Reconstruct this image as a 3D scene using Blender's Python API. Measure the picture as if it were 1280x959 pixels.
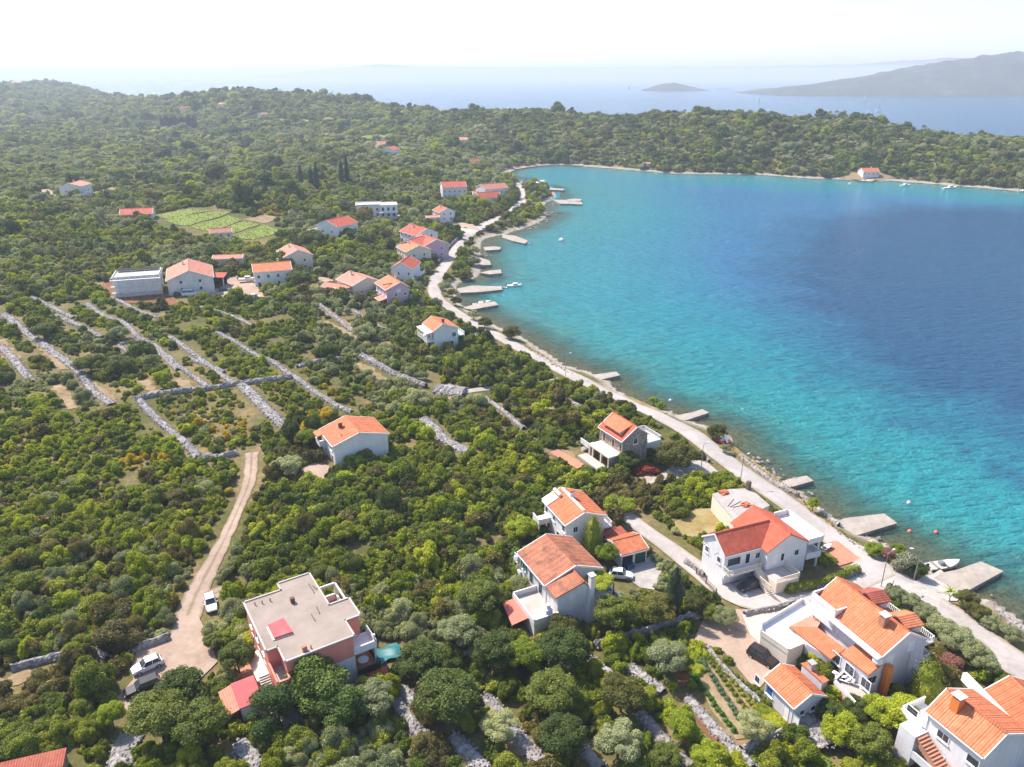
import bpy, bmesh, math, random
import numpy as np
from mathutils import Vector, Matrix
R = math.radians
random.seed(7); rng = np.random.default_rng(7)
for o in list(bpy.data.objects): bpy.data.objects.remove(o)
sc = bpy.context.scene
COL = sc.collection

# ------------------------------------------------------------------ camera, sky, sun, exposure
CAMH = 80.0; F = 949.0; PITCH = math.atan((479.5-93)/F)
cp, sp = math.cos(PITCH), math.sin(PITCH)
cam = bpy.data.cameras.new('camera'); cam.sensor_width = 36; cam.lens = 36*F/1280
cam.clip_start = 1; cam.clip_end = 90000
camo = bpy.data.objects.new('camera', cam); COL.objects.link(camo)
camo.location = (0, 0, CAMH); camo.rotation_euler = (R(90)-PITCH, 0, 0)
sc.camera = camo
SUN_EL = R(50); SUN_AZ = math.atan2(-0.78, 0.62)      # measured from +Y towards +X
sd = Vector((math.sin(SUN_AZ)*math.cos(SUN_EL), math.cos(SUN_AZ)*math.cos(SUN_EL), math.sin(SUN_EL)))
w = bpy.data.worlds.new('World'); sc.world = w; w.use_nodes = True
sky = w.node_tree.nodes.new('ShaderNodeTexSky'); sky.sky_type = 'NISHITA'; sky.sun_disc = False
sky.sun_elevation = SUN_EL; sky.sun_rotation = SUN_AZ % (2*math.pi)
sky.air_density = 1.0; sky.dust_density = 1.0; sky.ozone_density = 3.0
bg = w.node_tree.nodes['Background']; bg.inputs['Strength'].default_value = 0.15
w.node_tree.links.new(sky.outputs[0], bg.inputs[0])
sl = bpy.data.lights.new('sun', 'SUN'); sl.energy = 4.9; sl.angle = R(0.6); sl.color = (1.0, 0.925, 0.84)
so = bpy.data.objects.new('sun', sl); COL.objects.link(so); so.rotation_euler = sd.to_track_quat('Z', 'Y').to_euler()
sc.view_settings.view_transform = 'Standard'; sc.view_settings.look = 'None'
sc.view_settings.gamma = 1; sc.view_settings.use_curve_mapping = False
sc.view_settings.exposure = 0.80

# ------------------------------------------------------------------ helpers: pixels to places
def ray(px, py):
    u = (px-640)/F; v = (479.5-py)/F
    return np.array((u, cp+v*sp, -sp+v*cp))
def at_z(px, py, z):
    d = ray(px, py); k = (z-CAMH)/d[2]
    return np.array((d[0]*k, d[1]*k, z))
def at_Y(px, py, Y):
    d = ray(px, py); k = Y/d[1]
    return np.array((d[0]*k, Y, CAMH+d[2]*k))
def snoise(x, y, s, seed, oct=3):
    r = np.random.default_rng(seed); out = np.zeros_like(x, dtype=float); a = 1; tot = 0
    for o in range(oct):
        for _ in range(5):
            th = r.uniform(0, 6.283); k = 6.283/(s*r.uniform(.7, 1.5)); ph = r.uniform(0, 6.283)
            out += a*np.sin((x*math.cos(th)+y*math.sin(th))*k+ph)
        tot += a*2.2; a *= .55; s *= .5
    return out/tot
def in_poly(x, y, P):
    P = np.asarray(P, float); ins = np.zeros(x.shape, bool); n = len(P); j = n-1
    for i in range(n):
        xi, yi = P[i][:2]; xj, yj = P[j][:2]
        c = ((yi > y) != (yj > y)) & (x < (xj-xi)*(y-yi)/(yj-yi+1e-12)+xi)
        ins ^= c; j = i
    return ins
def dist_line(x, y, P, closed=False):
    P = [p[:2] for p in P]; d = np.full(x.shape, 1e9)
    seg = list(zip(P[:-1], P[1:])) + ([(P[-1], P[0])] if closed else [])
    for a, b in seg:
        ax, ay = a; dx, dy = b[0]-ax, b[1]-ay; L = dx*dx+dy*dy+1e-9
        t = np.clip(((x-ax)*dx+(y-ay)*dy)/L, 0, 1)
        d = np.minimum(d, np.hypot(x-ax-t*dx, y-ay-t*dy))
    return d

# ------------------------------------------------------------------ terrain height field
SHORE = [(1430,905),(1340,830),(1280,780),(1255,762),(1228,748),(1200,738),(1172,722),(1150,704),(1132,692),(1111,683),(1083,671),(1050,653),(1022,634),
 (1003,616),(978,603),(953,588),(923,566),(911,545),(880,533),(858,525),(838,515),(811,509),(791,499),(770,489),(760,476),(737,466),
 (707,458),(679,439),(651,422),(621,409),(610,404),(582,385),(569,377),(569,362),(573,353),(597,348),(600,332),(598,320),(600,303),
 (609,296),(634,293),(640,289),(660,284),(676,276),(686,267),(671,264),(683,253),(695,246),(686,234),(657,231),(645,224),(624,219),
 (636,213.5),(657,209),(686,206),(725,207),(775,211),(840,216.5),(960,218.5),(1000,222),(1060,224.5),(1115,225.5),(1160,229),(1222,234),(1280,239),(1400,250),(1600,272)]
shore_w = [at_z(x, y, 0) for x, y in SHORE]
bay_w = shore_w + [np.array((2600., 450., 0)), np.array((2600., 20., 0))]
K = 80/55.
ctl = []
for x, y, z in [(0,950,4),(200,850,4),(60,760,4.5),(0,700,5),(300,600,4.5),(0,500,6),(200,400,6),(0,300,7),(400,720,4),(380,820,3.6),(600,900,2.4),
  (600,600,3),(450,450,4),(800,800,1.8),(1000,900,1.6),(1000,750,1.3),(1200,930,1.2),(860,640,1.2),(760,560,1.3),(680,690,2.2),(640,470,1.4),(560,420,1.6),(480,370,3.2),
  (400,300,5),(460,265,6),(560,250,3),(620,240,1.6),(540,320,2.6),(300,350,6),(100,250,8),(0,230,10),(300,250,8),(480,195,11),(400,215,8),
  (575,182,9),(610,208,3),(-250,700,6),(-250,400,8),(-300,950,5),(1250,860,1.0)]:
    ctl.append(at_z(x, y, z*K*.8))
for x, y in SHORE[::3]: ctl.append(at_z(x, y, 0.6))
crest = [(-200,96,2000),(0,101,1900),(40,98,1900),(65,96,1900),(90,99,1850),(110,110,1500),(160,115,1300),(225,115,1150),(270,110,1000),(320,109,1000),(380,112,1000),(440,117,930),(500,131,850),(540,138,780),
 (600,136,720),(660,137,680),(700,141,650),(760,144,620),(840,139,600),(900,141,580),(960,144,560),(1000,144,550),(1040,140,540),(1075,142,530),
 (1110,154,520),(1160,160,505),(1200,165,495),(1280,172,480),(1400,182,460),(1600,200,440)]
for x, y, Y in crest:
    y += 9 if x < 300 else 8 if x < 520 else 5 if x < 1000 else 8
    p = at_Y(x, y, Y*K); ctl.append(p)
    f, zb = (1.35, -25) if x > 520 else (1.5, -30)
    ctl.append(np.array((p[0]*f, p[1]*f, zb))); ctl.append(np.array((p[0]*2.2, p[1]*2.2, -60)))
for x, y, Y in [(700,180,545),(840,182,515),(990,192,478),(1150,198,445),(600,165,620),(100,172,760),(240,160,820),(380,150,800),(480,160,700),(-150,170,760),(60,140,1100),(350,128,900),(160,140,1000)]:
    ctl.append(at_Y(x, y, Y*K))
ctl = np.array(ctl)
def dom(x, y): return np.stack([2.2*x/y, np.log(y)], -1)
cd = dom(ctl[:, 0], ctl[:, 1])
def U(r2): return np.where(r2 > 1e-12, .5*r2*np.log(np.maximum(r2, 1e-12)), 0)
n = len(cd); A = np.zeros((n+3, n+3)); r2 = ((cd[:, None]-cd[None])**2).sum(-1)
A[:n, :n] = U(r2)+np.eye(n)*0.004; A[:n, n] = 1; A[:n, n+1:] = cd; A[n, :n] = 1; A[n+1:, :n] = cd.T
wts = np.linalg.solve(A, np.concatenate([ctl[:, 2], np.zeros(3)]))
NT, NY = 430, 330
T = np.linspace(-1.5, 1.5, NT); LY = np.linspace(math.log(24), math.log(5200), NY)
tt, ll = np.meshgrid(T, LY); gy = np.exp(ll); gx = tt*gy
def tps(x, y):
    q = dom(x, y); z = wts[n]+wts[n+1]*q[..., 0]+wts[n+2]*q[..., 1]
    for i in range(n): z = z + wts[i]*U(((q-cd[i])**2).sum(-1))
    return z
gz = tps(gx, gy)
inbay = in_poly(gx, gy, bay_w); ds = dist_line(gx, gy, shore_w)
far = np.clip((gy-120)/600, 0, 1)
gz = gz + snoise(gx, gy, 30, 3)*(.25+1.2*far) + snoise(gx, gy, 160, 5)*3.0*far
Ycr = np.interp(gx/gy, [(( (c[0]-640)/F)/(cp+((479.5-c[1])/F)*sp)) for c in crest], [c[2]*K*.97 for c in crest])
landz = np.minimum(np.maximum(gz, np.where(gy < Ycr*.82, 2.2, np.where(gy < Ycr, 0.9, -60))), .25+ds*.22+np.maximum(0, ds-10)*.3)
landz = np.where((ds < 8), np.minimum(landz, .15+ds*np.where(gy > 560, .6, .26)), landz)
seaz = -(0.12+np.minimum(ds*.10, 5.0))
gz = np.where(inbay, seaz, landz)
def H(x, y):
    y = max(float(y), 25.); t = min(max(x/y, -1.49), 1.49); l = min(math.log(y), LY[-2])
    i = (t-T[0])/(T[1]-T[0]); j = (l-LY[0])/(LY[1]-LY[0]); i0 = int(i); j0 = int(j); a = i-i0; b = j-j0
    return float((gz[j0, i0]*(1-a)+gz[j0, i0+1]*a)*(1-b)+(gz[j0+1, i0]*(1-a)+gz[j0+1, i0+1]*a)*b)
def Hv(x, y):
    y = np.maximum(y, 25.); t = np.clip(x/y, -1.49, 1.49); l = np.minimum(np.log(y), LY[-2])
    i = (t-T[0])/(T[1]-T[0]); j = (l-LY[0])/(LY[1]-LY[0]); i0 = i.astype(int); j0 = j.astype(int); a = i-i0; b = j-j0
    return (gz[j0, i0]*(1-a)+gz[j0, i0+1]*a)*(1-b)+(gz[j0+1, i0]*(1-a)+gz[j0+1, i0+1]*a)*b
def at(px, py, h=0.):
    d = ray(px, py); Y = 45.; prev = Y
    while Y < 5000:
        k = Y/d[1]; z = CAMH+d[2]*k
        if z < max(H(d[0]*k, Y), 0)+h: break
        prev = Y; Y *= 1.01
    lo, hi = prev, Y
    for _ in range(18):
        m = (lo+hi)/2; k = m/d[1]
        if CAMH+d[2]*k < max(H(d[0]*k, m), 0)+h: hi = m
        else: lo = m
    k = hi/d[1]
    return np.array((d[0]*k, hi, CAMH+d[2]*k-h))

# ------------------------------------------------------------------ materials
MATS = {}
def new_mat(name):
    m = bpy.data.materials.new(name); m.use_nodes = True; nt = m.node_tree
    for nd in list(nt.nodes): nt.nodes.remove(nd)
    out = nt.nodes.new('ShaderNodeOutputMaterial'); MATS[name] = m
    return m, nt, out
def N(nt, typ, **kw):
    nd = nt.nodes.new(typ)
    for k, v in kw.items():
        if k.startswith('i_'): nd.inputs[k[2:].replace('_', ' ')].default_value = v
        else: setattr(nd, k, v)
    return nd
def mixc(nt, fac, a, b, blend='MIX'):
    m = nt.nodes.new('ShaderNodeMix'); m.data_type = 'RGBA'; m.blend_type = blend
    for s, v in ((0, fac), (6, a), (7, b)):
        if isinstance(v, bpy.types.NodeSocket): nt.links.new(v, m.inputs[s])
        else: m.inputs[s].default_value = v if s == 0 or len(v) == 4 else (*v, 1)
    return m.outputs[2]
def mth(nt, op, a, b=0.):
    m = nt.nodes.new('ShaderNodeMath'); m.operation = op
    for s, v in ((0, a), (1, b)):
        if isinstance(v, bpy.types.NodeSocket): nt.links.new(v, m.inputs[s])
        else: m.inputs[s].default_value = v
    return m.outputs[0]
def noise(nt, vec, scale, detail=4, rough=.6):
    nd = N(nt, 'ShaderNodeTexNoise'); nd.inputs['Scale'].default_value = scale
    nd.inputs['Detail'].default_value = detail; nd.inputs['Roughness'].default_value = rough
    if vec is not None: nt.links.new(vec, nd.inputs['Vector'])
    return nd.outputs[0]
def ramp(nt, fac, stops):
    r = nt.nodes.new('ShaderNodeValToRGB'); cr = r.color_ramp
    while len(cr.elements) < len(stops): cr.elements.new(.5)
    for e, (p, c) in zip(cr.elements, stops): e.position = p; e.color = (*c, 1) if len(c) == 3 else c
    nt.links.new(fac, r.inputs[0]); return r.outputs[0]
def pos(nt): return N(nt, 'ShaderNodeNewGeometry').outputs['Position']
def objc(nt): return N(nt, 'ShaderNodeTexCoord').outputs['Object']
def surf(name, col, rough=.8, var=.25, scale=.8, spec=.3, bump=0., bscale=8., dirt=None, metal=0., streak=None):
    """plain matt material with weathering noise in object space"""
    m, nt, out = new_mat(name); b = N(nt, 'ShaderNodeBsdfPrincipled'); v = objc(nt)
    f = noise(nt, v, scale, 6, .65)
    c2 = tuple(x*(1-var) for x in col)
    c = mixc(nt, ramp(nt, f, [(.3, (0,0,0)), (.7, (1,1,1))]), col, c2)
    if dirt:
        g = noise(nt, v, scale*.35, 5, .7)
        c = mixc(nt, ramp(nt, g, [(.52, (0,0,0)), (.68, (.8,.8,.8))]), c, dirt)
    if streak:      # rain streaks and grime running down the render
        mp = N(nt, 'ShaderNodeMapping'); mp.inputs['Scale'].default_value = (1.6, 1.6, .16); nt.links.new(v, mp.inputs[0])
        c = mixc(nt, ramp(nt, noise(nt, mp.outputs[0], 1., 6, .7), [(.48, (0,0,0)), (.72, (.75,.75,.75))]), c, streak)
        c = mixc(nt, ramp(nt, noise(nt, v, .22, 5, .7), [(.5, (0,0,0)), (.7, (.5,.5,.5))]), c, streak)
    nt.links.new(c, b.inputs['Base Color']); b.inputs['Roughness'].default_value = rough; b.inputs['Metallic'].default_value = metal
    b.inputs['Specular IOR Level'].default_value = spec
    if bump:
        bn = N(nt, 'ShaderNodeBump'); bn.inputs['Strength'].default_value = bump; bn.inputs['Distance'].default_value = .05
        nt.links.new(noise(nt, v, bscale, 4), bn.inputs['Height']); nt.links.new(bn.outputs[0], b.inputs['Normal'])
    nt.links.new(b.outputs[0], out.inputs[0]); return m
def tile_mat(name, col, dark, stain=.35, pitch=.30):
    m, nt, out = new_mat(name); b = N(nt, 'ShaderNodeBsdfPrincipled'); v = objc(nt)
    sx = N(nt, 'ShaderNodeSeparateXYZ'); nt.links.new(v, sx.inputs[0])
    wx = mth(nt, 'SINE', mth(nt, 'MULTIPLY', sx.outputs[0], 6.283/pitch)); wx = mth(nt, 'MULTIPLY_ADD', wx, .5); 
    nt.nodes[-1].inputs[2].default_value = .5
    rows = mth(nt, 'FRACT', mth(nt, 'MULTIPLY', sx.outputs[1], 2.7))
    vor = N(nt, 'ShaderNodeTexVoronoi'); vor.inputs['Scale'].default_value = 3.2; nt.links.new(v, vor.inputs['Vector'])
    c = mixc(nt, ramp(nt, noise(nt, v, .7, 6, .75), [(.3, (0,0,0)), (.7, (1,1,1))]), tuple(min(x*1.25+.03, 1) for x in col), tuple(x*.68 for x in col))
    sv = N(nt, 'ShaderNodeSeparateColor'); nt.links.new(vor.outputs['Color'], sv.inputs[0])
    c = mixc(nt, mth(nt, 'MULTIPLY', sv.outputs[0], .5), c, tuple(x*.62 for x in col))
    c = mixc(nt, mth(nt, 'MULTIPLY', ramp(nt, wx, [(0, (1,1,1)), (.45, (0,0,0))]), .5), c, tuple(x*.4 for x in col))
    c = mixc(nt, mth(nt, 'MULTIPLY', ramp(nt, rows, [(.0, (1,1,1)), (.18, (0,0,0))]), .3), c, tuple(x*.45 for x in col))
    oi = N(nt, 'ShaderNodeObjectInfo'); c = mixc(nt, 1., c, ramp(nt, oi.outputs['Random'], [(0., (.80,.74,.72)), (.5, (1.,1.,1.)), (1., (1.08,1.14,1.2))]), 'MULTIPLY')
    g = noise(nt, v, .45, 7, .75)
    c = mixc(nt, mth(nt, 'MULTIPLY', ramp(nt, g, [(.48, (0,0,0)), (.66, (1,1,1))]), stain), c, dark)
    nt.links.new(c, b.inputs['Base Color']); b.inputs['Roughness'].default_value = .75; b.inputs['Specular IOR Level'].default_value = .25
    bn = N(nt, 'ShaderNodeBump'); bn.inputs['Strength'].default_value = .55; bn.inputs['Distance'].default_value = .06
    nt.links.new(wx, bn.inputs['Height']); nt.links.new(bn.outputs[0], b.inputs['Normal'])
    nt.links.new(b.outputs[0], out.inputs[0]); return m
def leaf_mat(name, cols, rand_isl=.5, patch=.32, trans=.25, rough=.6):
    """cols: dark, mid, light"""
    m, nt, out = new_mat(name); g = N(nt, 'ShaderNodeNewGeometry'); oi = N(nt, 'ShaderNodeObjectInfo')
    isl = g.outputs['Random Per Island']
    f = mth(nt, 'ADD', mth(nt, 'MULTIPLY', isl, rand_isl), mth(nt, 'MULTIPLY', oi.outputs['Random'], 1-rand_isl))
    c = ramp(nt, f, [(.12, cols[0]), (.5, cols[1]), (.9, cols[2])])
    p = noise(nt, g.outputs['Position'], .035, 3, .6)
    c = mixc(nt, mth(nt, 'MULTIPLY', ramp(nt, p, [(.40, (0,0,0)), (.62, (1,1,1))]), patch), c, (1.35,1.1,.55), 'MULTIPLY')
    d = N(nt, 'ShaderNodeBsdfPrincipled'); nt.links.new(c, d.inputs['Base Color']); d.inputs['Roughness'].default_value = rough
    d.inputs['Specular IOR Level'].default_value = .25
    t = N(nt, 'ShaderNodeBsdfTranslucent'); nt.links.new(mixc(nt, 1., c, (1.4,1.3,.5), 'MULTIPLY'), t.inputs[0])
    mx = N(nt, 'ShaderNodeMixShader'); mx.inputs[0].default_value = trans
    nt.links.new(d.outputs[0], mx.inputs[1]); nt.links.new(t.outputs[0], mx.inputs[2]); nt.links.new(mx.outputs[0], out.inputs[0])
    return m
def stone_mat(name, col, scale=2.2):
    m, nt, out = new_mat(name); b = N(nt, 'ShaderNodeBsdfPrincipled'); v = pos(nt)
    vo = N(nt, 'ShaderNodeTexVoronoi'); vo.inputs['Scale'].default_value = scale; nt.links.new(v, vo.inputs['Vector'])
    sv = N(nt, 'ShaderNodeSeparateColor'); nt.links.new(vo.outputs['Color'], sv.inputs[0])
    c = mixc(nt, sv.outputs[0], tuple(x*1.15 for x in col), tuple(x*.55 for x in col))
    c = mixc(nt, ramp(nt, noise(nt, v, .35, 4), [(.5, (0,0,0)), (.7, (.7,.7,.7))]), c, tuple(x*.6 for x in (col[0], col[1]*.95, col[2]*.85)))
    nt.links.new(c, b.inputs['Base Color']); b.inputs['Roughness'].default_value = .9; b.inputs['Specular IOR Level'].default_value = .2
    bn = N(nt, 'ShaderNodeBump'); bn.inputs['Strength'].default_value = .8; bn.inputs['Distance'].default_value = .12
    nt.links.new(vo.outputs['Distance'], bn.inputs['Height']); nt.links.new(bn.outputs[0], b.inputs['Normal'])
    nt.links.new(b.outputs[0], out.inputs[0]); return m
def ground_mat(name, stops, sc1=.05, sc2=.9, bump=.4, track=None):
    m, nt, out = new_mat(name); b = N(nt, 'ShaderNodeBsdfPrincipled'); v = pos(nt)
    f = mth(nt, 'ADD', mth(nt, 'MULTIPLY', noise(nt, v, sc1, 6, .65), .6), mth(nt, 'MULTIPLY', noise(nt, v, sc2, 5, .7), .4))
    c = ramp(nt, f, stops)
    if track:
        a = N(nt, 'ShaderNodeAttribute', attribute_name='cross').outputs['Fac']
        k = mth(nt, 'ADD', a, mth(nt, 'MULTIPLY', mth(nt, 'SUBTRACT', noise(nt, v, .5, 4), .5), .5))
        c = mixc(nt, ramp(nt, k, track[1]), c, track[0])
        pv = N(nt, 'ShaderNodeTexVoronoi'); pv.inputs['Scale'].default_value = .16; nt.links.new(v, pv.inputs['Vector']); sv = N(nt, 'ShaderNodeSeparateColor'); nt.links.new(pv.outputs['Color'], sv.inputs[0])
        c = mixc(nt, mth(nt, 'MULTIPLY', ramp(nt, sv.outputs[0], [(.6, (0,0,0)), (.62, (1,1,1))]), .22), c, (.6,.58,.57), 'MULTIPLY')
    nt.links.new(c, b.inputs['Base Color']); b.inputs['Roughness'].default_value = .95; b.inputs['Specular IOR Level'].default_value = .15
    bn = N(nt, 'ShaderNodeBump'); bn.inputs['Strength'].default_value = bump; bn.inputs['Distance'].default_value = .15
    nt.links.new(noise(nt, v, 2.5, 6, .7), bn.inputs['Height']); nt.links.new(bn.outputs[0], b.inputs['Normal'])
    nt.links.new(b.outputs[0], out.inputs[0]); return m

def terrain_mat():
    m, nt, out = new_mat('terrain_soil'); b = N(nt, 'ShaderNodeBsdfPrincipled'); v = pos(nt)
    f = mth(nt, 'ADD', mth(nt, 'MULTIPLY', noise(nt, v, .045, 6, .6), .6), mth(nt, 'MULTIPLY', noise(nt, v, .8, 5, .7), .4))
    c = ramp(nt, f, [(.28, (.045,.055,.015)), (.42, (.085,.090,.024)), (.52, (.155,.125,.05)), (.60, (.24,.17,.085)), (.72, (.33,.27,.18))])
    s = N(nt, 'ShaderNodeSeparateXYZ'); nt.links.new(v, s.inputs[0])
    z = mth(nt, 'ADD', s.outputs[2], mth(nt, 'MULTIPLY', noise(nt, v, .6, 4), .8))
    vo = N(nt, 'ShaderNodeTexVoronoi'); vo.inputs['Scale'].default_value = 1.4; nt.links.new(v, vo.inputs['Vector'])
    sv = N(nt, 'ShaderNodeSeparateColor'); nt.links.new(vo.outputs['Color'], sv.inputs[0])
    peb = mixc(nt, sv.outputs[0], (.44,.38,.31), (.22,.18,.14))
    c = mixc(nt, ramp(nt, mth(nt, 'MULTIPLY', z, .4), [(.40, (1,1,1)), (.62, (0,0,0))]), c, peb)
    wet = mixc(nt, sv.outputs[0], (.20,.15,.085), (.09,.06,.035))
    c = mixc(nt, ramp(nt, mth(nt, 'ADD', mth(nt, 'MULTIPLY', s.outputs[2], .8), .5), [(.38, (1,1,1)), (.60, (0,0,0))]), c, wet)
    nt.links.new(c, b.inputs['Base Color']); b.inputs['Roughness'].default_value = .95; b.inputs['Specular IOR Level'].default_value = .1
    bn = N(nt, 'ShaderNodeBump'); bn.inputs['Strength'].default_value = .6; bn.inputs['Distance'].default_value = .3
    nt.links.new(noise(nt, v, 1.5, 6, .7), bn.inputs['Height']); nt.links.new(bn.outputs[0], b.inputs['Normal'])
    nt.links.new(b.outputs[0], out.inputs[0]); return m
def water_mat():
    m, nt, out = new_mat('sea_water'); v = pos(nt)
    da = N(nt, 'ShaderNodeAttribute', attribute_name='shore'); de = N(nt, 'ShaderNodeAttribute', attribute_name='deep')
    # stretched ripples: rows of small waves
    mp = N(nt, 'ShaderNodeMapping'); mp.inputs['Scale'].default_value = (1.0, 2.2, 1); mp.inputs['Rotation'].default_value = (0, 0, R(-28))
    nt.links.new(v, mp.inputs[0])
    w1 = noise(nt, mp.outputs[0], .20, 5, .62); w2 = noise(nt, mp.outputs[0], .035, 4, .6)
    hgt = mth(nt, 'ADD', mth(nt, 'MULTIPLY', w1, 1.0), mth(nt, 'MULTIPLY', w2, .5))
    bn = N(nt, 'ShaderNodeBump'); bn.inputs['Strength'].default_value = 1.; bn.inputs['Distance'].default_value = 3.2
    nt.links.new(hgt, bn.inputs['Height'])
    pn = noise(nt, v, .022, 5, .6)
    sh = mth(nt, 'ADD', da.outputs['Fac'], mth(nt, 'MULTIPLY', mth(nt, 'SUBTRACT', pn, .5), .22))
    c = ramp(nt, sh, [(.012, (.10,.15,.10)), (.065, (.05,.20,.165)), (.19, (.016,.275,.280)), (.50, (.008,.265,.325)), (.95, (.028,.190,.355))])
    dp = mth(nt, 'ADD', de.outputs['Fac'], mth(nt, 'MULTIPLY', mth(nt, 'SUBTRACT', noise(nt, v, .045, 5, .65), .5), .7))
    c = mixc(nt, ramp(nt, dp, [(.22, (0,0,0)), (.70, (1,1,1))]), c, (.006,.086,.190))
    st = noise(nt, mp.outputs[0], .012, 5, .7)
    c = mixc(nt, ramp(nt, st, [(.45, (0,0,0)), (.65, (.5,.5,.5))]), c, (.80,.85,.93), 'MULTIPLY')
    wd = noise(nt, v, .05, 6, .72); wd = mth(nt, 'MULTIPLY', ramp(nt, wd, [(.54, (0,0,0)), (.66, (1,1,1))]), ramp(nt, da.outputs['Fac'], [(.0, (.75,.75,.75)), (.30, (.5,.5,.5)), (.75, (.0,.0,.0))]))
    c = mixc(nt, wd, c, (.020,.095,.105))
    c = mixc(nt, ramp(nt, w1, [(.35, (0,0,0)), (.7, (.55,.55,.55))]), c, (.45,.52,.66), 'MULTIPLY')  # wave shading painted into the colour: ripple noise darkens some facets
    b = N(nt, 'ShaderNodeBsdfPrincipled'); nt.links.new(c, b.inputs['Base Color']); b.inputs['Roughness'].default_value = .16
    b.inputs['IOR'].default_value = 1.33; nt.links.new(bn.outputs[0], b.inputs['Normal'])
    tr = N(nt, 'ShaderNodeBsdfTransparent'); tr.inputs[0].default_value = (.82,.93,.90,1)
    mx = N(nt, 'ShaderNodeMixShader')
    a = ramp(nt, mth(nt, 'ADD', da.outputs['Fac'], mth(nt, 'MULTIPLY', mth(nt, 'SUBTRACT', noise(nt, v, .12, 4), .5), .065)), [(.0, (.15,.15,.15)), (.035, (.35,.35,.35)), (.125, (.96,.96,.96))])
    nt.links.new(a, mx.inputs[0]); nt.links.new(tr.outputs[0], mx.inputs[1]); nt.links.new(b.outputs[0], mx.inputs[2])
    nt.links.new(mx.outputs[0], out.inputs[0]); return m

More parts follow.
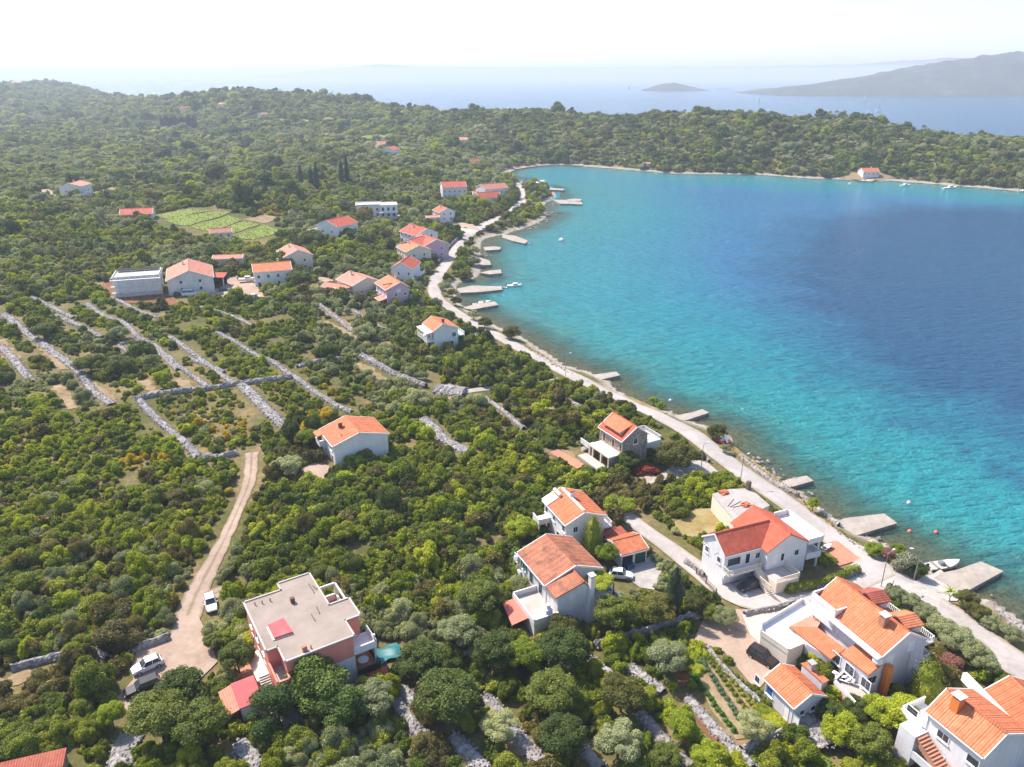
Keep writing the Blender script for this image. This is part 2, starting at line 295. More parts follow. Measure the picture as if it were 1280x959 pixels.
M = dict(
 terrain=terrain_mat(), water=water_mat(),
 asphalt=ground_mat('pale_asphalt', [(.3, (.32,.28,.255)), (.5, (.41,.362,.332)), (.7, (.48,.43,.395))], .15, 1.2, .1, ((.30,.24,.16), [(.72, (0,0,0)), (1., (.75,.75,.75))])),
 dirt=ground_mat('sandy_dirt', [(.3, (.22,.15,.105)), (.45, (.35,.25,.185)), (.6, (.41,.305,.235)), (.72, (.47,.36,.28))], .2, 1.2, .5), track=ground_mat('track_dirt', [(.3, (.24,.165,.12)), (.45, (.36,.26,.195)), (.6, (.41,.31,.245)), (.72, (.46,.36,.29))], .2, 1.2, .5, ((.17,.135,.07), [(.05, (.6,.6,.6)), (.22, (0,0,0)), (.7, (0,0,0)), (1., (.8,.8,.8))])),
 ochre=ground_mat('ochre_soil', [(.32, (.10,.085,.035)), (.45, (.24,.165,.085)), (.58, (.31,.225,.13)), (.7, (.38,.31,.22))], .2, 1.0, .4),
 redsoil=ground_mat('red_soil', [(.3, (.10,.045,.022)), (.5, (.20,.085,.04)), (.7, (.30,.15,.08))], .3, 1.0, .4),
 concrete=ground_mat('pale_concrete', [(.3, (.34,.295,.26)), (.5, (.46,.405,.36)), (.7, (.55,.50,.45))], .2, 1.0, .1),
 gravel=ground_mat('grey_gravel', [(.3, (.27,.24,.22)), (.5, (.38,.34,.31)), (.7, (.46,.42,.38))], .2, 1.6, .3),
 verge=ground_mat('dry_verge', [(.3, (.11,.11,.03)), (.48, (.26,.19,.07)), (.62, (.33,.26,.13)), (.75, (.42,.35,.25))], .25, .9, .5),
 meadow=ground_mat('green_meadow', [(.3, (.06,.10,.02)), (.5, (.14,.19,.03)), (.7, (.24,.24,.06))], .3, 1.1, .5),
 field=ground_mat('vineyard_green', [(.3, (.12,.16,.035)), (.5, (.19,.235,.05)), (.7, (.27,.27,.10))], .15, .8, .5),
 stone=stone_mat('dry_stone', (.46,.43,.42)), rubble=stone_mat('rubble_stone', (.34,.31,.295), 2.6),
 pierstone=surf('pier_concrete', (.42,.36,.30), .85, .35, .6, .2, .3, 4, (.30,.24,.19)),
 white=surf('white_render', (.76,.73,.72), .8, .10, .5, .2, .1, 6, None, 0., (.60,.56,.54)), whitedirty=surf('weathered_white_render', (.72,.68,.66), .85, .2, .6, .2, .1, 6, (.56,.52,.50), 0., (.48,.44,.41)),
 cream=surf('cream_render', (.72,.62,.50), .8, .12, .5, .2), lilac=surf('lilac_render', (.67,.42,.49), .8, .10, .5, .2, streak=(.54,.34,.39)), lav=surf('pale_lavender_render', (.66,.60,.64), .8, .1, .5, .2, streak=(.53,.47,.49)),
 pink=surf('salmon_render', (.78,.255,.19), .8, .14, .5, .2, .1, 6, streak=(.60,.24,.19)), stonewall=stone_mat('house_stone', (.40,.32,.28), 3.),
 flatroof=surf('flat_roof_screed', (.36,.29,.24), .9, .28, .35, .15, .2, 3, (.27,.215,.175)), redmetal=surf('red_sheet_metal', (.50,.055,.065), .5, .25, .7, .4, .1, 2, (.40,.11,.10)),
 tileO=tile_mat('orange_tiles', (.62,.185,.075), (.34,.13,.06), .45), tileR=tile_mat('red_tiles', (.56,.105,.05), (.36,.12,.07), .35), tileB=tile_mat('weathered_brown_tiles', (.44,.145,.07), (.14,.07,.045), .85),
 tileP=tile_mat('faded_pink_tiles', (.60,.235,.15), (.46,.22,.16), .4), tileD=tile_mat('dark_red_tiles', (.40,.09,.05), (.2,.06,.04), .4),
 glass=surf('window_glass', (.05,.06,.075), .12, .3, 1., .6), frame=surf('window_frame', (.78,.77,.75), .5, .05, 1., .3), shutter=surf('green_shutter', (.04,.17,.12), .6, .2, 1., .3),
 brown=surf('brown_wood', (.16,.08,.045), .7, .3, 2., .25), dark=surf('dark_opening', (.03,.028,.03), .9, .2, 1., .2), iron=surf('rusty_iron', (.16,.10,.075), .7, .3, 3., .4),
 awning=surf('red_awning_cloth', (.72,.19,.13), .8, .12, .6, .2), green=surf('dark_green_door', (.02,.075,.055), .5, .15, 1., .4), terracotta=surf('terracotta_paving', (.52,.24,.15), .8, .3, 1.2, .2),
 steel=surf('grey_steel', (.35,.36,.38), .45, .15, 1., .5, metal=.6), panel=surf('solar_panel_white', (.72,.75,.78), .2, .1, 2., .6), tank=surf('steel_tank', (.75,.75,.76), .35, .1, 2., .5),
 tarp=surf('turquoise_tarp', (.02,.17,.18), .5, .35, .8, .4, .4, 2), orange=surf('orange_render', (.72,.22,.05), .8, .12, .6, .2), black=surf('black_plastic', (.02,.02,.022), .5, .2, 1., .4),
 rubber=surf('tyre_rubber', (.022,.022,.024), .85, .2, 1., .2), rim=surf('alloy_rim', (.5,.51,.53), .35, .1, 1., .5, metal=.7), lampglass=surf('head_lamp_lens', (.75,.77,.8), .15, .05, 1., .6), tail=surf('red_lamp_lens', (.45,.02,.02), .2, .05, 1., .5),
 boat=surf('white_gelcoat', (.80,.80,.78), .3, .06, 1., .5), blue=surf('blue_cloth', (.03,.09,.32), .7, .2, 1., .3), redboat=surf('red_gelcoat', (.55,.05,.04), .35, .1, 1., .5), wood=surf('grey_wood', (.30,.24,.19), .85, .3, 2., .2),
 bark=surf('tree_bark', (.13,.10,.08), .95, .4, 3., .1), rock=stone_mat('shore_rock', (.30,.25,.22), 1.2), redrust=surf('rusty_red_brush', (.33,.07,.04), .9, .4, 1.5, .15),
 island=ground_mat('island_scrub', [(.3, (.03,.04,.03)), (.52, (.055,.06,.045)), (.66, (.14,.13,.115)), (.8, (.3,.28,.26))], .012, .06, .8),
 coast=surf('far_coast', (.16,.17,.15), .95, .3, .001, .1),
 l_dark=leaf_mat('leaves_dark', [(0.043,0.068,0.016), (0.107,0.147,0.025), (0.216,0.248,0.041)]),
 l_mid=leaf_mat('leaves_green', [(0.073,0.114,0.015), (0.187,0.237,0.023), (0.390,0.394,0.038)]),
 l_oak=leaf_mat('leaves_oak', [(0.040,0.068,0.013), (0.103,0.141,0.019), (0.213,0.232,0.032)], patch=.1),
 l_bright=leaf_mat('leaves_bright', [(0.117,0.172,0.013), (0.279,0.351,0.020), (0.495,0.513,0.037)], trans=.35),
 l_olive=leaf_mat('leaves_olive', [(0.154,0.184,0.087), (0.287,0.314,0.148), (0.475,0.488,0.251)], patch=.2),
 l_brown=leaf_mat('leaves_brown', [(0.073,0.067,0.022), (0.165,0.141,0.039), (0.283,0.241,0.067)], patch=.3),
 l_pine=leaf_mat('needles_pine', [(0.031,0.066,0.016), (0.087,0.145,0.022), (0.186,0.250,0.035)], patch=.2),
 l_cyp=leaf_mat('needles_cypress', [(0.015,0.030,0.018), (0.033,0.057,0.030), (0.068,0.099,0.045)], patch=.2, trans=.1),
 l_broom=leaf_mat('flowers_broom', [(.16,.17,.012), (.62,.44,.010), (.85,.60,.015)], rand_isl=.85, patch=0.),
 l_pinkfl=leaf_mat('flowers_oleander', [(.05,.09,.02), (.14,.13,.05), (.75,.16,.26)], rand_isl=.9, patch=0.),
 l_whitefl=leaf_mat('flowers_pale', [(.05,.09,.02), (.12,.16,.05), (.66,.58,.50)], rand_isl=.9, patch=0.),
 l_veg=leaf_mat('leaves_vegetable', [(.035,.11,.012), (.075,.20,.02), (.13,.28,.03)], patch=.1),
 l_vegg=leaf_mat('leaves_bluegreen', [(.05,.10,.06), (.10,.17,.09), (.17,.25,.14)], patch=.1),
)
HAZE = new_mat('sea_haze')
_m, _nt, _out = HAZE; _pv = N(_nt, 'ShaderNodeVolumePrincipled')
_pv.inputs['Color'].default_value = (.80,.88,1,1); _pv.inputs['Density'].default_value = .00018; _pv.inputs['Anisotropy'].default_value = .1
_nt.links.new(_pv.outputs[0], _out.inputs['Volume'])

# ------------------------------------------------------------------ mesh builder and tagging
class MB:
    def __init__(s): s.v = []; s.f = []
    def add(s, vs, fs):
        k = len(s.v); s.v += [tuple(map(float, p)) for p in vs]; s.f += [tuple(i+k for i in f) for f in fs]; return s
    def box(s, c, d, rz=0.):
        x, y, z = (q/2 for q in d); ca, sa = math.cos(rz), math.sin(rz)
        P = [(a*x, b*y, e*z) for e in (-1, 1) for a, b in ((-1,-1),(1,-1),(1,1),(-1,1))]
        return s.add([(c[0]+p[0]*ca-p[1]*sa, c[1]+p[0]*sa+p[1]*ca, c[2]+p[2]) for p in P],
                     [(3,2,1,0),(4,5,6,7),(0,1,5,4),(1,2,6,5),(2,3,7,6),(3,0,4,7)])
    def prism(s, poly, z0, z1):
        P = [tuple(p[:2]) for p in poly]; n = len(P)
        a = sum(P[i][0]*P[(i+1)%n][1]-P[(i+1)%n][0]*P[i][1] for i in range(n))
        if a < 0: P = P[::-1]
        zt = z1 if hasattr(z1, '__len__') else [z1]*n
        if a < 0 and hasattr(z1, '__len__'): zt = list(z1)[::-1]
        vs = [(p[0], p[1], z0) for p in P]+[(p[0], p[1], zt[i]) for i, p in enumerate(P)]
        return s.add(vs, [tuple(range(n-1, -1, -1)), tuple(range(n, 2*n))]+[(i, (i+1)%n, n+(i+1)%n, n+i) for i in range(n)])
    def slab(s, q, th):
        """sheet of corner points given a thickness downwards"""
        n = len(q); vs = [tuple(p) for p in q]+[(p[0], p[1], p[2]-th) for p in q]
        return s.add(vs, [tuple(range(n)), tuple(range(2*n-1, n-1, -1))]+[(i, n+i, n+(i+1)%n, (i+1)%n) for i in range(n)])
    def tube(s, a, b, r, n=6, r2=None):
        a = Vector(a); b = Vector(b); d = (b-a).normalized(); u = d.orthogonal().normalized(); w_ = d.cross(u); r2 = r if r2 is None else r2
        vs = []
        for p, q in ((a, r), (b, r2)):
            for i in range(n):
                t = 6.2832*i/n; vs.append(p+(u*math.cos(t)+w_*math.sin(t))*q)
        return s.add(vs, [tuple(range(n-1, -1, -1)), tuple(range(n, 2*n))]+[(i, (i+1)%n, n+(i+1)%n, n+i) for i in range(n)])
    def build(s, name, mat, parent=None, smooth=False, fix=True):
        me = bpy.data.meshes.new(name); me.from_pydata(s.v, [], s.f); me.materials.append(mat)
        if fix:
            bm = bmesh.new(); bm.from_mesh(me); bmesh.ops.recalc_face_normals(bm, faces=bm.faces); bm.to_mesh(me); bm.free()
        if smooth: me.polygons.foreach_set('use_smooth', [True]*len(me.polygons))
        o = bpy.data.objects.new(name, me); COL.objects.link(o)
        if parent is not None: o.parent = parent
        return o
def tag(o, label=None, cat=None, group=None, kind=None):
    if label: o['label'] = label
    if cat: o['category'] = cat
    if group: o['group'] = group
    if kind: o['kind'] = kind
    return o
def empty(name, loc, rz=0.):
    o = bpy.data.objects.new(name, None); COL.objects.link(o); o.location = loc; o.rotation_euler = (0, 0, rz); o.empty_display_size = .5
    return o
KEEP = []      # plan areas where no scrub may grow: ('poly', pts) or ('line', pts, radius)
def keep_poly(p): KEEP.append(('poly', [tuple(q[:2]) for q in p], 0))
def keep_line(p, r): KEEP.append(('line', [tuple(q[:2]) for q in p], r))

# ------------------------------------------------------------------ setting: terrain, sea, far land, haze
def grid_obj(name, xs, ys, zs, mat, kind='structure', attrs={}, smooth=True):
    h_, w_ = xs.shape; v = np.stack([xs, ys, zs], -1).reshape(-1, 3)
    i = np.arange(h_*w_).reshape(h_, w_); f = np.stack([i[:-1, :-1], i[:-1, 1:], i[1:, 1:], i[1:, :-1]], -1).reshape(-1, 4)
    me = bpy.data.meshes.new(name); me.from_pydata(v.tolist(), [], f.tolist()); me.materials.append(mat)
    for k, a in attrs.items():
        at_ = me.attributes.new(k, 'FLOAT', 'POINT'); at_.data.foreach_set('value', a.reshape(-1).astype(np.float32))
    if smooth: me.polygons.foreach_set('use_smooth', [True]*len(me.polygons))
    o = bpy.data.objects.new(name, me); COL.objects.link(o); tag(o, kind=kind); return o
grid_obj('terrain', gx, gy, gz, M['terrain'])
ly2 = np.concatenate([np.linspace(math.log(24), math.log(1500), 300), np.linspace(math.log(1550), math.log(60000), 40)])
t2, l2 = np.meshgrid(np.linspace(-1.6, 1.6, 330), ly2); sy = np.exp(l2); sx_ = t2*sy
sd_ = dist_line(sx_, sy, shore_w); sb = in_poly(sx_, sy, bay_w)
shore_attr = np.where(sb, np.clip(sd_/120., 0, 1), np.where(sy > 500, 1., 0.))
DEEP = [(990,300),(975,330),(985,360),(1005,395),(1040,428),(1078,472),(1132,498),(1200,508),(1232,535),(1290,562),(1600,640),(1700,330),(1285,262),(1130,258),(1010,280)]
dw = [at_z(x, y, 0) for x, y in DEEP]; di = in_poly(sx_, sy, dw); dd = dist_line(sx_, sy, dw, True)
deep = np.clip(.5+np.where(di, 1, -1)*dd/95., 0, 1)
for x, y, r in [(1160,532,8),(1125,526,5),(1262,590,8),(1205,560,5)]:
    p = at_z(x, y, 0); deep = np.maximum(deep, .52*np.exp(-((sx_-p[0])**2+((sy-p[1])*.8)**2)/(r*r*2.)))
deep = np.where(sb, deep, np.where(sy > 600, .75, 0))
grid_obj('sea', sx_, sy, np.zeros_like(sx_), M['water'], attrs=dict(shore=shore_attr, deep=deep))

def island(name, prof, Y, depth, mat, seed, kind='structure', rough=.12):
    """a hill raised from its skyline: prof = [(px, py_top)], rising from the sea over a real width"""
    xs = np.array([p[0] for p in prof], float); tops = np.array([max(at_Y(p[0], p[1], Y+depth/2)[2], -3) for p in prof])
    nx, ny = 160, 34; X = np.linspace(xs[0], xs[-1], nx); top = np.interp(X, xs, tops)
    u = np.linspace(0, 1, ny)[:, None]; yy = Y+u*depth+np.zeros((ny, nx)); xx = ((X-640)/F)[None, :]*(Y+depth/2)/(cp+.4*sp)+np.zeros((ny, nx))
    shape = np.sin(np.pi*np.clip(u, 0, 1))**.9
    zz = (top[None, :]+4)*shape-4
    zz += snoise(xx, yy, depth*.25, seed, 4)*rough*np.maximum(zz, 0)*shape
    return grid_obj(name, xx, yy, zz, mat, kind)
island('island_hill', [(925,121),(940,117),(965,112),(1000,108),(1040,103),(1080,97),(1120,88),(1160,81),(1200,76),(1225,71),(1240,68),(1280,69),(1340,72),(1420,80),(1500,95),(1560,116)], 3150, 900, M['island'], 11)
island('islet', [(806,112),(818,108),(832,104.5),(845,104),(858,107),(872,110),(884,112.5)], 4200, 300, M['island'], 12)
island('islet', [(890,112.5),(900,111),(915,111.5),(930,112),(960,110.5),(990,109),(1040,110),(1060,114)], 4600, 260, M['island'], 13)
island('far_hills', [(330,95),(390,88),(440,84),(475,80),(520,83),(640,84.5),(800,84),(930,83),(1050,81),(1100,78),(1180,73),(1230,72),(1300,74),(1400,92)], 16000, 2200, M['coast'], 14, rough=.05)
hz = MB().box((0, 8000, 88), (60000, 24000, 184)).build('haze', _m)
tag(hz, kind='stuff')

# ------------------------------------------------------------------ roads, paths, yards draped on the terrain
def resample(P, step):
    P = [np.asarray(p[:2], float) for p in P]; out = [P[0]]
    Q = []
    for i in range(len(P)-1):        # Catmull-Rom for smooth bends
        p0 = P[max(i-1, 0)]; p1 = P[i]; p2 = P[i+1]; p3 = P[min(i+2, len(P)-1)]
        nseg = max(2, int(np.linalg.norm(p2-p1)/step))
        for k in range(nseg):
            t = k/nseg; Q.append(.5*((2*p1)+(-p0+p2)*t+(2*p0-5*p1+4*p2-p3)*t*t+(-p0+3*p1-3*p2+p3)*t**3))
    Q.append(P[-1]); return np.array(Q)
def ribbon(name, pts_px, width, mat, off=.10, step=2., kind='structure', keep=True, nw=9, jit=0.):
    P = resample([at(x, y) for x, y in pts_px], step); n_ = len(P)
    d = np.gradient(P, axis=0); d /= np.linalg.norm(d, axis=1)[:, None]+1e-9; nn = np.stack([-d[:, 1], d[:, 0]], -1)
    W = width if hasattr(width, '__len__') else [width]*2
    ws = np.interp(np.linspace(0, 1, n_), np.linspace(0, 1, len(W)), W)
    if jit: ws = ws*(1+jit*rng.normal(size=n_))
    s = np.linspace(-.5, .5, nw); X = P[:, None, 0]+nn[:, None, 0]*s[None]*ws[:, None]; Y = P[:, None, 1]+nn[:, None, 1]*s[None]*ws[:, None]
    Z = np.maximum(Hv(X, Y), .3)+off
    o = grid_obj(name, X, Y, Z, mat, kind, dict(cross=np.abs(np.broadcast_to(s[None]*2, X.shape)).copy()))
    if keep: keep_line(P, width/2+.6 if not hasattr(width, '__len__') else max(W)/2+.5)
    return o, P
def patch(name, px_poly, mat, off=.07, kind='structure', keep=True, res=1.5, world=None, hm=None):
    P = world or [at(x, y) for x, y in px_poly]
    if keep: keep_poly(P)
    bm = bmesh.new(); vs = [bm.verts.new((p[0], p[1], 0)) for p in P]; f = bm.faces.new(vs)
    size = max(max(p[0] for p in P)-min(p[0] for p in P), max(p[1] for p in P)-min(p[1] for p in P))
    bmesh.ops.triangulate(bm, faces=bm.faces)
    for _ in range(7):
        ed = [e for e in bm.edges if e.calc_length() > res]
        if not ed: break
        bmesh.ops.subdivide_edges(bm, edges=ed, cuts=1); bmesh.ops.triangulate(bm, faces=[f for f in bm.faces if len(f.verts) > 3])
    for v in bm.verts: v.co.z = max(H(v.co.x, v.co.y), .3)+off
    bmesh.ops.recalc_face_normals(bm, faces=bm.faces)
    me = bpy.data.meshes.new(name); bm.to_mesh(me); bm.free(); me.materials.append(mat)
    o = bpy.data.objects.new(name, me); COL.objects.link(o); tag(o, kind=kind); return o
ROAD = [(1330,872),(1280,836),(1222,796),(1156,748),(1111,718),(1074,692),(1039,670),(1010,648),(984,629),(943,601),(903,572),(862,540),(831,524),(801,511),(770,496),(740,482),
 (708,466),(679,451),(651,436),(625,421),(601,409),(576,394),(557,381),(545,370),(543,360),(547,346),(557,331),(567,317),(576,303),(586,293),(597,286),(609,279),(626,272),(641,264),(651,255),(653,243),(650,234),(645,228)]
_, road_w = ribbon('coast_road', ROAD, [6.2,6.2,5.8,5.4,5.3,5.2,5.2,5.6,6,6,5.4,4.8,4.4], M['asphalt'], .13, 2.)
ribbon('side_lane', [(1096,708),(1070,724),(1037,735),(991,745),(945,753),(905,737),(880,718),(856,700),(835,684),(812,668),(795,655),(780,643)], [6.5,4.8,4.6,4.6,4.2,3.4,3.2], M['asphalt'], .17, 1.5)
ribbon('dirt_track', [(315,566),(312,600),(300,632),(282,672),(258,718),(240,755),(232,790),(236,815),(246,838)], [3.0,2.6,2.3,2.4,3.2,4.0,3.4], M['track'], .10, 1.2, jit=.08)
patch('dirt_yard', [(172,812),(210,803),(226,775),(245,765),(262,800),(272,828),(250,850),(242,880),(233,884),(222,860),(200,868),(190,888),(160,890),(146,874),(167,850),(165,835)], M['dirt'], .14)
ribbon('dirt_track', [(262,745),(285,736),(300,733)], [3,2.2,1.6], M['track'], .09, jit=.1)
ribbon('stony_path', [(548,492),(576,491),(600,487),(640,482),(678,479),(700,474)], 2.2, M['gravel'], .10)
patch('paved_yard', [(880,772),(915,762),(946,762),(972,776),(955,795),(985,830),(968,838),(950,860),(938,855),(905,815),(868,800)], M['dirt'], .10)
patch('concrete_yard', [(927,768),(950,757),(1000,748),(985,760),(950,780),(952,795),(985,818),(978,828),(938,795)], M['concrete'], .16)
patch('paved_yard', [(783,714),(812,696),(828,712),(818,738),(800,735),(790,728)], M['gravel'], .12)
patch('paved_yard', [(803,608),(830,590),(858,575),(882,577),(898,590),(873,598),(850,600),(826,602)], M['gravel'], .12)
patch('paved_yard', [(795,588),(812,592),(828,600),(815,606),(800,600)], M['dirt'], .09)
patch('dry_yard', [(840,655),(868,637),(888,636),(915,652),(905,662),(870,672),(850,670)], M['verge'], .10)
patch('paved_yard', [(1030,682),(1045,676),(1076,700),(1050,708),(1030,697)], M['terracotta'], .15)
patch('lane_parking', [(905,735),(930,725),(955,735),(960,750),(920,752)], M['asphalt'], .13)
patch('paved_yard', [(1060,725),(1098,712),(1130,735),(1110,740),(1070,732)], M['concrete'], .14)
patch('dry_verge', [(910,548),(925,566),(955,588),(985,608),(1000,616),(995,622),(965,604),(930,579),(905,560)], M['verge'], .10, keep=False)
patch('dry_verge', [(998,622),(1018,634),(1050,656),(1038,659),(1012,641)], M['verge'], .10, keep=False)
patch('dry_verge', [(780,494),(805,505),(835,517),(825,517),(790,502)], M['verge'], .09, keep=False)
patch('dry_verge', [(640,423),(680,445),(720,470),(712,468),(668,443)], M['verge'], .09, keep=False)
patch('slipway', [(1128,736),(1155,722),(1175,714),(1205,742),(1196,752),(1172,752),(1150,742)], M['concrete'], .14)
patch('green_meadow', [(935,945),(993,912),(1030,940),(1050,965),(930,965)], M['meadow'], .1, keep=False)
patch('red_soil_plot', [(855,880),(868,868),(905,925),(920,940),(905,940),(880,915)], M['redsoil'], .1)
patch('vegetable_garden', [(865,835),(884,815),(905,835),(945,872),(975,905),(945,922),(920,925),(890,890)], M['ochre'], .1)
patch('red_soil_plot', [(840,838),(858,830),(862,858),(850,860)], M['redsoil'], .09)
for pp in ([(185,270),(235,262),(262,264),(215,275)], [(205,276),(262,266),(290,265),(235,283)], [(236,285),(285,270),(303,276),(262,290)], [(262,291),(303,278),(325,281),(285,294)], [(292,296),(330,281),(353,289),(318,300)]):
    patch('vineyard', pp, M['field'], .25, res=6)
for pp, mm in (([(128,357),(150,345),(215,372),(230,385),(170,380),(150,380)], 'redsoil'), ([(210,368),(262,372),(300,375),(330,372),(325,360),(300,345),(285,347),(280,360),(240,364)], 'dirt'),
               ([(438,270),(470,272),(505,268),(500,275),(455,277)], 'concrete'), ([(490,242),(515,239),(535,241),(510,245)], 'field'), ([(388,345),(425,350),(455,348),(445,353),(400,353)], 'dirt'),
               ([(540,285),(560,278),(590,280),(600,288),(570,285)], 'dirt'), ([(575,283),(597,290),(588,294),(568,285)], 'concrete'), ([(585,240),(620,244),(640,247),(620,252),(590,247)], 'concrete'), ([(430,172),(470,168),(500,172),(460,177)], 'meadow'),
               ([(330,150),(400,147),(430,150),(370,154)], 'meadow'), ([(40,238),(60,236),(85,250),(70,252)], 'dirt'), ([(110,240),(140,234),(150,240),(120,245)], 'ochre'), ([(600,222),(620,221),(632,225),(612,229)], 'meadow'),
               ([(1045,222),(1066,216),(1105,216),(1120,222),(1080,226)], 'ochre'), ([(305,275),(330,268),(350,273),(330,280)], 'ochre')):
    patch({'redsoil': 'red_soil_plot', 'dirt': 'dirt_yard', 'concrete': 'paved_yard', 'field': 'green_field', 'meadow': 'green_meadow', 'ochre': 'dry_plot'}[mm], pp, M[mm], .2, res=6)
for pp in ([(0,425),(14,443),(22,456)], [(113,480),(128,492),(141,504)], [(71,482),(82,496),(92,511)], [(180,476),(195,494)], [(221,474),(240,489)], [(36,418),(60,440),(80,462)], [(405,402),(425,412),(445,424)], [(445,455),(470,468),(485,480)], [(530,497),(548,500),(565,498)],
           [(400,385),(425,400),(452,418)], [(692,571),(706,566),(722,582)], [(40,840),(20,850),(0,858)], [(625,915),(640,925),(655,945)]):
    ribbon('ochre_strip', pp, 2.6, M['ochre'], .10, 1.0, jit=.3)
ribbon('beach', [(622,219.5),(636,213),(657,208.6),(690,205.6),(730,206.6)], 9, M['dirt'], .15, 4, keep=False)
# ------------------------------------------------------------------ buildings
class Bld:
    def __init__(s, name, label, cat, origin, rz, zg, group=None):
        s.zg = zg; s.root = empty(name, (origin[0], origin[1], zg), rz); tag(s.root, label, cat, group)
        s.o = np.array(origin[:2]); s.rz = rz; s.ca, s.sa = math.cos(rz), math.sin(rz)
    def loc(s, px, py, h):
        p = at_z(px, py, s.zg+h)-np.array((*s.o, 0)); return (p[0]*s.ca+p[1]*s.sa, -p[0]*s.sa+p[1]*s.ca)
    def poly(s, pts, h): return [s.loc(x, y, h) for x, y in pts]
    def world(s, x, y): return np.array((s.o[0]+x*s.ca-y*s.sa, s.o[1]+x*s.sa+y*s.ca, s.zg))
    def keep(s, poly, grow=0.6): keep_poly([s.world(*p[:2]) for p in poly])
    def part(s, name, mb, mat, parent=None, label=None):
        o = mb.build(name, mat, parent or s.root)
        if label: o['label'] = label
        return o
    def on(s, side, u, z, off=0.):
        """a point on a wall of the main block: side x-/x+/y-/y+"""
        if side == 'x-': return (s.x0-off, u, z), math.pi/2
        if side == 'x+': return (s.x1+off, u, z), math.pi/2
        if side == 'y-': return (u, s.y0-off, z), 0.
        return (u, s.y1+off, z), 0.
    def win(s, side, u, z, w_=1.1, h_=1.3, kind='window', pane='glass', fr='frame', sill=True):
        (x, y, zc), rz = s.on(side, u, z); k = 1 if side[1] == '+' else -1
        ax = np.array((1, 0)) if side[0] == 'y' else np.array((0, 1)); nn = np.array((0, k)) if side[0] == 'y' else np.array((k, 0))
        f = MB(); t = .10
        def bar(du, dz, lu, lz, d=.09, o=.0):
            c = np.array((x, y))+ax*du+nn*(d/2-.03+o); sx, sy_ = (lu, d) if side[0] == 'y' else (d, lu)
            f.box((c[0], c[1], zc+dz), (sx, sy_, lz))
        bar(-w_/2, 0, t, h_); bar(w_/2, 0, t, h_); bar(0, h_/2, w_+t, t); bar(0, -h_/2, w_+t, t)
        if kind == 'window' and w_ > .8: bar(0, 0, .06, h_-.1, .06)
        if kind == 'window' and sill: bar(0, -h_/2-.09, w_+.3, .07, .22)
        o = s.part(kind, f, M[fr])
        g = MB(); c = np.array((x, y))+nn*.015; sx, sy_ = (w_-.02, .03) if side[0] == 'y' else (.03, w_-.02)
        g.box((c[0], c[1], zc), (sx, sy_, h_-.02)); s.part('pane' if kind == 'window' else 'door_leaf', g, M[pane], o); return o
    def shutter_win(s, side, u, z, w_=1.0, h_=1.2, col='shutter'):
        o = s.win(side, u, z, w_, h_); k = 1 if side[1] == '+' else -1
        for q in (-1, 1):
            (x, y, zc), rz = s.on(side, u+q*(w_*.5+.28), z, .05); d = (.48, .05, h_) if side[0] == 'y' else (.05, .48, h_)
            s.part('shutter', MB().box((x, y, zc), d), M[col], o)
    def chimney(s, x, y, z0, z1, w_=.55, mat='white', cap='tileO'):
        c = MB(); c.box((x, y, (z0+z1)/2), (w_, w_, z1-z0)); o = s.part('chimney', c, M[mat])
        d = MB()
        for i in (-1, 1):
            for j in (-1, 1): d.box((x+i*w_*.4, y+j*w_*.4, z1+.13), (.12, .12, .26))
        d.box((x, y, z1+.30), (w_+.28, w_+.28, .09)); s.part('chimney_cap', d, M[cap], o); return o
    def railing(s, pts, z, h_=.95, mat='white', solid=False, name='railing'):
        r = MB()
        for a, b in zip(pts[:-1], pts[1:]):
            a = np.array(a[:2]); b = np.array(b[:2]); L = np.linalg.norm(b-a); rz = math.atan2(b[1]-a[1], b[0]-a[0]); c = (a+b)/2
            if solid: r.box((c[0], c[1], z+h_/2), (L+.12, .15, h_), rz); r.box((c[0], c[1], z+h_+.03), (L+.2, .22, .06), rz)
            else:
                r.box((c[0], c[1], z+h_), (L+.08, .10, .08), rz); r.box((c[0], c[1], z+.10), (L, .08, .07), rz)
                for k in range(max(2, int(L/.28))+1):
                    t = k/max(2, int(L/.28)); p = a+(b-a)*t; r.box((p[0], p[1], z+h_/2), (.08, .08, h_-.1), rz)
        return s.part(name, r, M[mat])
    def steps(s, a, b, z0, z1, width, mat='white', n=None, name='stairs'):
        a = np.array(a[:2]); b = np.array(b[:2]); n = n or max(3, int(abs(z1-z0)/.19)); rz = math.atan2(b[1]-a[1], b[0]-a[0]); L = np.linalg.norm(b-a); m = MB()
        for i in range(n):
            t = (i+.5)/n; p = a+(b-a)*t; top = z0+(z1-z0)*(i+1)/n; m.box((p[0], p[1], (top-1.2+.0)/2 if top < 1.2 else top-.45), (L/n+.01, width, top+1.2 if top < 1.2 else .9), rz)
        return s.part(name, m, M[mat])

def gable(name, label, R1, R2, EL, ER=None, hw=5.6, hr=7.4, wall='white', roof='tileO', cat='house', zg=None, over=.45, base=2.0, trim='frame', cap=True, group=None):
    """R1, R2: photo pixels of the near and far ridge ends; EL / ER: a pixel on the eave left / right of R1->R2"""
    z0 = zg if zg is not None else 1.5
    for _ in range(4):
        a = at_z(*R1, z0+hr); b = at_z(*R2, z0+hr); c = (a+b)/2
        if zg is not None: break
        z0 = max(H(c[0], c[1]), .5)
    rz = math.atan2(b[1]-a[1], b[0]-a[0]); B = Bld(name, label, cat, c, rz, z0, group)
    L = np.linalg.norm((b-a)[:2])
    yl = abs(B.loc(*EL, hw)[1]) if EL else None; yr = abs(B.loc(*ER, hw)[1]) if ER else None
    yl = yl or yr; yr = yr or yl
    build_gable(B, L, yl, yr, hw, hr, wall, roof, over, base, trim, cap, fine=R1[1] > 500); return B
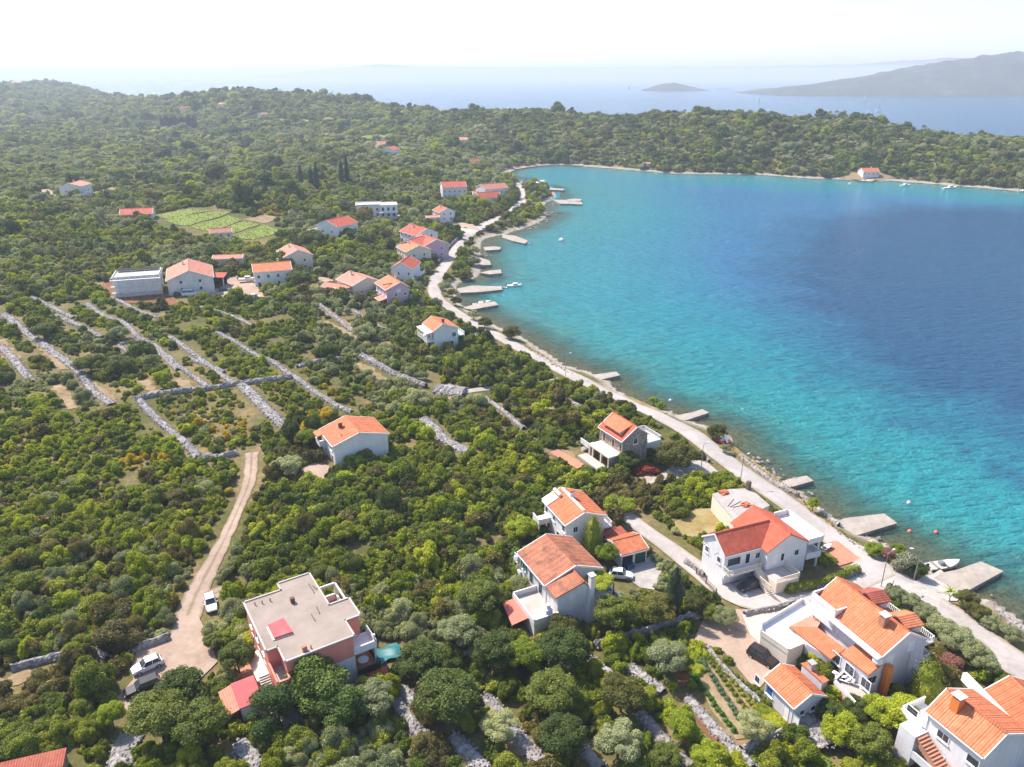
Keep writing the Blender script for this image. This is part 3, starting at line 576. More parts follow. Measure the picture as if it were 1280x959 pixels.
def build_gable(B, L, yl, yr, hw, hr, wall, roof, over, base, trim, cap=True, fine=False):
    x0, x1 = -L/2+.22, L/2-.22; B.x0, B.x1, B.y0, B.y1 = x0, x1, -(yr-over), yl-over; B.L, B.hw, B.hr, B.yl, B.yr = L, hw, hr, yl, yr
    zl = hw+(hr-hw)*over/yl-.05; zr = hw+(hr-hw)*over/yr-.05
    pts = [(B.y0, -base), (B.y1, -base), (B.y1, zl), (0, hr-.06), (B.y0, zr)]
    m = MB(); n_ = 5
    m.add([(x0, y, z) for y, z in pts]+[(x1, y, z) for y, z in pts], [(4,3,2,1,0), (5,6,7,8,9)]+[(i, (i+1)%5, 5+(i+1)%5, 5+i) for i in range(5)])
    B.part('wall', m, M[wall])
    r = MB(); h = L/2; th = .20
    if fine:
        nc = int(L/.105); xs_ = np.linspace(-h, h, nc); wv = .045*(.5+.5*np.sin(xs_*2*math.pi/.42)); nr = 9
        for y_, sg in ((yl, 1), (-yr, -1)):
            vs = []; base_ = 0
            for k in range(nr):
                t = k/(nr-1)
                for dz in ((.0, .035) if 0 < k < nr-1 else (.0,)):      # overlapping courses of tiles
                    for x_, w_ in zip(xs_, wv): vs.append((x_, y_*(1-t), hw+.1+(hr-hw)*t+w_+(.035-dz if k else 0)))
            rows_ = len(vs)//nc
            r.add(vs, [((a*nc+i), (a*nc+i+1), ((a+1)*nc+i+1), ((a+1)*nc+i)) if sg < 0 else ((a+1)*nc+i, (a+1)*nc+i+1, a*nc+i+1, a*nc+i) for a in range(rows_-1) for i in range(nc-1)])
        th = .19; hw_, hr_ = hw-.012, hr-.012
    else: hw_, hr_ = hw, hr
    r.slab([(-h, yl, hw_+.1), (-h, .0, hr_+.1), (h, .0, hr_+.1), (h, yl, hw_+.1)], th); r.slab([(-h, -yr, hw_+.1), (h, -yr, hw_+.1), (h, -.0, hr_+.1), (-h, -.0, hr_+.1)], th)
    B.roof = r.build('roof', M[roof], B.root, fix=not fine)
    if cap:
        c = MB(); c.tube((-h-.02, 0, hr+.11), (h+.02, 0, hr+.11), .15, 8); B.part('ridge_cap', c, M[roof], B.roof)
        for q, x in ((-1, -h), (1, h)):
            v = MB()
            pr = [(yl, hw+.13), (0, hr+.14), (-yr, hw+.13), (-yr, hw-.18), (0, hr-.17), (yl, hw-.18)]; xa_, xb_ = x+q*.02, x+q*.13
            v.add([(xa_, y, z) for y, z in pr]+[(xb_, y, z) for y, z in pr], [(0,1,4,5), (1,2,3,4), (6,11,10,7), (7,10,9,8)]+[(i, 6+i, 6+(i+1)%6, (i+1)%6) for i in range(6)])
            B.part('verge_trim', v, M[trim], B.roof)
        for y_ in (yl+.06, -yr-.06): B.part('gutter', MB().tube((-h, y_, hw-.06), (h, y_, hw-.06), .08, 6), M[trim], B.roof)
    if fine:
        for x_ in (x0+.12, x1-.12):
            for y_, k in ((B.y0, -1), (B.y1, 1)): B.part('downpipe', MB().tube((x_, y_+.07*k, -.5), (x_, y_+.07*k, hw-.15), .06, 6), M[trim])
    B.keep([(x0-.9, -yr-.4), (x1+.9, -yr-.4), (x1+.9, yl+.4), (x0-.9, yl+.4)])
def roofh(B, y): return B.hr-(B.hr-B.hw)*abs(y)/(B.yl if y > 0 else B.yr)
def house_at(name, label, px, py, L, W, deg, hw, hr, wall='white', roof='tileO', cat='house', rows=2, trim='frame', chim=True, **kw):
    """a house farther off: px,py its footprint centre on the ground, deg the ridge heading from +X"""
    p = at(px, py); B = Bld(name, label, cat, p, R(deg), p[2]); build_gable(B, L, W/2, W/2, hw, hr, wall, roof, .35, 2.0, trim)
    for k in range(rows):
        z = 1.5+2.7*k
        if z > hw-.4: break
        for sd_ in ('y-', 'y+'):
            nw = max(2, int(L/3.2))
            for i in range(nw): B.win(sd_, -L/2+L*(i+.5)/nw, z, 1.0, 1.25, sill=False)
        for sd_ in ('x-',):
            for u in (-W*.2, W*.2): B.win(sd_, u, z, .95, 1.15, sill=False)
    if chim: B.chimney(L*.18, W*.12, roofh(B, W*.12)-.3, hr+.7, .6)
    return B

# --- salmon flat-roofed house (nearest, lower left)
zg = H(*at(380, 850)[:2])-.2
HR = 7.2
c = at_z(375, 772, zg+HR); a_ = at_z(358.7, 826.3, zg+HR); b_ = at_z(440.8, 795, zg+HR)
B = Bld('flat_roofed_house', 'salmon pink two-storey house with a flat pale roof and a red hatch on it', 'house', c, math.atan2(b_[1]-a_[1], b_[0]-a_[0]), zg)
body = B.poly([(304.4,754.7),(353.5,738.6),(348.3,731.3),(387.3,717),(408.8,759.5),(433.9,749),(449.5,768.9),(429.7,776.2),(440.8,795),(358.7,826.3),(347.2,808.6),(335.8,812.7)], HR)
def sq(P):   # snap each edge to the house axes so that corners are square
    Q = [list(p) for p in P]; n_ = len(Q)
    for i in range(n_):
        j = (i+1)%n_
        if abs(Q[j][0]-Q[i][0]) > abs(Q[j][1]-Q[i][1]): m = (Q[i][1]+Q[j][1])/2; Q[i][1] = Q[j][1] = m
        else: m = (Q[i][0]+Q[j][0])/2; Q[i][0] = Q[j][0] = m
    return [tuple(q) for q in Q]
body = sq(body)
B.part('wall', MB().prism(body, -3, HR-.15), M['pink'])
cx_, cy_ = np.mean([p[0] for p in body]), np.mean([p[1] for p in body])
big = [(p[0]+.16*np.sign(p[0]-cx_), p[1]+.16*np.sign(p[1]-cy_)) for p in body]
rf = B.part('roof', MB().prism(big, HR-.148, HR+.06), M['flatroof'])
r = MB()
for p, q in zip(big, big[1:]+big[:1]):
    p, q = np.array(p), np.array(q); L_ = np.linalg.norm(q-p); r.box((*((p+q)/2), HR+.12), (L_+.2, .24, .20), math.atan2(q[1]-p[1], q[0]-p[0]))
B.part('parapet', r, M['concrete'], rf)
hp = B.poly([(334.8,781.3),(354.4,772.3),(366,789.7),(343,797.5)], HR+.4)
B.part('roof_hatch', MB().prism(hp, HR+.05, HR+.42), M['redmetal'], rf)
B.part('hatch_frame', MB().prism([(p[0]*1.06-.06*hp[0][0]-.25, p[1]-.1) for p in hp], HR+.055, HR+.20), M['cream'], rf)
p = B.loc(366, 753.5, HR); ch = B.part('chimney', MB().box((p[0], p[1], HR+.4), (.55, .55, .9)), M['brown'], rf)
p = B.loc(381, 814, HR); B.part('chimney', MB().box((p[0], p[1], HR+.45), (.6, .5, .8)), M['terracotta'], rf)
for x_, y_ in ((319, 757), (328, 755), (338, 752), (389, 811)):
    p = B.loc(x_, y_, HR); B.part('vent_pipe', MB().tube((p[0], p[1], HR), (p[0], p[1], HR+.6), .09), M['terracotta'], rf)
for (x1_, y1_), (x2_, y2_) in (((395.5,759),(399.5,768)), ((389,769),(394,777)), ((386,731),(393,742)), ((391,733),(396,738))):
    p = B.loc(x1_, y1_, HR); q = B.loc(x2_, y2_, HR); B.part('cable', MB().tube((p[0], p[1], HR+.14), (q[0], q[1], HR+.16), .07, 5), M['iron'], rf)
# recessed roof terrace, far right: low frame round an opening
t_ = sq(B.poly([(399.4,734.4),(417.2,729.2),(433.9,749),(408.8,759.5)], HR))
B.part('terrace_floor', MB().prism(t_, -3, HR-2.9), M['terracotta'])
B.railing([t_[0], t_[1], t_[2]], HR-.35, .35, 'white', True, 'terrace_beam'); B.railing([t_[0], t_[1], t_[2]], HR-2.9, 1.0, 'white', True, 'terrace_parapet')
for p in (t_[0], t_[1], t_[2]): B.part('column', MB().box((p[0], p[1], HR-1.6), (.28, .28, 2.6)), M['white'])
# front left balcony
t_ = sq(B.poly([(335.8,812.7),(347.2,808.6),(358.7,826.3),(347.5,830.5)], HR)); ext = [t_[0], t_[1], t_[2], t_[3]]
u_ = [(p[0], p[1]) for p in ext]; dn = np.array(body[9])-np.array(body[10]); dn = dn/np.linalg.norm(dn); k = -.6
fl = [np.array(body[11]), np.array(body[10]), np.array(body[9])+dn*.9, np.array(body[11])+(np.array(body[9])-np.array(body[10]))+dn*.9]
B.part('balcony', MB().prism(fl, -3, HR-3.0), M['pink']); B.railing([fl[0], fl[3], fl[2], np.array(body[9])], HR-3.0, 1.0, 'pink', True, 'parapet')
B.part('balcony_floor', MB().prism([np.array(f)*.985+np.mean(fl, axis=0)*.015 for f in fl], HR-3.01, HR-2.96), M['concrete'])
# right end: two balconies above one another
bx_ = body[7]; by_ = body[8]; ax_ = np.array(body[6])
ux = np.array((1., 0)); d_ = 2.6
q0, q1 = np.array(body[7]), np.array(body[8]); wdt = np.array((3.2, 0))
for z_, hh, mt, fm in ((HR-3.1, .95, 'white', 'gravel'), (HR-6.1, .95, 'black', 'terracotta')):
    P_ = [q1+np.array((0, 0)), q1+np.array((d_+1.1, 0)), np.array(body[6])+np.array((1.1, 0)), np.array(body[6])]
    P_ = [np.array((q1[0], q1[1])), np.array((body[6][0]+.9, q1[1])), np.array((body[6][0]+.9, body[6][1])), np.array((q1[0], body[6][1]))]
    if z_ < 2: P_ = [p+np.array((0, -.9)) if i < 2 else p for i, p in enumerate(P_)]
    B.part('balcony_floor', MB().prism(P_, z_-.2, z_), M['white' if z_ > 2 else 'terracotta']); B.railing([P_[0], P_[1], P_[2]], z_, hh, mt, True, 'parapet')
    if z_ > 2:
        for p in (P_[1],): B.part('column', MB().box((p[0]-.15, p[1]+.15, 1.5), (.25, .25, z_+5)), M['white'])
B.part('lower_wall', MB().prism([(q1[0]-3.5, q1[1]-.03), (q1[0]+.03, q1[1]-.03), (q1[0]+.03, q1[1]+.3), (q1[0]-3.5, q1[1]+.3)], -3, HR-3.4), M['white'])
p = (body[6][0]-.8, q1[1]+.9); B.part('round_table', MB().tube((p[0], p[1], HR-6.1), (p[0], p[1], HR-5.35), .08).tube((p[0], p[1], HR-5.35), (p[0], p[1], HR-5.3), .75, 14), M['white'])
B.x0, B.x1 = min(p[0] for p in body[11:]+body[:1]), max(p[0] for p in body); B.y0 = body[9][1]; B.y1 = max(p[1] for p in body)
B.x0 = body[0][0]; B.win('y-', B.loc(395, 822, HR-2)[0], HR-1.7, .75, .7)
yl_ = sorted((body[0][1], body[11][1]))
for i in range(3):
    B.win('x-', yl_[0]+(yl_[1]-yl_[0])*(.22+.28*i), HR-1.7, 1.1, 1.2); B.win('x-', yl_[0]+(yl_[1]-yl_[0])*(.22+.28*i), HR-4.7, 1.1, 1.9, 'door', 'brown')
s0 = np.array(fl[0]); B.steps((s0[0]-.9, s0[1]-5.6), (s0[0]-.9, s0[1]-.3), 0, HR-3.2, 1.3, 'cream'); B.railing([(s0[0]-.25, s0[1]-5.6), (s0[0]-.25, s0[1]-2.)], .9, 1.6, 'cream', True, 'stair_wall')
B.part('canopy', MB().slab([(B.x0-.05, yl_[0]+.4, 2.9), (B.x0-1.7, yl_[0]+.4, 2.6), (B.x0-1.7, yl_[0]+6, 2.6), (B.x0-.05, yl_[0]+6, 2.9)], .12), M['cream'])
B.part('awning', MB().slab([(q1[0]+1.3, q1[1]-1., 1.0), (q1[0]+1.0, q1[1]-2.9, .4), (q1[0]+3.6, q1[1]-2.9, .4), (q1[0]+3.9, q1[1]-1., 1.0)], .1), M['tileR'])
B.keep([(p[0]*1.08, p[1]*1.08) for p in body]); B.keep([(fl[0][0]-2, fl[0][1]-6), (fl[0][0], fl[0][1]-6), fl[0], (fl[0][0]-2, fl[0][1])]); B.keep([(q1[0], q1[1]-3.5), (q1[0]+5, q1[1]-3.5), (q1[0]+5, q1[1]+6), (q1[0], q1[1]+6)])
PINK = B
# --- red-roofed shed next to it
zg = H(*at(312, 890)[:2]); P0 = at_z(305, 868, zg+2.6)
S_ = Bld('garden_shed', 'small shed with a bright red sheet roof beside the salmon house', 'shed', P0, B.rz, zg)
q = sq(S_.poly([(286,856.5),(316.5,845.5),(329,872.5),(301.5,885)], 2.6)); S_.part('roof', MB().slab([(*q[0], 2.75), (*q[1], 2.75), (*q[2], 2.45), (*q[3], 2.45)], .12), M['redmetal'])
ins = [(q[i][0]+(.25 if i in (0, 3) else -.25), q[i][1]+(.25 if i > 1 else -.25)) for i in range(4)]
S_.part('wall', MB().prism(ins, -1.5, [2.6, 2.6, 2.33, 2.33] if True else 2.4), M['white'])
l_ = [q[0], q[3], (q[3][0]-1.6, q[3][1]), (q[0][0]-1.6, q[0][1])]
S_.part('lean_to_roof', MB().slab([(*l_[0], 2.6), (*l_[1], 2.38), (*l_[2], 2.0), (*l_[3], 2.2)], .1), M['tileP'])
ridges = MB()
for i in range(14):
    t = (i+.5)/14; x_ = q[0][0]+(q[1][0]-q[0][0])*t; ridges.tube((x_, q[0][1], 2.77), (x_, q[3][1], 2.47), .035, 5)
S_.part('sheet_rib', ridges, M['redmetal']); S_.keep([(p[0]*1.25, p[1]*1.25) for p in q]); S_.keep(l_)
patch('paved_yard', None, M['terracotta'], .12, world=[B.world(B.x0-4, yl_[0]-3), B.world(B.x0-.2, yl_[0]-3), B.world(B.x0-.2, yl_[1]-1), B.world(B.x0-3, yl_[1]-1)])
patch('paved_yard', None, M['gravel'], .12, world=[B.world(*(fl[0]+np.array((-2.5, -6.5)))), B.world(*(fl[2]+np.array((1, -4)))), B.world(*fl[2]), B.world(*(fl[0]+np.array((-2.5, 0))))])
# turquoise tarp on a bank
p = at(486, 818); tg = MB(); g = 7
for i in range(g):
    for j in range(g): pass
xs_ = np.linspace(-1.7, 1.7, 9); vs = []; 
for i, a in enumerate(xs_):
    for j, b in enumerate(xs_): vs.append((a*(1+.1*math.sin(b*2)), b*(.85+.1*math.sin(a*3)), .55+.25*math.sin(a*1.7+b)*math.cos(b*1.3)))
tg.add(vs, [(i*9+j, i*9+j+1, (i+1)*9+j+1, (i+1)*9+j) for i in range(8) for j in range(8)])
o = tg.build('tarpaulin', M['tarp'], smooth=True); o.location = (p[0], p[1], p[2]-.2); o.rotation_euler = (0, 0, .5); tag(o, 'turquoise tarpaulin spread over a heap beside the salmon house', 'tarpaulin'); keep_poly([(p[0]-3.4, p[1]-3.5), (p[0]+2.8, p[1]-3.5), (p[0]+2.8, p[1]+2.6), (p[0]-2.8, p[1]+2.6)])

# --- white house alone in the scrub
A_ = gable('house', 'lone white house with a plain gable in the scrub above the dirt track', (449.1,541), (430.8,520.6), (414.6,557.6), (485.7,541), 5.2, 7.0, 'white', 'tileO')
A_.win('y+', -2.0, 3.9, 1, 1.3); A_.win('y+', 1.6, 3.9, 1, 1.3); A_.win('y+', -2.3, 1.2, 1, 2.1, 'door', 'brown'); A_.win('y+', 2., 1.4, 1, 1.2)
A_.chimney(1.0, 2.2, roofh(A_, 2.2)-.3, 7.3, .7, 'brown'); A_.part('vent_pipe', MB().tube((-2.5, 3.2, 5.5), (-2.5, 3.2, 6.6), .1), M['terracotta'], A_.roof)
A_.part('roof_step', MB().slab([(A_.L/2-2.8, A_.yl+1.3, 5.0), (A_.L/2-2.8, A_.yl-.3, 5.45), (A_.L/2, A_.yl-.3, 5.45), (A_.L/2, A_.yl+1.3, 5.0)], .2), M['tileO'], A_.roof)
A_.part('balcony', MB().box((A_.L/2-1.6, A_.y1+.7, 2.7), (2.6, 1.4, .2)), M['white']); A_.railing([(A_.L/2-2.9, A_.y1), (A_.L/2-2.9, A_.y1+1.35), (A_.L/2-.3, A_.y1+1.35)], 2.8, .95, 'white', True)
p = at(387, 580); patch('paved_yard', [(378,585),(395,578),(412,583),(405,603),(385,603)], M['dirt'], .1)
# --- house with the solar heater
Bh = gable('house', 'white house whose orange roof carries a white solar water heater and a chimney', (731,641), (701,610), (708.5,659.5), (752.5,638.5), 5.8, 7.5, 'white', 'tileO')
p = Bh.loc(687.5, 622, 6.7); sl_ = (Bh.hr-Bh.hw)/Bh.yl
def rz_(y): return roofh(Bh, y)+.2
px0, py0 = p; o = Bh.part('solar_panel', MB().slab([(px0-1.2, py0-1.1, rz_(py0-1.1)+.12), (px0-1.2, py0+1.1, rz_(py0+1.1)+.12), (px0+1.2, py0+1.1, rz_(py0+1.1)+.12), (px0+1.2, py0-1.1, rz_(py0-1.1)+.12)], .12), M['panel'], Bh.roof)
Bh.part('water_tank', MB().tube((px0-1.2, py0-1.5, rz_(py0-1.4)+.35), (px0+1.2, py0-1.5, rz_(py0-1.4)+.35), .32, 10), M['tank'], Bh.roof)
Bh.chimney(1.2, -.4, 6.9, 8.5, .75, 'white'); Bh.part('roof_edge', MB().slab([(-Bh.L/2+.5, -.35, 7.72), (Bh.L/2-.3, -.35, 7.72), (Bh.L/2-.3, .15, 7.74), (-Bh.L/2+.5, .15, 7.74)], .25), M['white'], Bh.roof)
for u in (-3.2, 0.6, 3.6): Bh.win('y+', u, 4.3, 1.0, 1.3); 
Bh.win('y+', -1.2, 1.4, 1.1, 2.1, 'door', 'dark'); Bh.win('y+', 2.6, 1.6, 1.1, 1.3)
Bh.part('balcony', MB().box((-.5, Bh.y0-1.0, 2.8), (7., 2., .22)), M['white']); Bh.railing([(-4, Bh.y0), (-4, Bh.y0-1.95), (3, Bh.y0-1.95), (3, Bh.y0)], 2.9)
Bh.win('y-', -2, 4.2, 1.2, 2.1, 'door', 'glass'); Bh.win('x-', 1.6, 4.4, .9, 1.1); Bh.win('x-', -1.5, 1.5, .9, 1.1)
Bh.part('terrace', MB().box((Bh.L/2-1.4, Bh.y1+1.2, 2.6), (2.6, 2.4, .25)), M['white']); Bh.railing([(Bh.L/2-2.7, Bh.y1), (Bh.L/2-2.7, Bh.y1+2.3), (Bh.L/2-.2, Bh.y1+2.3)], 2.7, .9, 'white', True)
for dx_ in (-2.6, -.2): Bh.part('column', MB().box((Bh.L/2+dx_, Bh.y1+2.25, .6), (.22, .22, 4.)), M['white'])
# --- house with the weathered brown roof and sun terrace
C_ = gable('house', 'white house with a mottled brown tile roof, tall gable chimney and raised white terrace', (720,707), (683.3,668), (668,717), (738,694), 5.8, 7.8, 'whitedirty', 'tileB')
e1 = C_.loc(718, 731.5, 7.2); xn = e1[0]; yo = C_.loc(738.8, 734.4, 5.8)[1]; yl_ = C_.yl
m = MB(); xa, xb = xn+.2, C_.x0+.02; yr_ = abs(C_.y0); ym = .55; yb = yo+.3
zr2 = 7.1
m.add([(x_, y_, z_) for x_ in (xa, xb) for y_, z_ in ((yb, -2), (C_.y1-.01, -2), (C_.y1-.01, 5.85), (ym, zr2-.1), (yb, 5.9))], [(4,3,2,1,0), (5,6,7,8,9)]+[(i, (i+1)%5, 5+(i+1)%5, 5+i) for i in range(5)])
C_.part('wing_wall', m, M['whitedirty']); r = MB(); xb2 = -C_.L/2+.5
r.slab([(xn, yl_, 5.88), (xn, ym, zr2+.1), (xb2, ym, zr2+.1), (xb2, yl_, 5.88)], .2); r.slab([(xn, ym, zr2+.1), (xn, yo, 5.9), (xb2, yo, 5.9), (xb2, ym, zr2+.1)], .2)
wr = C_.part('wing_roof', r, M['tileB']); C_.part('ridge_cap', MB().tube((xn, ym, zr2+.12), (xb2, ym, zr2+.12), .15, 8), M['tileO'], wr)
ch = MB(); cy0 = ym-1.2
ch.add([(xa-.9, cy0-.9, -2), (xa, cy0-.9, -2), (xa, cy0+.9, -2), (xa-.9, cy0+.9, -2), (xa-.75, cy0-.35, 4.8), (xa, cy0-.35, 4.8), (xa, cy0+.35, 4.8), (xa-.75, cy0+.35, 4.8)], [(3,2,1,0),(4,5,6,7),(0,1,5,4),(1,2,6,5),(2,3,7,6),(3,0,4,7)])
ch.box((xa-.375, cy0, 6.3), (.75, .7, 3.)); co = C_.part('chimney', ch, M['white']); cc = MB()
for i in (-1, 1):
    for j in (-1, 1): cc.box((xa-.375+i*.33, cy0+j*.3, 8.0), (.14, .14, .4))
cc.box((xa-.375, cy0, 8.25), (1.05, 1.0, .12)); C_.part('chimney_cap', cc, M['cream'], co)
tp = sq(C_.poly([(644,739),(671.6,734),(694,768),(663.5,777)], 3.2))
yi, yo2 = C_.y1, max(p[1] for p in tp); xl_, xh_ = min(p[0] for p in tp), max(p[0] for p in tp)
C_.part('terrace', MB().box(((xl_+xh_)/2, (yi+yo2)/2, .1), (xh_-xl_, yo2-yi, 4.6)), M['whitedirty']); C_.railing([(xh_, yi+.1), (xh_, yo2), (xl_, yo2), (xl_, yi+.1)], 2.4, .9, 'white', True, 'parapet')
C_.part('terrace_floor', MB().box(((xl_+xh_)/2, (yi+yo2)/2, 2.42), (xh_-xl_-.3, yo2-yi-.2, .05)), M['concrete'])
C_.part('barbecue', MB().box((xl_+.8, yi+1.4, 3.2), (1.1, 1.1, 1.6)).box((xl_+.8, yi+1.4, 4.2), (.6, .6, .9)), M['white'])
aw = C_.poly([(628,753),(643,749),(662,773),(640,781)], 2.3); C_.part('awning', MB().slab([(*aw[0], 2.2), (*aw[1], 2.5), (*aw[2], 2.5), (*aw[3], 2.2)], .08), M['awning'])
for p in (aw[0], aw[3]): C_.part('awning_post', MB().tube((p[0], p[1], -1), (p[0], p[1], 2.15), .06), M['steel'])
C_.keep(aw); C_.keep([(xl_-.5, yi), (xl_-.5, yo2+.6), (xh_+.5, yo2+.6), (xh_+.5, yi)]); C_.keep([(xa-1.5, yb-1), (xa-1.5, C_.y1), (xb, C_.y1), (xb, yb-1)])
for u in (-2.6, .5): C_.win('y+', u, 3.6, 1.3, 2.1, 'door', 'glass')
for u in (3., 6.): C_.shutter_win('y+', u, 4.1, 1.0, 1.2)
C_.part('satellite_dish', MB().tube((C_.x1-.1, C_.y1+.7, 5.1), (C_.x1-.25, C_.y1+.95, 5.2), .55, 12, .35), M['white'])
pg = C_.poly([(740,712),(768,745)], 3); p0 = C_.loc(752, 724, 3.); 
fl_ = [(xa+.3, yb-.1), (xb2+.2, yb-.1), (xb2+.2, -C_.yr-.2), (xa+.3, -C_.yr-.2)]
C_.part('patio_slab', MB().prism(fl_, -1, 2.4), M['whitedirty']); C_.railing([fl_[0], fl_[3], fl_[2]], 2.4, .95)
pm = MB()
for i in range(4): pm.box((xa+.5+(xb2-xa)*i/3.6, (fl_[0][1]+fl_[2][1])/2, 4.7), (.12, abs(fl_[0][1]-fl_[2][1]), .14))
for p in fl_: pm.box((p[0], p[1], 3.5), (.14, .14, 2.4))
C_.part('pergola', pm, M['brown']); C_PERG = C_.world((fl_[0][0]+fl_[1][0])/2, (fl_[0][1]+fl_[2][1])/2); 
wl = C_.poly([(756,713),(783,742)], 3.0); C_.railing([(C_.x1-2, -C_.yr-.5), (xa-2.5, -C_.yr-.5)], 2.3, .9, 'whitedirty', True, 'side_wall'); C_.part('side_wall_base', MB().box(((C_.x1-2+xa-2.5)/2, -C_.yr-.5, .6), (C_.x1-2-xa+2.5, .3, 3.4)), M['whitedirty'])
# --- double garage
D_ = gable('garage', 'double garage with an orange tile roof and one open bay', (765,677), (799,668.5), (780,668), (789,692), 2.7, 3.6, 'white', 'tileO', cat='garage', over=.3)
w2 = D_.L*.42
D_.win('y-', D_.L*.24, 1.15, w2, 2.2, 'garage_door', 'green'); D_.win('y-', -D_.L*.24, 1.15, w2, 2.2, 'garage_bay', 'dark')
cvp = Bld('car_port', 'low red-tiled lean-to roof between the garage and the house with the solar heater', 'lean-to', at(768, 672), D_.rz, D_.zg)
q = cvp.poly([(752,664),(776,659),(785,668),(762,679)], 2.6); cvp.part('roof', MB().slab([(*q[0], 2.6), (*q[1], 2.9), (*q[2], 2.8), (*q[3], 2.5)], .15), M['tileD'])
pm = MB(); [pm.box((p[0]*.9+.1*q[0][0], p[1]*.9+.1*q[0][1], .8), (.18, .18, 3.4)) for p in q]; cvp.part('post', pm, M['white']); cvp.keep(q)
# --- big white L-shaped house by the lane
E_ = gable('house', 'large white house with a bright red roof, cross wing, outside stair and seaward balconies', (893.6,667.5), (961.6,650.8), None, (931,690), 5.8, 8.2, 'white', 'tileR', over=.3)
yb_ = abs(E_.loc(874.8, 668, 5.8)[1])
# cross wing
g1 = E_.loc(940.5, 632.5, 8.2); g2 = E_.loc(989.7, 668.7, 8.2)
wx0 = E_.loc(956, 689, 5.8)[0]; wy = g2[1]
xr = (g1[0]+g2[0])/2; half = abs(xr-wx0); half = min(max(half, 4.2), 7.)
far_y = g1[1]
def wing(B, xr, half, y_near, y_far, hw, hr, wall, roof, base=2.):
    m = MB(); yn, yf = y_near+.25, y_far-.25; hh = half-.35
    pts = [(xr-hh, -base), (xr+hh, -base), (xr+hh, hw+.1), (xr, hr-.07), (xr-hh, hw+.1)]
    m.add([(x, yn, z) for x, z in pts]+[(x, yf, z) for x, z in pts], [(4,3,2,1,0), (5,6,7,8,9)]+[(i, (i+1)%5, 5+(i+1)%5, 5+i) for i in range(5)]); B.part('wing_wall', m, M[wall])
    r = MB(); r.slab([(xr-half, y_near, hw+.08), (xr, y_near, hr+.12), (xr, y_far, hr+.12), (xr-half, y_far, hw+.08)], .2); r.slab([(xr, y_near, hr+.12), (xr+half, y_near, hw+.08), (xr+half, y_far, hw+.08), (xr, y_far, hr+.12)], .2)
    o = B.part('wing_roof', r, M[roof]); B.part('ridge_cap', MB().tube((xr, y_near, hr+.13), (xr, y_far, hr+.13), .15, 8), M[roof], o)
    B.keep([(xr-half-.5, y_near-.6), (xr+half+.5, y_near-.6), (xr+half+.5, y_far+.6), (xr-half-.5, y_far+.6)]); return yn
yn = wing(E_, xr, half, min(wy, E_.y0-1.5), far_y, 5.8, 8.25, 'white', 'tileR')
E_.y0w = yn; y0s = E_.y0
E_.y0 = yn
E_.win('y-', xr-half*.55, 3.9, .95, 2.1, 'door', 'frame'); E_.win('y-', xr-half*.2, 4.0, .7, 1.5); E_.win('y-', xr+half*.45, 4.2, .9, 1.1); E_.win('y-', xr+half*.1, 1.2, .9, 1.0)
E_.y0 = y0s
xw = xr-half
E_.win('y-', E_.x0+1.9, 4.2, 2.6, 1.5, fr='frame'); E_.win('y-', E_.x0+4.6, 4.1, .9, 1.9, 'door', 'dark'); E_.win('y-', E_.x0+6.6, 4.2, .9, 1.1)
E_.win('y-', E_.x0+4.4, 1.1, 1., 2.1, 'door', 'frame'); E_.win('x-', 1.8, 4.1, .9, 1.1); E_.win('x-', -1.5, 4.1, .9, 1.1)
bal = [(E_.x0, y0s), (E_.x0, y0s-1.5), (xw-.4, y0s-1.5), (xw-.4, y0s)]
E_.part('balcony', MB().prism(bal, 2.6, 2.8), M['white']); E_.railing(bal[:3], 2.8, .95, 'cream', False)
tx0, tx1 = xw-.3, xw+4.2; tyn, tyf = yn-3.6, yn
E_.part('terrace', MB().prism([(tx0, tyn), (tx1, tyn), (tx1, tyf), (tx0, tyf)], -2, 2.2), M['cream']); E_.railing([(tx0, tyn), (tx1, tyn), (tx1, tyf)], 2.2, .95, 'cream', False)
E_.part('terrace_floor', MB().prism([(tx0+.2, tyn+.2), (tx1-.2, tyn+.2), (tx1-.2, tyf), (tx0+.2, tyf)], 2.2, 2.24), M['concrete'])
E_.steps((tx0-.7, tyn-.2), (tx0-.7, y0s-1.5), 0, 2.7, 1.2, 'cream'); E_.railing([(tx0-1.4, tyn-.2), (tx0-1.4, y0s-1.6)], 1.3, 1.1, 'cream')
sx1 = xr+half
for z_ in (2.5, 5.5):
    bb = [(sx1-.3, far_y-1.), (sx1+2.6, far_y-1.), (sx1+2.6, yn-.3), (sx1-.3, yn-.3)]
    E_.part('balcony', MB().prism(bb, z_-.2, z_), M['white']); E_.railing([bb[0], bb[1], bb[2], bb[3]], z_, .95, 'white', True, 'parapet')
for t in (.05, .5, .95): E_.part('column', MB().box((sx1+2.45, yn-.15+(far_y-1-yn)*t, 2.2), (.28, .28, 6.4)), M['white'])
E_.keep([(sx1, yn-1), (sx1+3.2, yn-1), (sx1+3.2, far_y), (sx1, far_y)]); E_.keep([(tx0-2, tyn-1), (tx1+1, tyn-1), (tx1+1, tyf), (tx0-2, tyf)])
for i in range(2): E_.part('wall_lamp', MB().tube((E_.x0-.05, 1.8-3*i, 5.2), (E_.x0-.8, 1.8-3*i, 5.1), .05, 5), M['iron'])
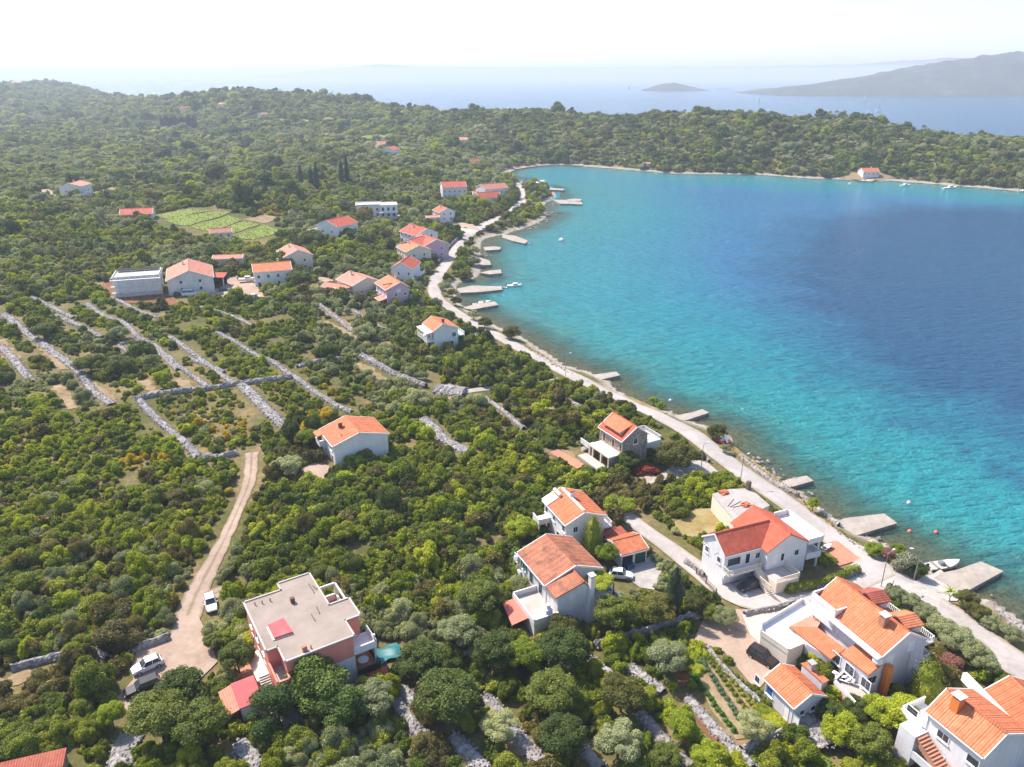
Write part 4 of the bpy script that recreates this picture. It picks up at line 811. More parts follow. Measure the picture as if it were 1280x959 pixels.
# --- old flat-roofed ruin
zg = H(*at(925, 640)[:2]); P0 = at_z(925, 630, zg+3.6); Rn = Bld('old_house', 'roofless old stone house with a cracked grey concrete deck and piles of tiles', 'house', P0, E_.rz+.2, zg)
q = Rn.poly([(890.5,618),(912,612),(937,611),(962,632),(919,651)], 3.6); Rn.part('wall', MB().prism(q, -1.5, 3.5), M['cream']); Rn.part('roof', MB().prism([(p[0]*1.02, p[1]*1.02) for p in q], 3.51, 3.65), M['gravel']); Rn.keep([(p[0]*1.1, p[1]*1.1) for p in q])
p = Rn.loc(935, 612, 3.6); Rn.part('chimney', MB().box((p[0], p[1], 4.4), (.7, .7, 2.)), M['iron'])
for i, (x_, y_) in enumerate(((905, 616), (932, 631))):
    p = Rn.loc(x_, y_, 3.7); t_ = MB(); r_ = random.Random(i)
    for k in range(110): t_.box((p[0]+r_.uniform(-.8, .8), p[1]+r_.uniform(-.6, .6), 3.7+abs(r_.gauss(0, .16))), (.4, .25, .08), r_.uniform(0, 3))
    Rn.part('tile_pile', t_, M['tileO'])
for i in range(3): p = Rn.loc(913+i*6, 628+i*2, 3.7); Rn.part('roof_beam', MB().box((p[0], p[1], 3.75), (3.2, .14, .1), .4-.3*i), M['concrete'])
# --- stone house with dormer by the coast road
F_ = gable('house', 'stone-walled house with a dormer in its red roof, facing the sea across the road', (796.4,533.9), (766.3,515.9), (776,552), (810.7,542), 6.0, 8.6, 'stonewall', 'tileR')
dm = F_.poly([(774.6,522.4),(758,531.7),(774,542),(787.7,535)], 7.4); dx0, dx1 = min(p[0] for p in dm), max(p[0] for p in dm); dx0, dx1 = max(dx0, -F_.L/2+.8), min(dx1, F_.L/2-.8)
F_.part('dormer', MB().prism([(dx0+.3, .4), (dx1-.3, .4), (dx1-.3, F_.yl-.9), (dx0+.3, F_.yl-.9)], 5.6, 7.55), M['cream'])
F_.part('dormer_roof', MB().slab([(dx0, .05, 8.75), (dx1, .05, 8.75), (dx1, F_.yl-.3, 7.5), (dx0, F_.yl-.3, 7.5)], .18), M['tileO'])
y1s = F_.y1; F_.y1 = F_.yl-.9
for u in (dx0+1.2, (dx0+dx1)/2, dx1-1.2): F_.win('y+', u, 6.8, .8, .9)
F_.y1 = y1s
for u in (-3.5, -.8, 2.4): F_.win('y+', u, 4.2, 1.0, 1.9, 'door', 'brown', 'cream')
F_.win('x-', 0, 5.2, 1.1, 1.4); F_.win('x-', 1.8, 1.6, .8, .9, pane='dark', fr='brown')
ty = F_.y1+3.4
F_.part('terrace', MB().prism([(F_.x0+.05, y1s), (F_.x1-.5, y1s), (F_.x1-.5, ty), (F_.x0+.05, ty)], 2.6, 2.95), M['cream'])
for x_ in (F_.x0+.3, -1, 2, F_.x1-.8): F_.part('column', MB().box((x_, ty-.2, .8), (.35, .35, 3.7)), M['cream'])
F_.part('lower_wall', MB().prism([(F_.x0+.06, y1s), (F_.x0+.36, y1s), (F_.x0+.36, ty-.02), (F_.x0+.06, ty-.02)], -2, 2.59), M['stonewall'])
F_.part('patio', MB().prism([(F_.x0, ty), (F_.x1, ty), (F_.x1, ty+2.4), (F_.x0, ty+2.4)], -2, .5), M['concrete']); F_.steps((F_.x1+2.5, ty-.8), (F_.x1-.5, ty-.8), .4, 2.9, 1.3, 'cream'); F_.railing([(F_.x1+2.5, ty-.1), (F_.x1-.4, ty-.1)], 1.8, 1.2, 'white', True, 'stair_wall')
F_.keep([(F_.x0-.5, y1s), (F_.x1+2, y1s), (F_.x1+2, ty+4), (F_.x0-.5, ty+4)])
rt = [(F_.x0+1.5, F_.y0), (F_.x1-.5, F_.y0), (F_.x1-.5, F_.y0-5.2), (F_.x0+1.5, F_.y0-5.2)]
F_.part('sea_terrace', MB().prism(rt, -2, 2.9), M['white']); F_.railing([rt[0], rt[3], rt[2], rt[1]], 2.9, .95); F_.keep([(rt[0][0]-1, rt[0][1]), (rt[1][0]+1, rt[1][1]), (rt[2][0]+1, rt[2][1]-1), (rt[3][0]-1, rt[3][1]-1)])
p = at(706, 582); pv = Bld('garden_path', 'narrow ochre paved ramp with a white kerb below the stone house', 'ramp', p, 0, p[2]); 
ribbon('paved_ramp', [(692,565),(706,573),(727,585)], 2.6, M['terracotta'], .25)
bpy.data.objects.remove(pv.root)
# --- white balcony house half way along the road
G_ = gable('house', 'white gabled house with a glazed balcony standing alone beside the coast road', (553.4,405), (539.5,395), (540.6,414.2), (570.4,407), 6.2, 8.2, 'white', 'tileO')
for u in (-1.5, 1.6): G_.win('x-', u*1.8, 1.6, 1.2, 1.5); 
G_.win('x-', -3.6, 4.3, 1.3, 1.4, pane='shutter'); G_.part('balcony', MB().box((0, G_.y1+1.2, 3.), (G_.L-.8, 2.4, .25)), M['white']); G_.railing([(G_.x0+.4, G_.y1), (G_.x0+.4, G_.y1+2.35), (G_.x1-.4, G_.y1+2.35), (G_.x1-.4, G_.y1)], 3.1, .95, 'white')
for x_ in (G_.x0+.5, 0, G_.x1-.5): G_.part('column', MB().box((x_, G_.y1+2.25, 2.), (.3, .3, 7.4)), M['white'])
G_.part('balcony_roof', MB().slab([(G_.x0+.2, G_.y1, 6.0), (G_.x1-.2, G_.y1, 6.0), (G_.x1-.2, G_.y1+2.6, 5.7), (G_.x0+.2, G_.y1+2.6, 5.7)], .15), M['cream'])
for u in (-3, 0, 3): G_.win('y+', u, 4.2, 1.4, 2.1, 'door', 'glass'); G_.win('y+', u, 1.2, 1.4, 2.1, 'door', 'shutter')
G_.chimney(-G_.L*.28, -.9, 7.4, 8.9, .6, 'brown'); G_.part('terrace', MB().box((1, G_.y0-1.6, 2.8), (6, 3.2, .25)), M['white']); G_.railing([(-2, G_.y0), (-2, G_.y0-3.1), (4, G_.y0-3.1), (4, G_.y0)], 2.9); G_.keep([(G_.x0, G_.y1), (G_.x1, G_.y1), (G_.x1, G_.y1+3), (G_.x0, G_.y1+3)])
for x_ in (-1.9, 3.9): G_.part('column', MB().box((x_, G_.y0-3., .5), (.25, .25, 4.4)), M['white'])
patch('paved_yard', [(583,421),(600,414),(612,420),(595,427)], M['concrete'], .15)
# --- lavender house and its neighbours
Hs = gable('house', 'lavender house with an orange roof and a tall blank gable behind dark trees', (500.5,353), (486,344), (486.5,366), (516,361), 6.4, 8.6, 'lilac', 'tileO')
for u in (-1.6, 1.8): Hs.win('x-', u, 4.2, .8, 1.2); Hs.win('x-', u+.4, 1.5, .8, 1.1)
for u in (-5, -1.6, 1.6, 5): Hs.win('y+', u, 4.4, .9, 1.4, pane='frame'); Hs.win('y+', u, 1.4, 1.0, 2.0, 'door', 'brown')
Hs.part('roof_step', MB().box((Hs.x0+2.4, Hs.yl*.5, (Hs.hr+Hs.hw)/2+.35), (.3, Hs.yl*1.0, .3)), M['tileD'], Hs.roof); Hs.part('porch_roof', MB().slab([(Hs.x0+.5, Hs.y1, 3.2), (Hs.x0+6, Hs.y1, 3.2), (Hs.x0+6, Hs.y1+3, 2.6), (Hs.x0+.5, Hs.y1+3, 2.6)], .15), M['tileP'])
Hs.part('solar_panel', MB().box((Hs.x0-.03, .8, 5.6), (.12, 1.5, 1.2)), M['panel']); Hs.part('terrace', MB().box((Hs.x0+2, Hs.y0-2.4, 1.2), (6, 4.8, 3.4)), M['lilac']); Hs.railing([(Hs.x0-1, Hs.y0), (Hs.x0-1, Hs.y0-4.7), (Hs.x0+5, Hs.y0-4.7)], 2.9, .9, 'white'); Hs.chimney(2, -1.2, 7.6, 9.4, .6)
H2 = house_at('house', 'peach house with a pale pink hipped-looking roof left of the lavender house', 449, 365, 13, 12, 130, 4.6, 6.8, 'cream', 'tileP'); H2.part('side_room', MB().box((-2, H2.y1+2.2, 1.2), (5, 4.4, 4.4)), M['cream']); H2.part('side_roof', MB().slab([(-5, H2.y1-.2, 4.0), (1, H2.y1-.2, 4.0), (1, H2.y1+4.8, 3.3), (-5, H2.y1+4.8, 3.3)], .15), M['tileP'])
I_ = gable('house', 'white house with a red roof on its lower half and a wide pale gable', (500.5,328), (512,319.5), (481,340), (514,338), 6.4, 9.0, 'white', 'tileR')
for u in (-3, 1): I_.win('x-', u, 4.4, .7, 1.2); I_.win('x-', u-1, 1.5, 1.0, 1.2)
I_.part('balcony', MB().box((1, I_.y0-1.2, 2.9), (7, 2.4, .25)), M['white']); I_.railing([(-2.5, I_.y0), (-2.5, I_.y0-2.3), (4.5, I_.y0-2.3)], 3.); I_.chimney(2, 1.5, 8, 9.8)
house_at('house', 'house with an orange roof squeezed behind the wide pale gable', 518, 327, 13, 12, 118, 6.0, 8.4, 'cream', 'tileO')
house_at('house', 'pink-walled house with a bright red roof, left of a close pair', 519, 321, 12, 12, 60, 6.0, 8.3, 'lilac', 'tileR'); house_at('house', 'pink-walled house with a red roof, nearest the road of a close pair', 537, 319, 15, 13, 122, 6.0, 8.5, 'lilac', 'tileR')
house_at('house', 'low white house with a dark red roof and side porch above the roadside cluster', 524, 303, 15, 13, 128, 5.0, 7.8, 'white', 'tileR')
Mh = house_at('house', 'white three-level house with a red roof and a wide round terrace in dark trees', 423, 297, 15, 14, 60, 6.8, 9.6, 'white', 'tileR'); Mh.part('terrace', MB().box((-4, Mh.y1+2.5, 1.4), (12, 5, 3.4)), M['white']); Mh.railing([(-10, Mh.y1), (-10, Mh.y1+4.9), (2, Mh.y1+4.9), (2, Mh.y1)], 3.1, 1., 'white', True); Mh.part('balcony', MB().box((0, Mh.y0-1, 3.2), (13, 2, .25)), M['white'])
def flat_house(name, label, px, py, L, W, deg, h, wall='white', levels=2, pane='dark'):
    p = at(px, py); B = Bld(name, label, 'house', p, R(deg), p[2]); B.x0, B.x1, B.y0, B.y1 = -L/2, L/2, -W/2, W/2
    B.part('wall', MB().box((0, 0, (h-2)/2), (L, W, h+2)), M[wall]); rf = B.part('roof', MB().box((0, 0, h+.09), (L+.9, W+.9, .18)), M['concrete'])
    B.railing([(-L/2, -W/2), (L/2, -W/2), (L/2, W/2), (-L/2, W/2), (-L/2, -W/2)], h+.18, .35, wall, True, 'parapet'); B.keep([(-L/2-1.5, -W/2-1.5), (L/2+1.5, -W/2-1.5), (L/2+1.5, W/2+1.5), (-L/2-1.5, W/2+1.5)])
    for k in range(levels):
        for i in range(4): B.win('y-', -L/2+L*(i+.5)/4, 1.5+2.9*k, 1.2, 1.5, pane=pane, sill=False)
        for u in (-W*.22, W*.22): B.win('x-', u, 1.5+2.9*k, 1., 1.4, pane=pane, sill=False); B.win('x+', u, 1.5+2.9*k, 1., 1.4, pane=pane, sill=False)
    return B
Nh = flat_house('house', 'new white flat-roofed villa of two joined blocks in a cleared yard', 461, 270, 13, 11, 10, 6.6); Nh.part('second_block', MB().box((11.2, -1.5, 2.4), (9.5, 11, 8.6)), M['white']); Nh.part('roof', MB().box((11.2, -1.5, 6.78), (10, 11.5, .16)), M['concrete']); Nh.part('balcony', MB().box((11, -8, 2.9), (10, 2.2, .25)), M['white']); Nh.x0, Nh.y0 = -6, -7.0
for u in (8, 11, 14): Nh.win('y-', u, 4.6, 1.4, 1.9, pane='dark'); Nh.win('y-', u, 1.5, 1.4, 1.9, pane='dark')
Nh.keep([(6, -9), (17, -9), (17, 5), (6, 5)])
Rb = flat_house('building_shell', 'unplastered white building shell under scaffolding with red earth around it', 176, 366, 15, 11, 18, 7.0, 'white', 2, pane='lav')
sf = MB()
for i in range(9):
    for y_ in (-6.2, -7.0): sf.tube((-8+2.*i, y_, -.3), (-8+2.*i, y_, 7.6), .05, 5)
for z_ in (2.2, 4.4, 6.6): sf.box((0, -6.6, z_), (16.4, .9, .08))
Rb.part('scaffold', sf, M['frame']); Rb.part('roof_shade', MB().box((0, 4.2, 8.0), (14, 2.4, .12)), M['dark'])
for i in range(4): Rb.part('roof_post', MB().box((-6.6+4.4*i, 3.2, 7.6), (.15, .15, .9)), M['white'])
Sh = house_at('house', 'long low white house with a faded roof and an open red-roofed car port', 240, 358, 20, 16, 112, 5.0, 8.2, 'whitedirty', 'tileP')
cpb = Bld('car_port', 'open car port with a red tiled roof beside the long low white house', 'car port', at(270, 358), R(100), at(270, 358)[2]); cpb.part('roof', MB().slab([(-4, -4, 4.2), (4, -4, 4.2), (4, 4, 4.6), (-4, 4, 4.6)], .2), M['tileR']); cpb.part('wall', MB().box((0, 3.6, 1.7), (7.6, .3, 5)).box((3.6, 0, 1.7), (.3, 7, 5)), M['dark']); cpb.part('post', MB().box((-3.6, -3.6, 1.7), (.3, .3, 5)), M['white']); cpb.keep([(-5, -5), (5, -5), (5, 5), (-5, 5)])
house_at('house', 'white house with an orange roof just below a peach-walled one', 342, 354, 14, 12, 20, 6.0, 8.0, 'white', 'tileO'); house_at('house', 'peach-walled house with a pink roof at the end of the yard track', 370, 334, 14, 12, 118, 6.0, 8.6, 'pink' if False else 'cream', 'tileP')
house_at('cottage', 'small cream cottage with a pink roof at the near edge of the vineyard', 277, 297, 10, 7, 20, 2.9, 4.4, 'white', 'tileP', rows=1); house_at('cottage', 'low red-roofed cottage half hidden in olives left of the vineyard', 173, 272, 16, 10, 15, 2.4, 4.8, 'cream', 'tileR', rows=1)
house_at('house', 'pale house alone among the olives at the far left, with a pink roof', 97, 246, 15, 14, 95, 7.2, 9.0, 'white', 'tileP')
house_at('house', 'white house with an orange roof above the side track junction', 555, 275, 11, 10, 118, 5.2, 7.4, 'white', 'tileO'); Oh = house_at('shed', 'low white annex with a flat roof beside the track junction', 542, 277, 9, 7, 20, 2.8, 3.4, 'cream', 'tileP', rows=1)
house_at('apartment_house', 'tall grey-white apartment house of three floors with a red roof', 567, 251, 16, 14, 12, 9.6, 12.2, 'lav', 'tileR', rows=3)
house_at('house', 'white house with a red roof standing before the pink-roofed villa', 610, 255, 15, 11, 20, 4.6, 7.4, 'white', 'tileR'); house_at('house', 'larger pink-roofed villa behind a red-roofed house, near the bend', 615, 247, 18, 14, 30, 6.6, 9.2, 'lav', 'tileP'); house_at('shed', 'long low cream outbuilding left of the pink-roofed villa', 600, 247, 11, 8, 15, 3.2, 4.4, 'cream', 'tileP', rows=1)
house_at('house', 'far pale pink house in the plain with a wide roof', 481, 187, 16, 12, 30, 5.5, 8.2, 'lilac', 'tileP', chim=False); house_at('house', 'far white house in the plain with a red roof, just below the pink one', 489, 197, 14, 12, 75, 7.0, 9.4, 'white', 'tileR', chim=False)
house_at('house', 'far white house at the foot of the wooded ridge left of the bay', 578, 180, 13, 9, -15, 4.5, 6.6, 'white', 'tileP', chim=False); house_at('house', 'far red-roofed house high on the left slope, left of a pair', 232, 140, 14, 9, 25, 5.5, 8.5, 'cream', 'tileR', chim=False); house_at('house', 'far orange-roofed house high on the left slope, right of a pair', 279, 134, 13, 9, -20, 4.5, 7, 'cream', 'tileO', chim=False)
house_at('house', 'far white house with a pink roof beneath the round wooded hill', 329, 148, 13, 10, 70, 6, 8, 'white', 'tileP', chim=False); house_at('house', 'far low house with a pink roof in the middle of the plain', 409, 174, 12, 9, -30, 4.2, 6.4, 'cream', 'tileP', chim=False); house_at('cottage', 'far tiny red-roofed cottage behind the olive grove', 592, 206, 10, 7, 40, 3, 5, 'cream', 'tileR', rows=1, chim=False)
house_at('house', 'small house with an orange roof alone on the far shore of the bay', 1085, 219, 14, 10, 4, 3.0, 5.8, 'white', 'tileO'); house_at('cottage', 'tiny pale hut under the trees of the far shore', 808, 208, 6, 5, 0, 2.6, 3.6, 'white', 'tileP', rows=1, chim=False)
house_at('cottage', 'faint pale cottage on the hazy hill at the left edge', 22, 106, 30, 18, 0, 6, 10, 'cream', 'tileP', rows=1, chim=False)
house_at('shed', 'flat grey-roofed shed among trees above the yard track', 287, 330, 12, 8, 10, 3., 3.8, 'cream', 'tileP', rows=1, chim=False); house_at('shed', 'small shed with a faded red roof among the olives', 421, 367, 10, 6, 150, 2.6, 3.8, 'white', 'tileP', rows=1, chim=False)

# --- big house with the bright orange roof at the junction
Y_ = gable('house', 'big lilac house with bright orange roof, dormers and stepped lower roofs at the junction', (1137,790.7), (1046.9,722.2), (1107,824.4), (1159.5,797), 7.2, 9.8, 'lav', 'tileO', over=.4)
# the far part of the slope is set back: cut by a recess with a balcony
for u in (2.2, -1.2): Y_.win('x-', u, 7.1 if u < 0 else 5.9, 1.1, 1.3, pane='frame')
Y_.win('x-', 2.0, 3.6, 1.2, 1.2, pane='frame'); Y_.win('x-', 1.0, .9, 1.2, 1.2)
Y_.part('water_pipe', MB().tube((Y_.x0-.06, -1.5, 0), (Y_.x0-.06, -1.5, 7.6), .06, 6), M['frame'])
cyy = 1.6; cxx = Y_.loc(1111.7, 776, 9.4)[0]; Y_.chimney(cxx, 1.2, 8.6, 10.5, .9, 'terracotta', 'frame')
dx_ = Y_.loc(1137, 777.5, 9.6)[0]
for dcx, mm, wd in ((dx_+.6, 'tileO', 3.4), (dx_+6.0, 'tileD', 3.4)):
    Y_.part('dormer', MB().prism([(dcx-wd/2+.2, -.5), (dcx+wd/2-.2, -.5), (dcx+wd/2-.2, -Y_.yr+1.4), (dcx-wd/2+.2, -Y_.yr+1.4)], 7.0, 9.2), M['lav']); d = MB(); d.slab([(dcx-wd/2, -.2, 9.9), (dcx, -.2, 10.6), (dcx, -Y_.yr+.9, 10.2), (dcx-wd/2, -Y_.yr+.9, 9.4)], .15); d.slab([(dcx, -.2, 10.6), (dcx+wd/2, -.2, 9.9), (dcx+wd/2, -Y_.yr+.9, 9.4), (dcx, -Y_.yr+.9, 10.2)], .15); Y_.part('dormer_roof', d, M[mm])
bb = [(Y_.x0+.2, Y_.y0), (Y_.x0+.2, Y_.y0-1.8), (Y_.x1-2, Y_.y0-1.8), (Y_.x1-2, Y_.y0)]; 
for z_ in (3.0, 6.0): Y_.part('balcony', MB().prism(bb, z_-.2, z_), M['white']); Y_.railing([bb[0], bb[1], bb[2]], z_, .95)
Y_.part('white_fascia', MB().slab([(-Y_.L/2, Y_.yl+.05, 7.12), (Y_.L/2-3, Y_.yl+.05, 7.12), (Y_.L/2-3, Y_.yl+.75, 7.0), (-Y_.L/2, Y_.yl+.75, 7.0)], .22), M['white'])
for u in (2., 5.): Y_.win('y+', u, 5.4, 1.3, 1.6, pane='frame')
zf = 3.3
t_ = Y_.poly([(951,783),(1003,751.5),(1021,764),(986,783.5),(1006.6,800),(1003,808),(985,815.5),(951,792)], zf)
Y_.part('roof_terrace', MB().prism(t_, -1.5, 3.0), M['cream']); Y_.railing([t_[-1], t_[0], t_[1], t_[2]], 3.0, .8, 'white', True, 'parapet'); Y_.railing([t_[-1], t_[-2], t_[-3]], 3.0, .8, 'cream', True, 'parapet'); Y_.part('terrace_floor', MB().prism([(np.array(p)*.97+np.mean(t_, axis=0)*.03) for p in t_], 3.0, 3.04), M['panel'])
lr = Y_.poly([(986.5,783),(1021,765),(1035,774),(1057,812),(1039,823.5),(1007,806)], 4.2)
yl0 = Y_.y1
lo = [Y_.loc(986.5, 783, 3.6), Y_.loc(1024, 767, 3.9), Y_.loc(1024, 786, 5.2), Y_.loc(1057, 811, 5.2), Y_.loc(1038, 824, 3.4), Y_.loc(1007, 806, 3.4)]
Y_.part('lower_roof', MB().slab([(*Y_.loc(986.5, 783, 3.6), 3.6), (*Y_.loc(1022, 784.5, 5.0), 5.0), (*Y_.loc(1057, 811, 5.0), 5.0), (*Y_.loc(1038.5, 824, 3.5), 3.5)], .2), M['tileO'])
Y_.part('lower_roof', MB().slab([(*Y_.loc(986.5, 783, 3.6), 3.62), (*Y_.loc(1022, 765, 3.7), 3.7), (*Y_.loc(1028, 772, 4.2), 4.2), (*Y_.loc(1022, 784.5, 5.0), 5.02)], .2), M['tileP'])
Y_.part('lower_wall', MB().prism([Y_.loc(990, 784, 3.4), Y_.loc(1022, 768, 3.4), Y_.loc(1056, 806, 3.4), Y_.loc(1038.5, 822, 3.4), Y_.loc(1008, 804, 3.4)], -1.5, 3.25), M['lav'])
ar = [Y_.loc(1068.5, 804.7, 5.8), Y_.loc(1103, 830, 5.8), Y_.loc(1086, 844, 4.9), Y_.loc(1050.7, 817, 4.9)]
Y_.part('annex_roof', MB().slab([(*ar[0], 5.8), (*ar[1], 5.8), (*ar[2], 4.9), (*ar[3], 4.9)], .2), M['tileO']); an = [np.array(p)*.93+np.mean(ar, axis=0)*.07 for p in ar]; Y_.part('annex_wall', MB().prism(an, -1.5, [5.5, 5.5, 4.7, 4.7]), M['lav'])
so = (Y_.x0, Y_.x1, Y_.y0, Y_.y1); Y_.y1 = max(p[1] for p in an); Y_.x0 = min(p[0] for p in an); mx_ = np.mean([p[0] for p in an])
for u in (mx_-2.4, mx_+.4, mx_+2.8): Y_.win('y+', u, 3.6, 1.5, 1.5)
Y_.win('x-', np.mean([p[1] for p in an]), 3.6, 1.6, 1.3); Y_.win('x-', np.mean([p[1] for p in an])+.8, .9, 1., 1.9, 'door', 'brown')
Y_.part('orange_pier', MB().box((Y_.x0-.35, np.mean([p[1] for p in an])-2.3, 2.), (.7, .9, 7)), M['orange']); Y_.x0, Y_.x1, Y_.y0, Y_.y1 = so
p = Y_.loc(1097, 825, 6.4); Y_.part('satellite_dish', MB().tube((p[0], p[1], 6.3), (p[0]-.15, p[1]+.25, 6.45), .65, 14, .4), M['white'])
pt = [Y_.loc(1043, 852.6, 2.4), Y_.loc(1058, 838, 2.4), Y_.loc(1090, 862, 2.4), Y_.loc(1086, 877, 2.4), Y_.loc(1068, 880, 2.4)]
Y_.part('patio', MB().prism(pt, -1.5, 2.2), M['lav']); Y_.part('patio_floor', MB().prism([(np.array(p)*.96+np.mean(pt, axis=0)*.04) for p in pt], 2.2, 2.24), M['concrete']); Y_.railing([pt[1], pt[0], pt[-1]], 2.2, .6, 'white', True, 'parapet')
q = Y_.loc(1054, 872, .9); Y_.part('orange_awning', MB().slab([(*Y_.loc(1048, 864, 1.9), 1.9), (*Y_.loc(1063, 876, 1.9), 1.9), (*Y_.loc(1060, 880, 1.3), 1.3), (*Y_.loc(1046, 869, 1.3), 1.3)], .08), M['orange'])
Y_.steps(Y_.loc(1112, 872, 1.5), Y_.loc(1090, 872, 2.2), 0.2, 2.2, 1.5, 'cream'); pw = [Y_.loc(1086, 877, 2), Y_.loc(1112, 873, 2)]; Y_.railing(pw, 1.2, 1.0, 'white', True, 'stair_wall')
for q in (t_, lo, ar, pt): Y_.keep(q)
Y_.keep([Y_.loc(1080, 880, 1), Y_.loc(1115, 880, 1), Y_.loc(1115, 862, 1), Y_.loc(1080, 862, 1)])
for i, (x_, y_) in enumerate(((1049, 846), (1053, 850), (1058, 853))):
    p = Y_.world(*Y_.loc(x_, y_, 2.3)); ln = Bld('sun_lounger', ('white lounger on the patio nearest the shed', 'white lounger on the patio between two others', 'white lounger on the patio nearest the annex')[i], 'sun lounger', p, Y_.rz+.3+.2*i, Y_.zg+2.25)
    ln.part('seat', MB().box((.3, 0, .32), (1.3, .6, .08)), M['white']); ln.part('backrest', MB().slab([(-.35, -.3, .36), (-.35, .3, .36), (-.95, .3, .8), (-.95, -.3, .8)], .06), M['white']); [ln.part('leg', MB().box((a, b, .15), (.06, .06, .3)), M['white']) for a in (-.3, .9) for b in (-.25, .25)]
lx0, lx1, ly0, ly1 = Y_.L/2-4.4, Y_.L/2+.05, Y_.yl*.45, Y_.yl+.12
Y_.part('loggia', MB().prism([(lx0, ly0), (lx1, ly0), (lx1, ly1), (lx0, ly1)], 5.0, 7.75), M['white']); Y_.railing([(lx0, ly0), (lx0, ly1), (lx1, ly1), (lx1, ly0)], 7.75, .7, 'white', True, 'parapet'); Y_.part('loggia_floor', MB().prism([(lx0+.1, ly0+.1), (lx1-.1, ly0+.1), (lx1-.1, ly1-.1), (lx0+.1, ly1-.1)], 7.751, 7.78), M['lav'])
for B_, x_, y_, z_, rz_d in ((Y_, Y_.x0-.2, -3.2, 2.6, 1), (C_, 4.4, C_.y1+.2, 2.2, 0), (Bh, Bh.x0-.2, 3.0, 2.6, 1), (E_, E_.x0-.2, -3.2, 2.2, 1)): B_.part('air_conditioner', MB().box((x_, y_, z_), (.35, .9, .65) if rz_d else (.9, .35, .65)), M['tank'])
# --- shed with an orange gable roof in the garden
Z_ = gable('garden_house', 'small garden house with an orange gable roof beside the vegetable rows', (1015,867.5), (976,830.5), (993.5,887), (1031,868.5), 3.2, 4.6, 'lav', 'tileO', over=.35)
Z_.win('x-', 0.9, 1.7, .8, .8); Z_.win('x-', -.9, 1.7, .8, .8); Z_.win('y+', -3.2, 1.1, .9, 2.1, 'door', 'frame'); Z_.win('y+', -1.4, 1.1, .9, 2.1, 'door', 'frame'); Z_.win('y+', 1.8, 1.8, 1.2, 1.3, pane='blue'); Z_.win('y+', 4.2, 1.7, .9, 1.1)
zs = [Z_.loc(1001, 829, 3.2), Z_.loc(1009, 826, 3.2), Z_.loc(1037, 849, 3.2), Z_.loc(1029, 854, 3.2)]
zb = Bld('outhouse', 'narrow outhouse with an orange roof and squat chimney against the garden house', 'shed', Z_.world(*np.mean(zs, axis=0)), Z_.rz, Z_.zg); zz = [(p[0]-np.mean([q[0] for q in zs]), p[1]-np.mean([q[1] for q in zs])) for p in zs]
zb.part('wall', MB().prism([(p[0]*.9, p[1]*.9) for p in zz], -1, 2.9), M['lav']); zb.part('roof', MB().slab([(*zz[0], 3.2), (*zz[1], 3.0), (*zz[2], 3.0), (*zz[3], 3.2)], .16), M['tileO']); zb.chimney(.6, .1, 3, 4.0, .7, 'concrete', 'gravel'); zb.keep([(p[0]*1.2, p[1]*1.3) for p in zz])
# --- house in the lower right corner and its neighbour
AA = gable('house', 'white house with orange roof, white-capped chimney and outside stair in the lower right corner', (1258,918), (1184,861.6), (1225,944.6), (1240,880), 7.4, 9.6, 'white', 'tileO', over=.35)
p = AA.loc(1194, 888, 8.6); AA.chimney(p[0], p[1], 7.6, 10.6, 1.0, 'orange', 'panel')
for u in (5.4, 1.2, -2.6, -6.): AA.win('y+', u, 5.7, 1.5, 1.1, fr='frame'); AA.win('y+', u-.2, 2.6, 1.3, 1.1)
AA.win('y+', 3.2, 4.4, .5, .5)
sx_a = AA.x1-1.0; AA.steps((AA.x1-9, AA.y1+1.1), (AA.x1-.5, AA.y1+1.1), .0, 4.6, 1.7, 'terracotta'); AA.railing([(AA.x1-9, AA.y1+2.1), (AA.x1-.4, AA.y1+2.1)], 1.6, 1., 'white', True, 'stair_wall'); AA.part('stair_tower', MB().box((AA.x1+.6, AA.y1+.6, 1.6), (2.2, 3.2, 6.4)), M['white']); AA.win('x+', 1, 4, .9, 1.1)
AA.part('terrace', MB().box((AA.x1+1.7, 1., 4.4), (3., 4, .3)), M['white']); AA.railing([(AA.x1+.2, 3), (AA.x1+3.1, 3), (AA.x1+3.1, -1)], 4.5, .9, 'white', True); AA.keep([(AA.x1, -2), (AA.x1+4, -2), (AA.x1+4, AA.y1+3), (AA.x1-10, AA.y1+3), (AA.x1-10, AA.y1)])
BB = gable('house', 'house with stepped orange roofs and a white edge wall at the right border', (1318,900), (1262,846), (1217,856), (1300,858), 6.6, 8.6, 'white', 'tileO', over=.35)
BB.part('upper_roof', MB().slab([(-2, .5, 9.7), (BB.L/2-3.5, .5, 9.7), (BB.L/2-3.5, BB.yl*.45, 9.0), (-2, BB.yl*.45, 9.0)], .2), M['tileR'], BB.roof); BB.part('edge_wall', MB().slab([(-BB.L/2, BB.yl+.3, 7.), (BB.L/2+3, BB.yl+.3, 7.), (BB.L/2+3, BB.yl-.3, 7.02), (-BB.L/2, BB.yl-.3, 7.02)], 1.2), M['white'])
# --- fragment of an orange-tiled roof, lower left
p = at(44, 969); rr_ = Bld('ruined_shed', 'tumbledown stone shed with a strip of loose orange tiles at the lower left', 'shed', p, R(18), p[2]); rr_.part('wall', MB().box((0, 0, .4), (6.6, 2, 2.2)), M['stonewall']); rr_.part('roof', MB().slab([(-3.4, -1.2, 1.5), (3.4, -1.2, 1.5), (3.4, 1.2, 1.9), (-3.4, 1.2, 1.9)], .15), M['tileD']); rr_.keep([(-4, -2.2), (4, -2.2), (4, 2), (-4, 2)])

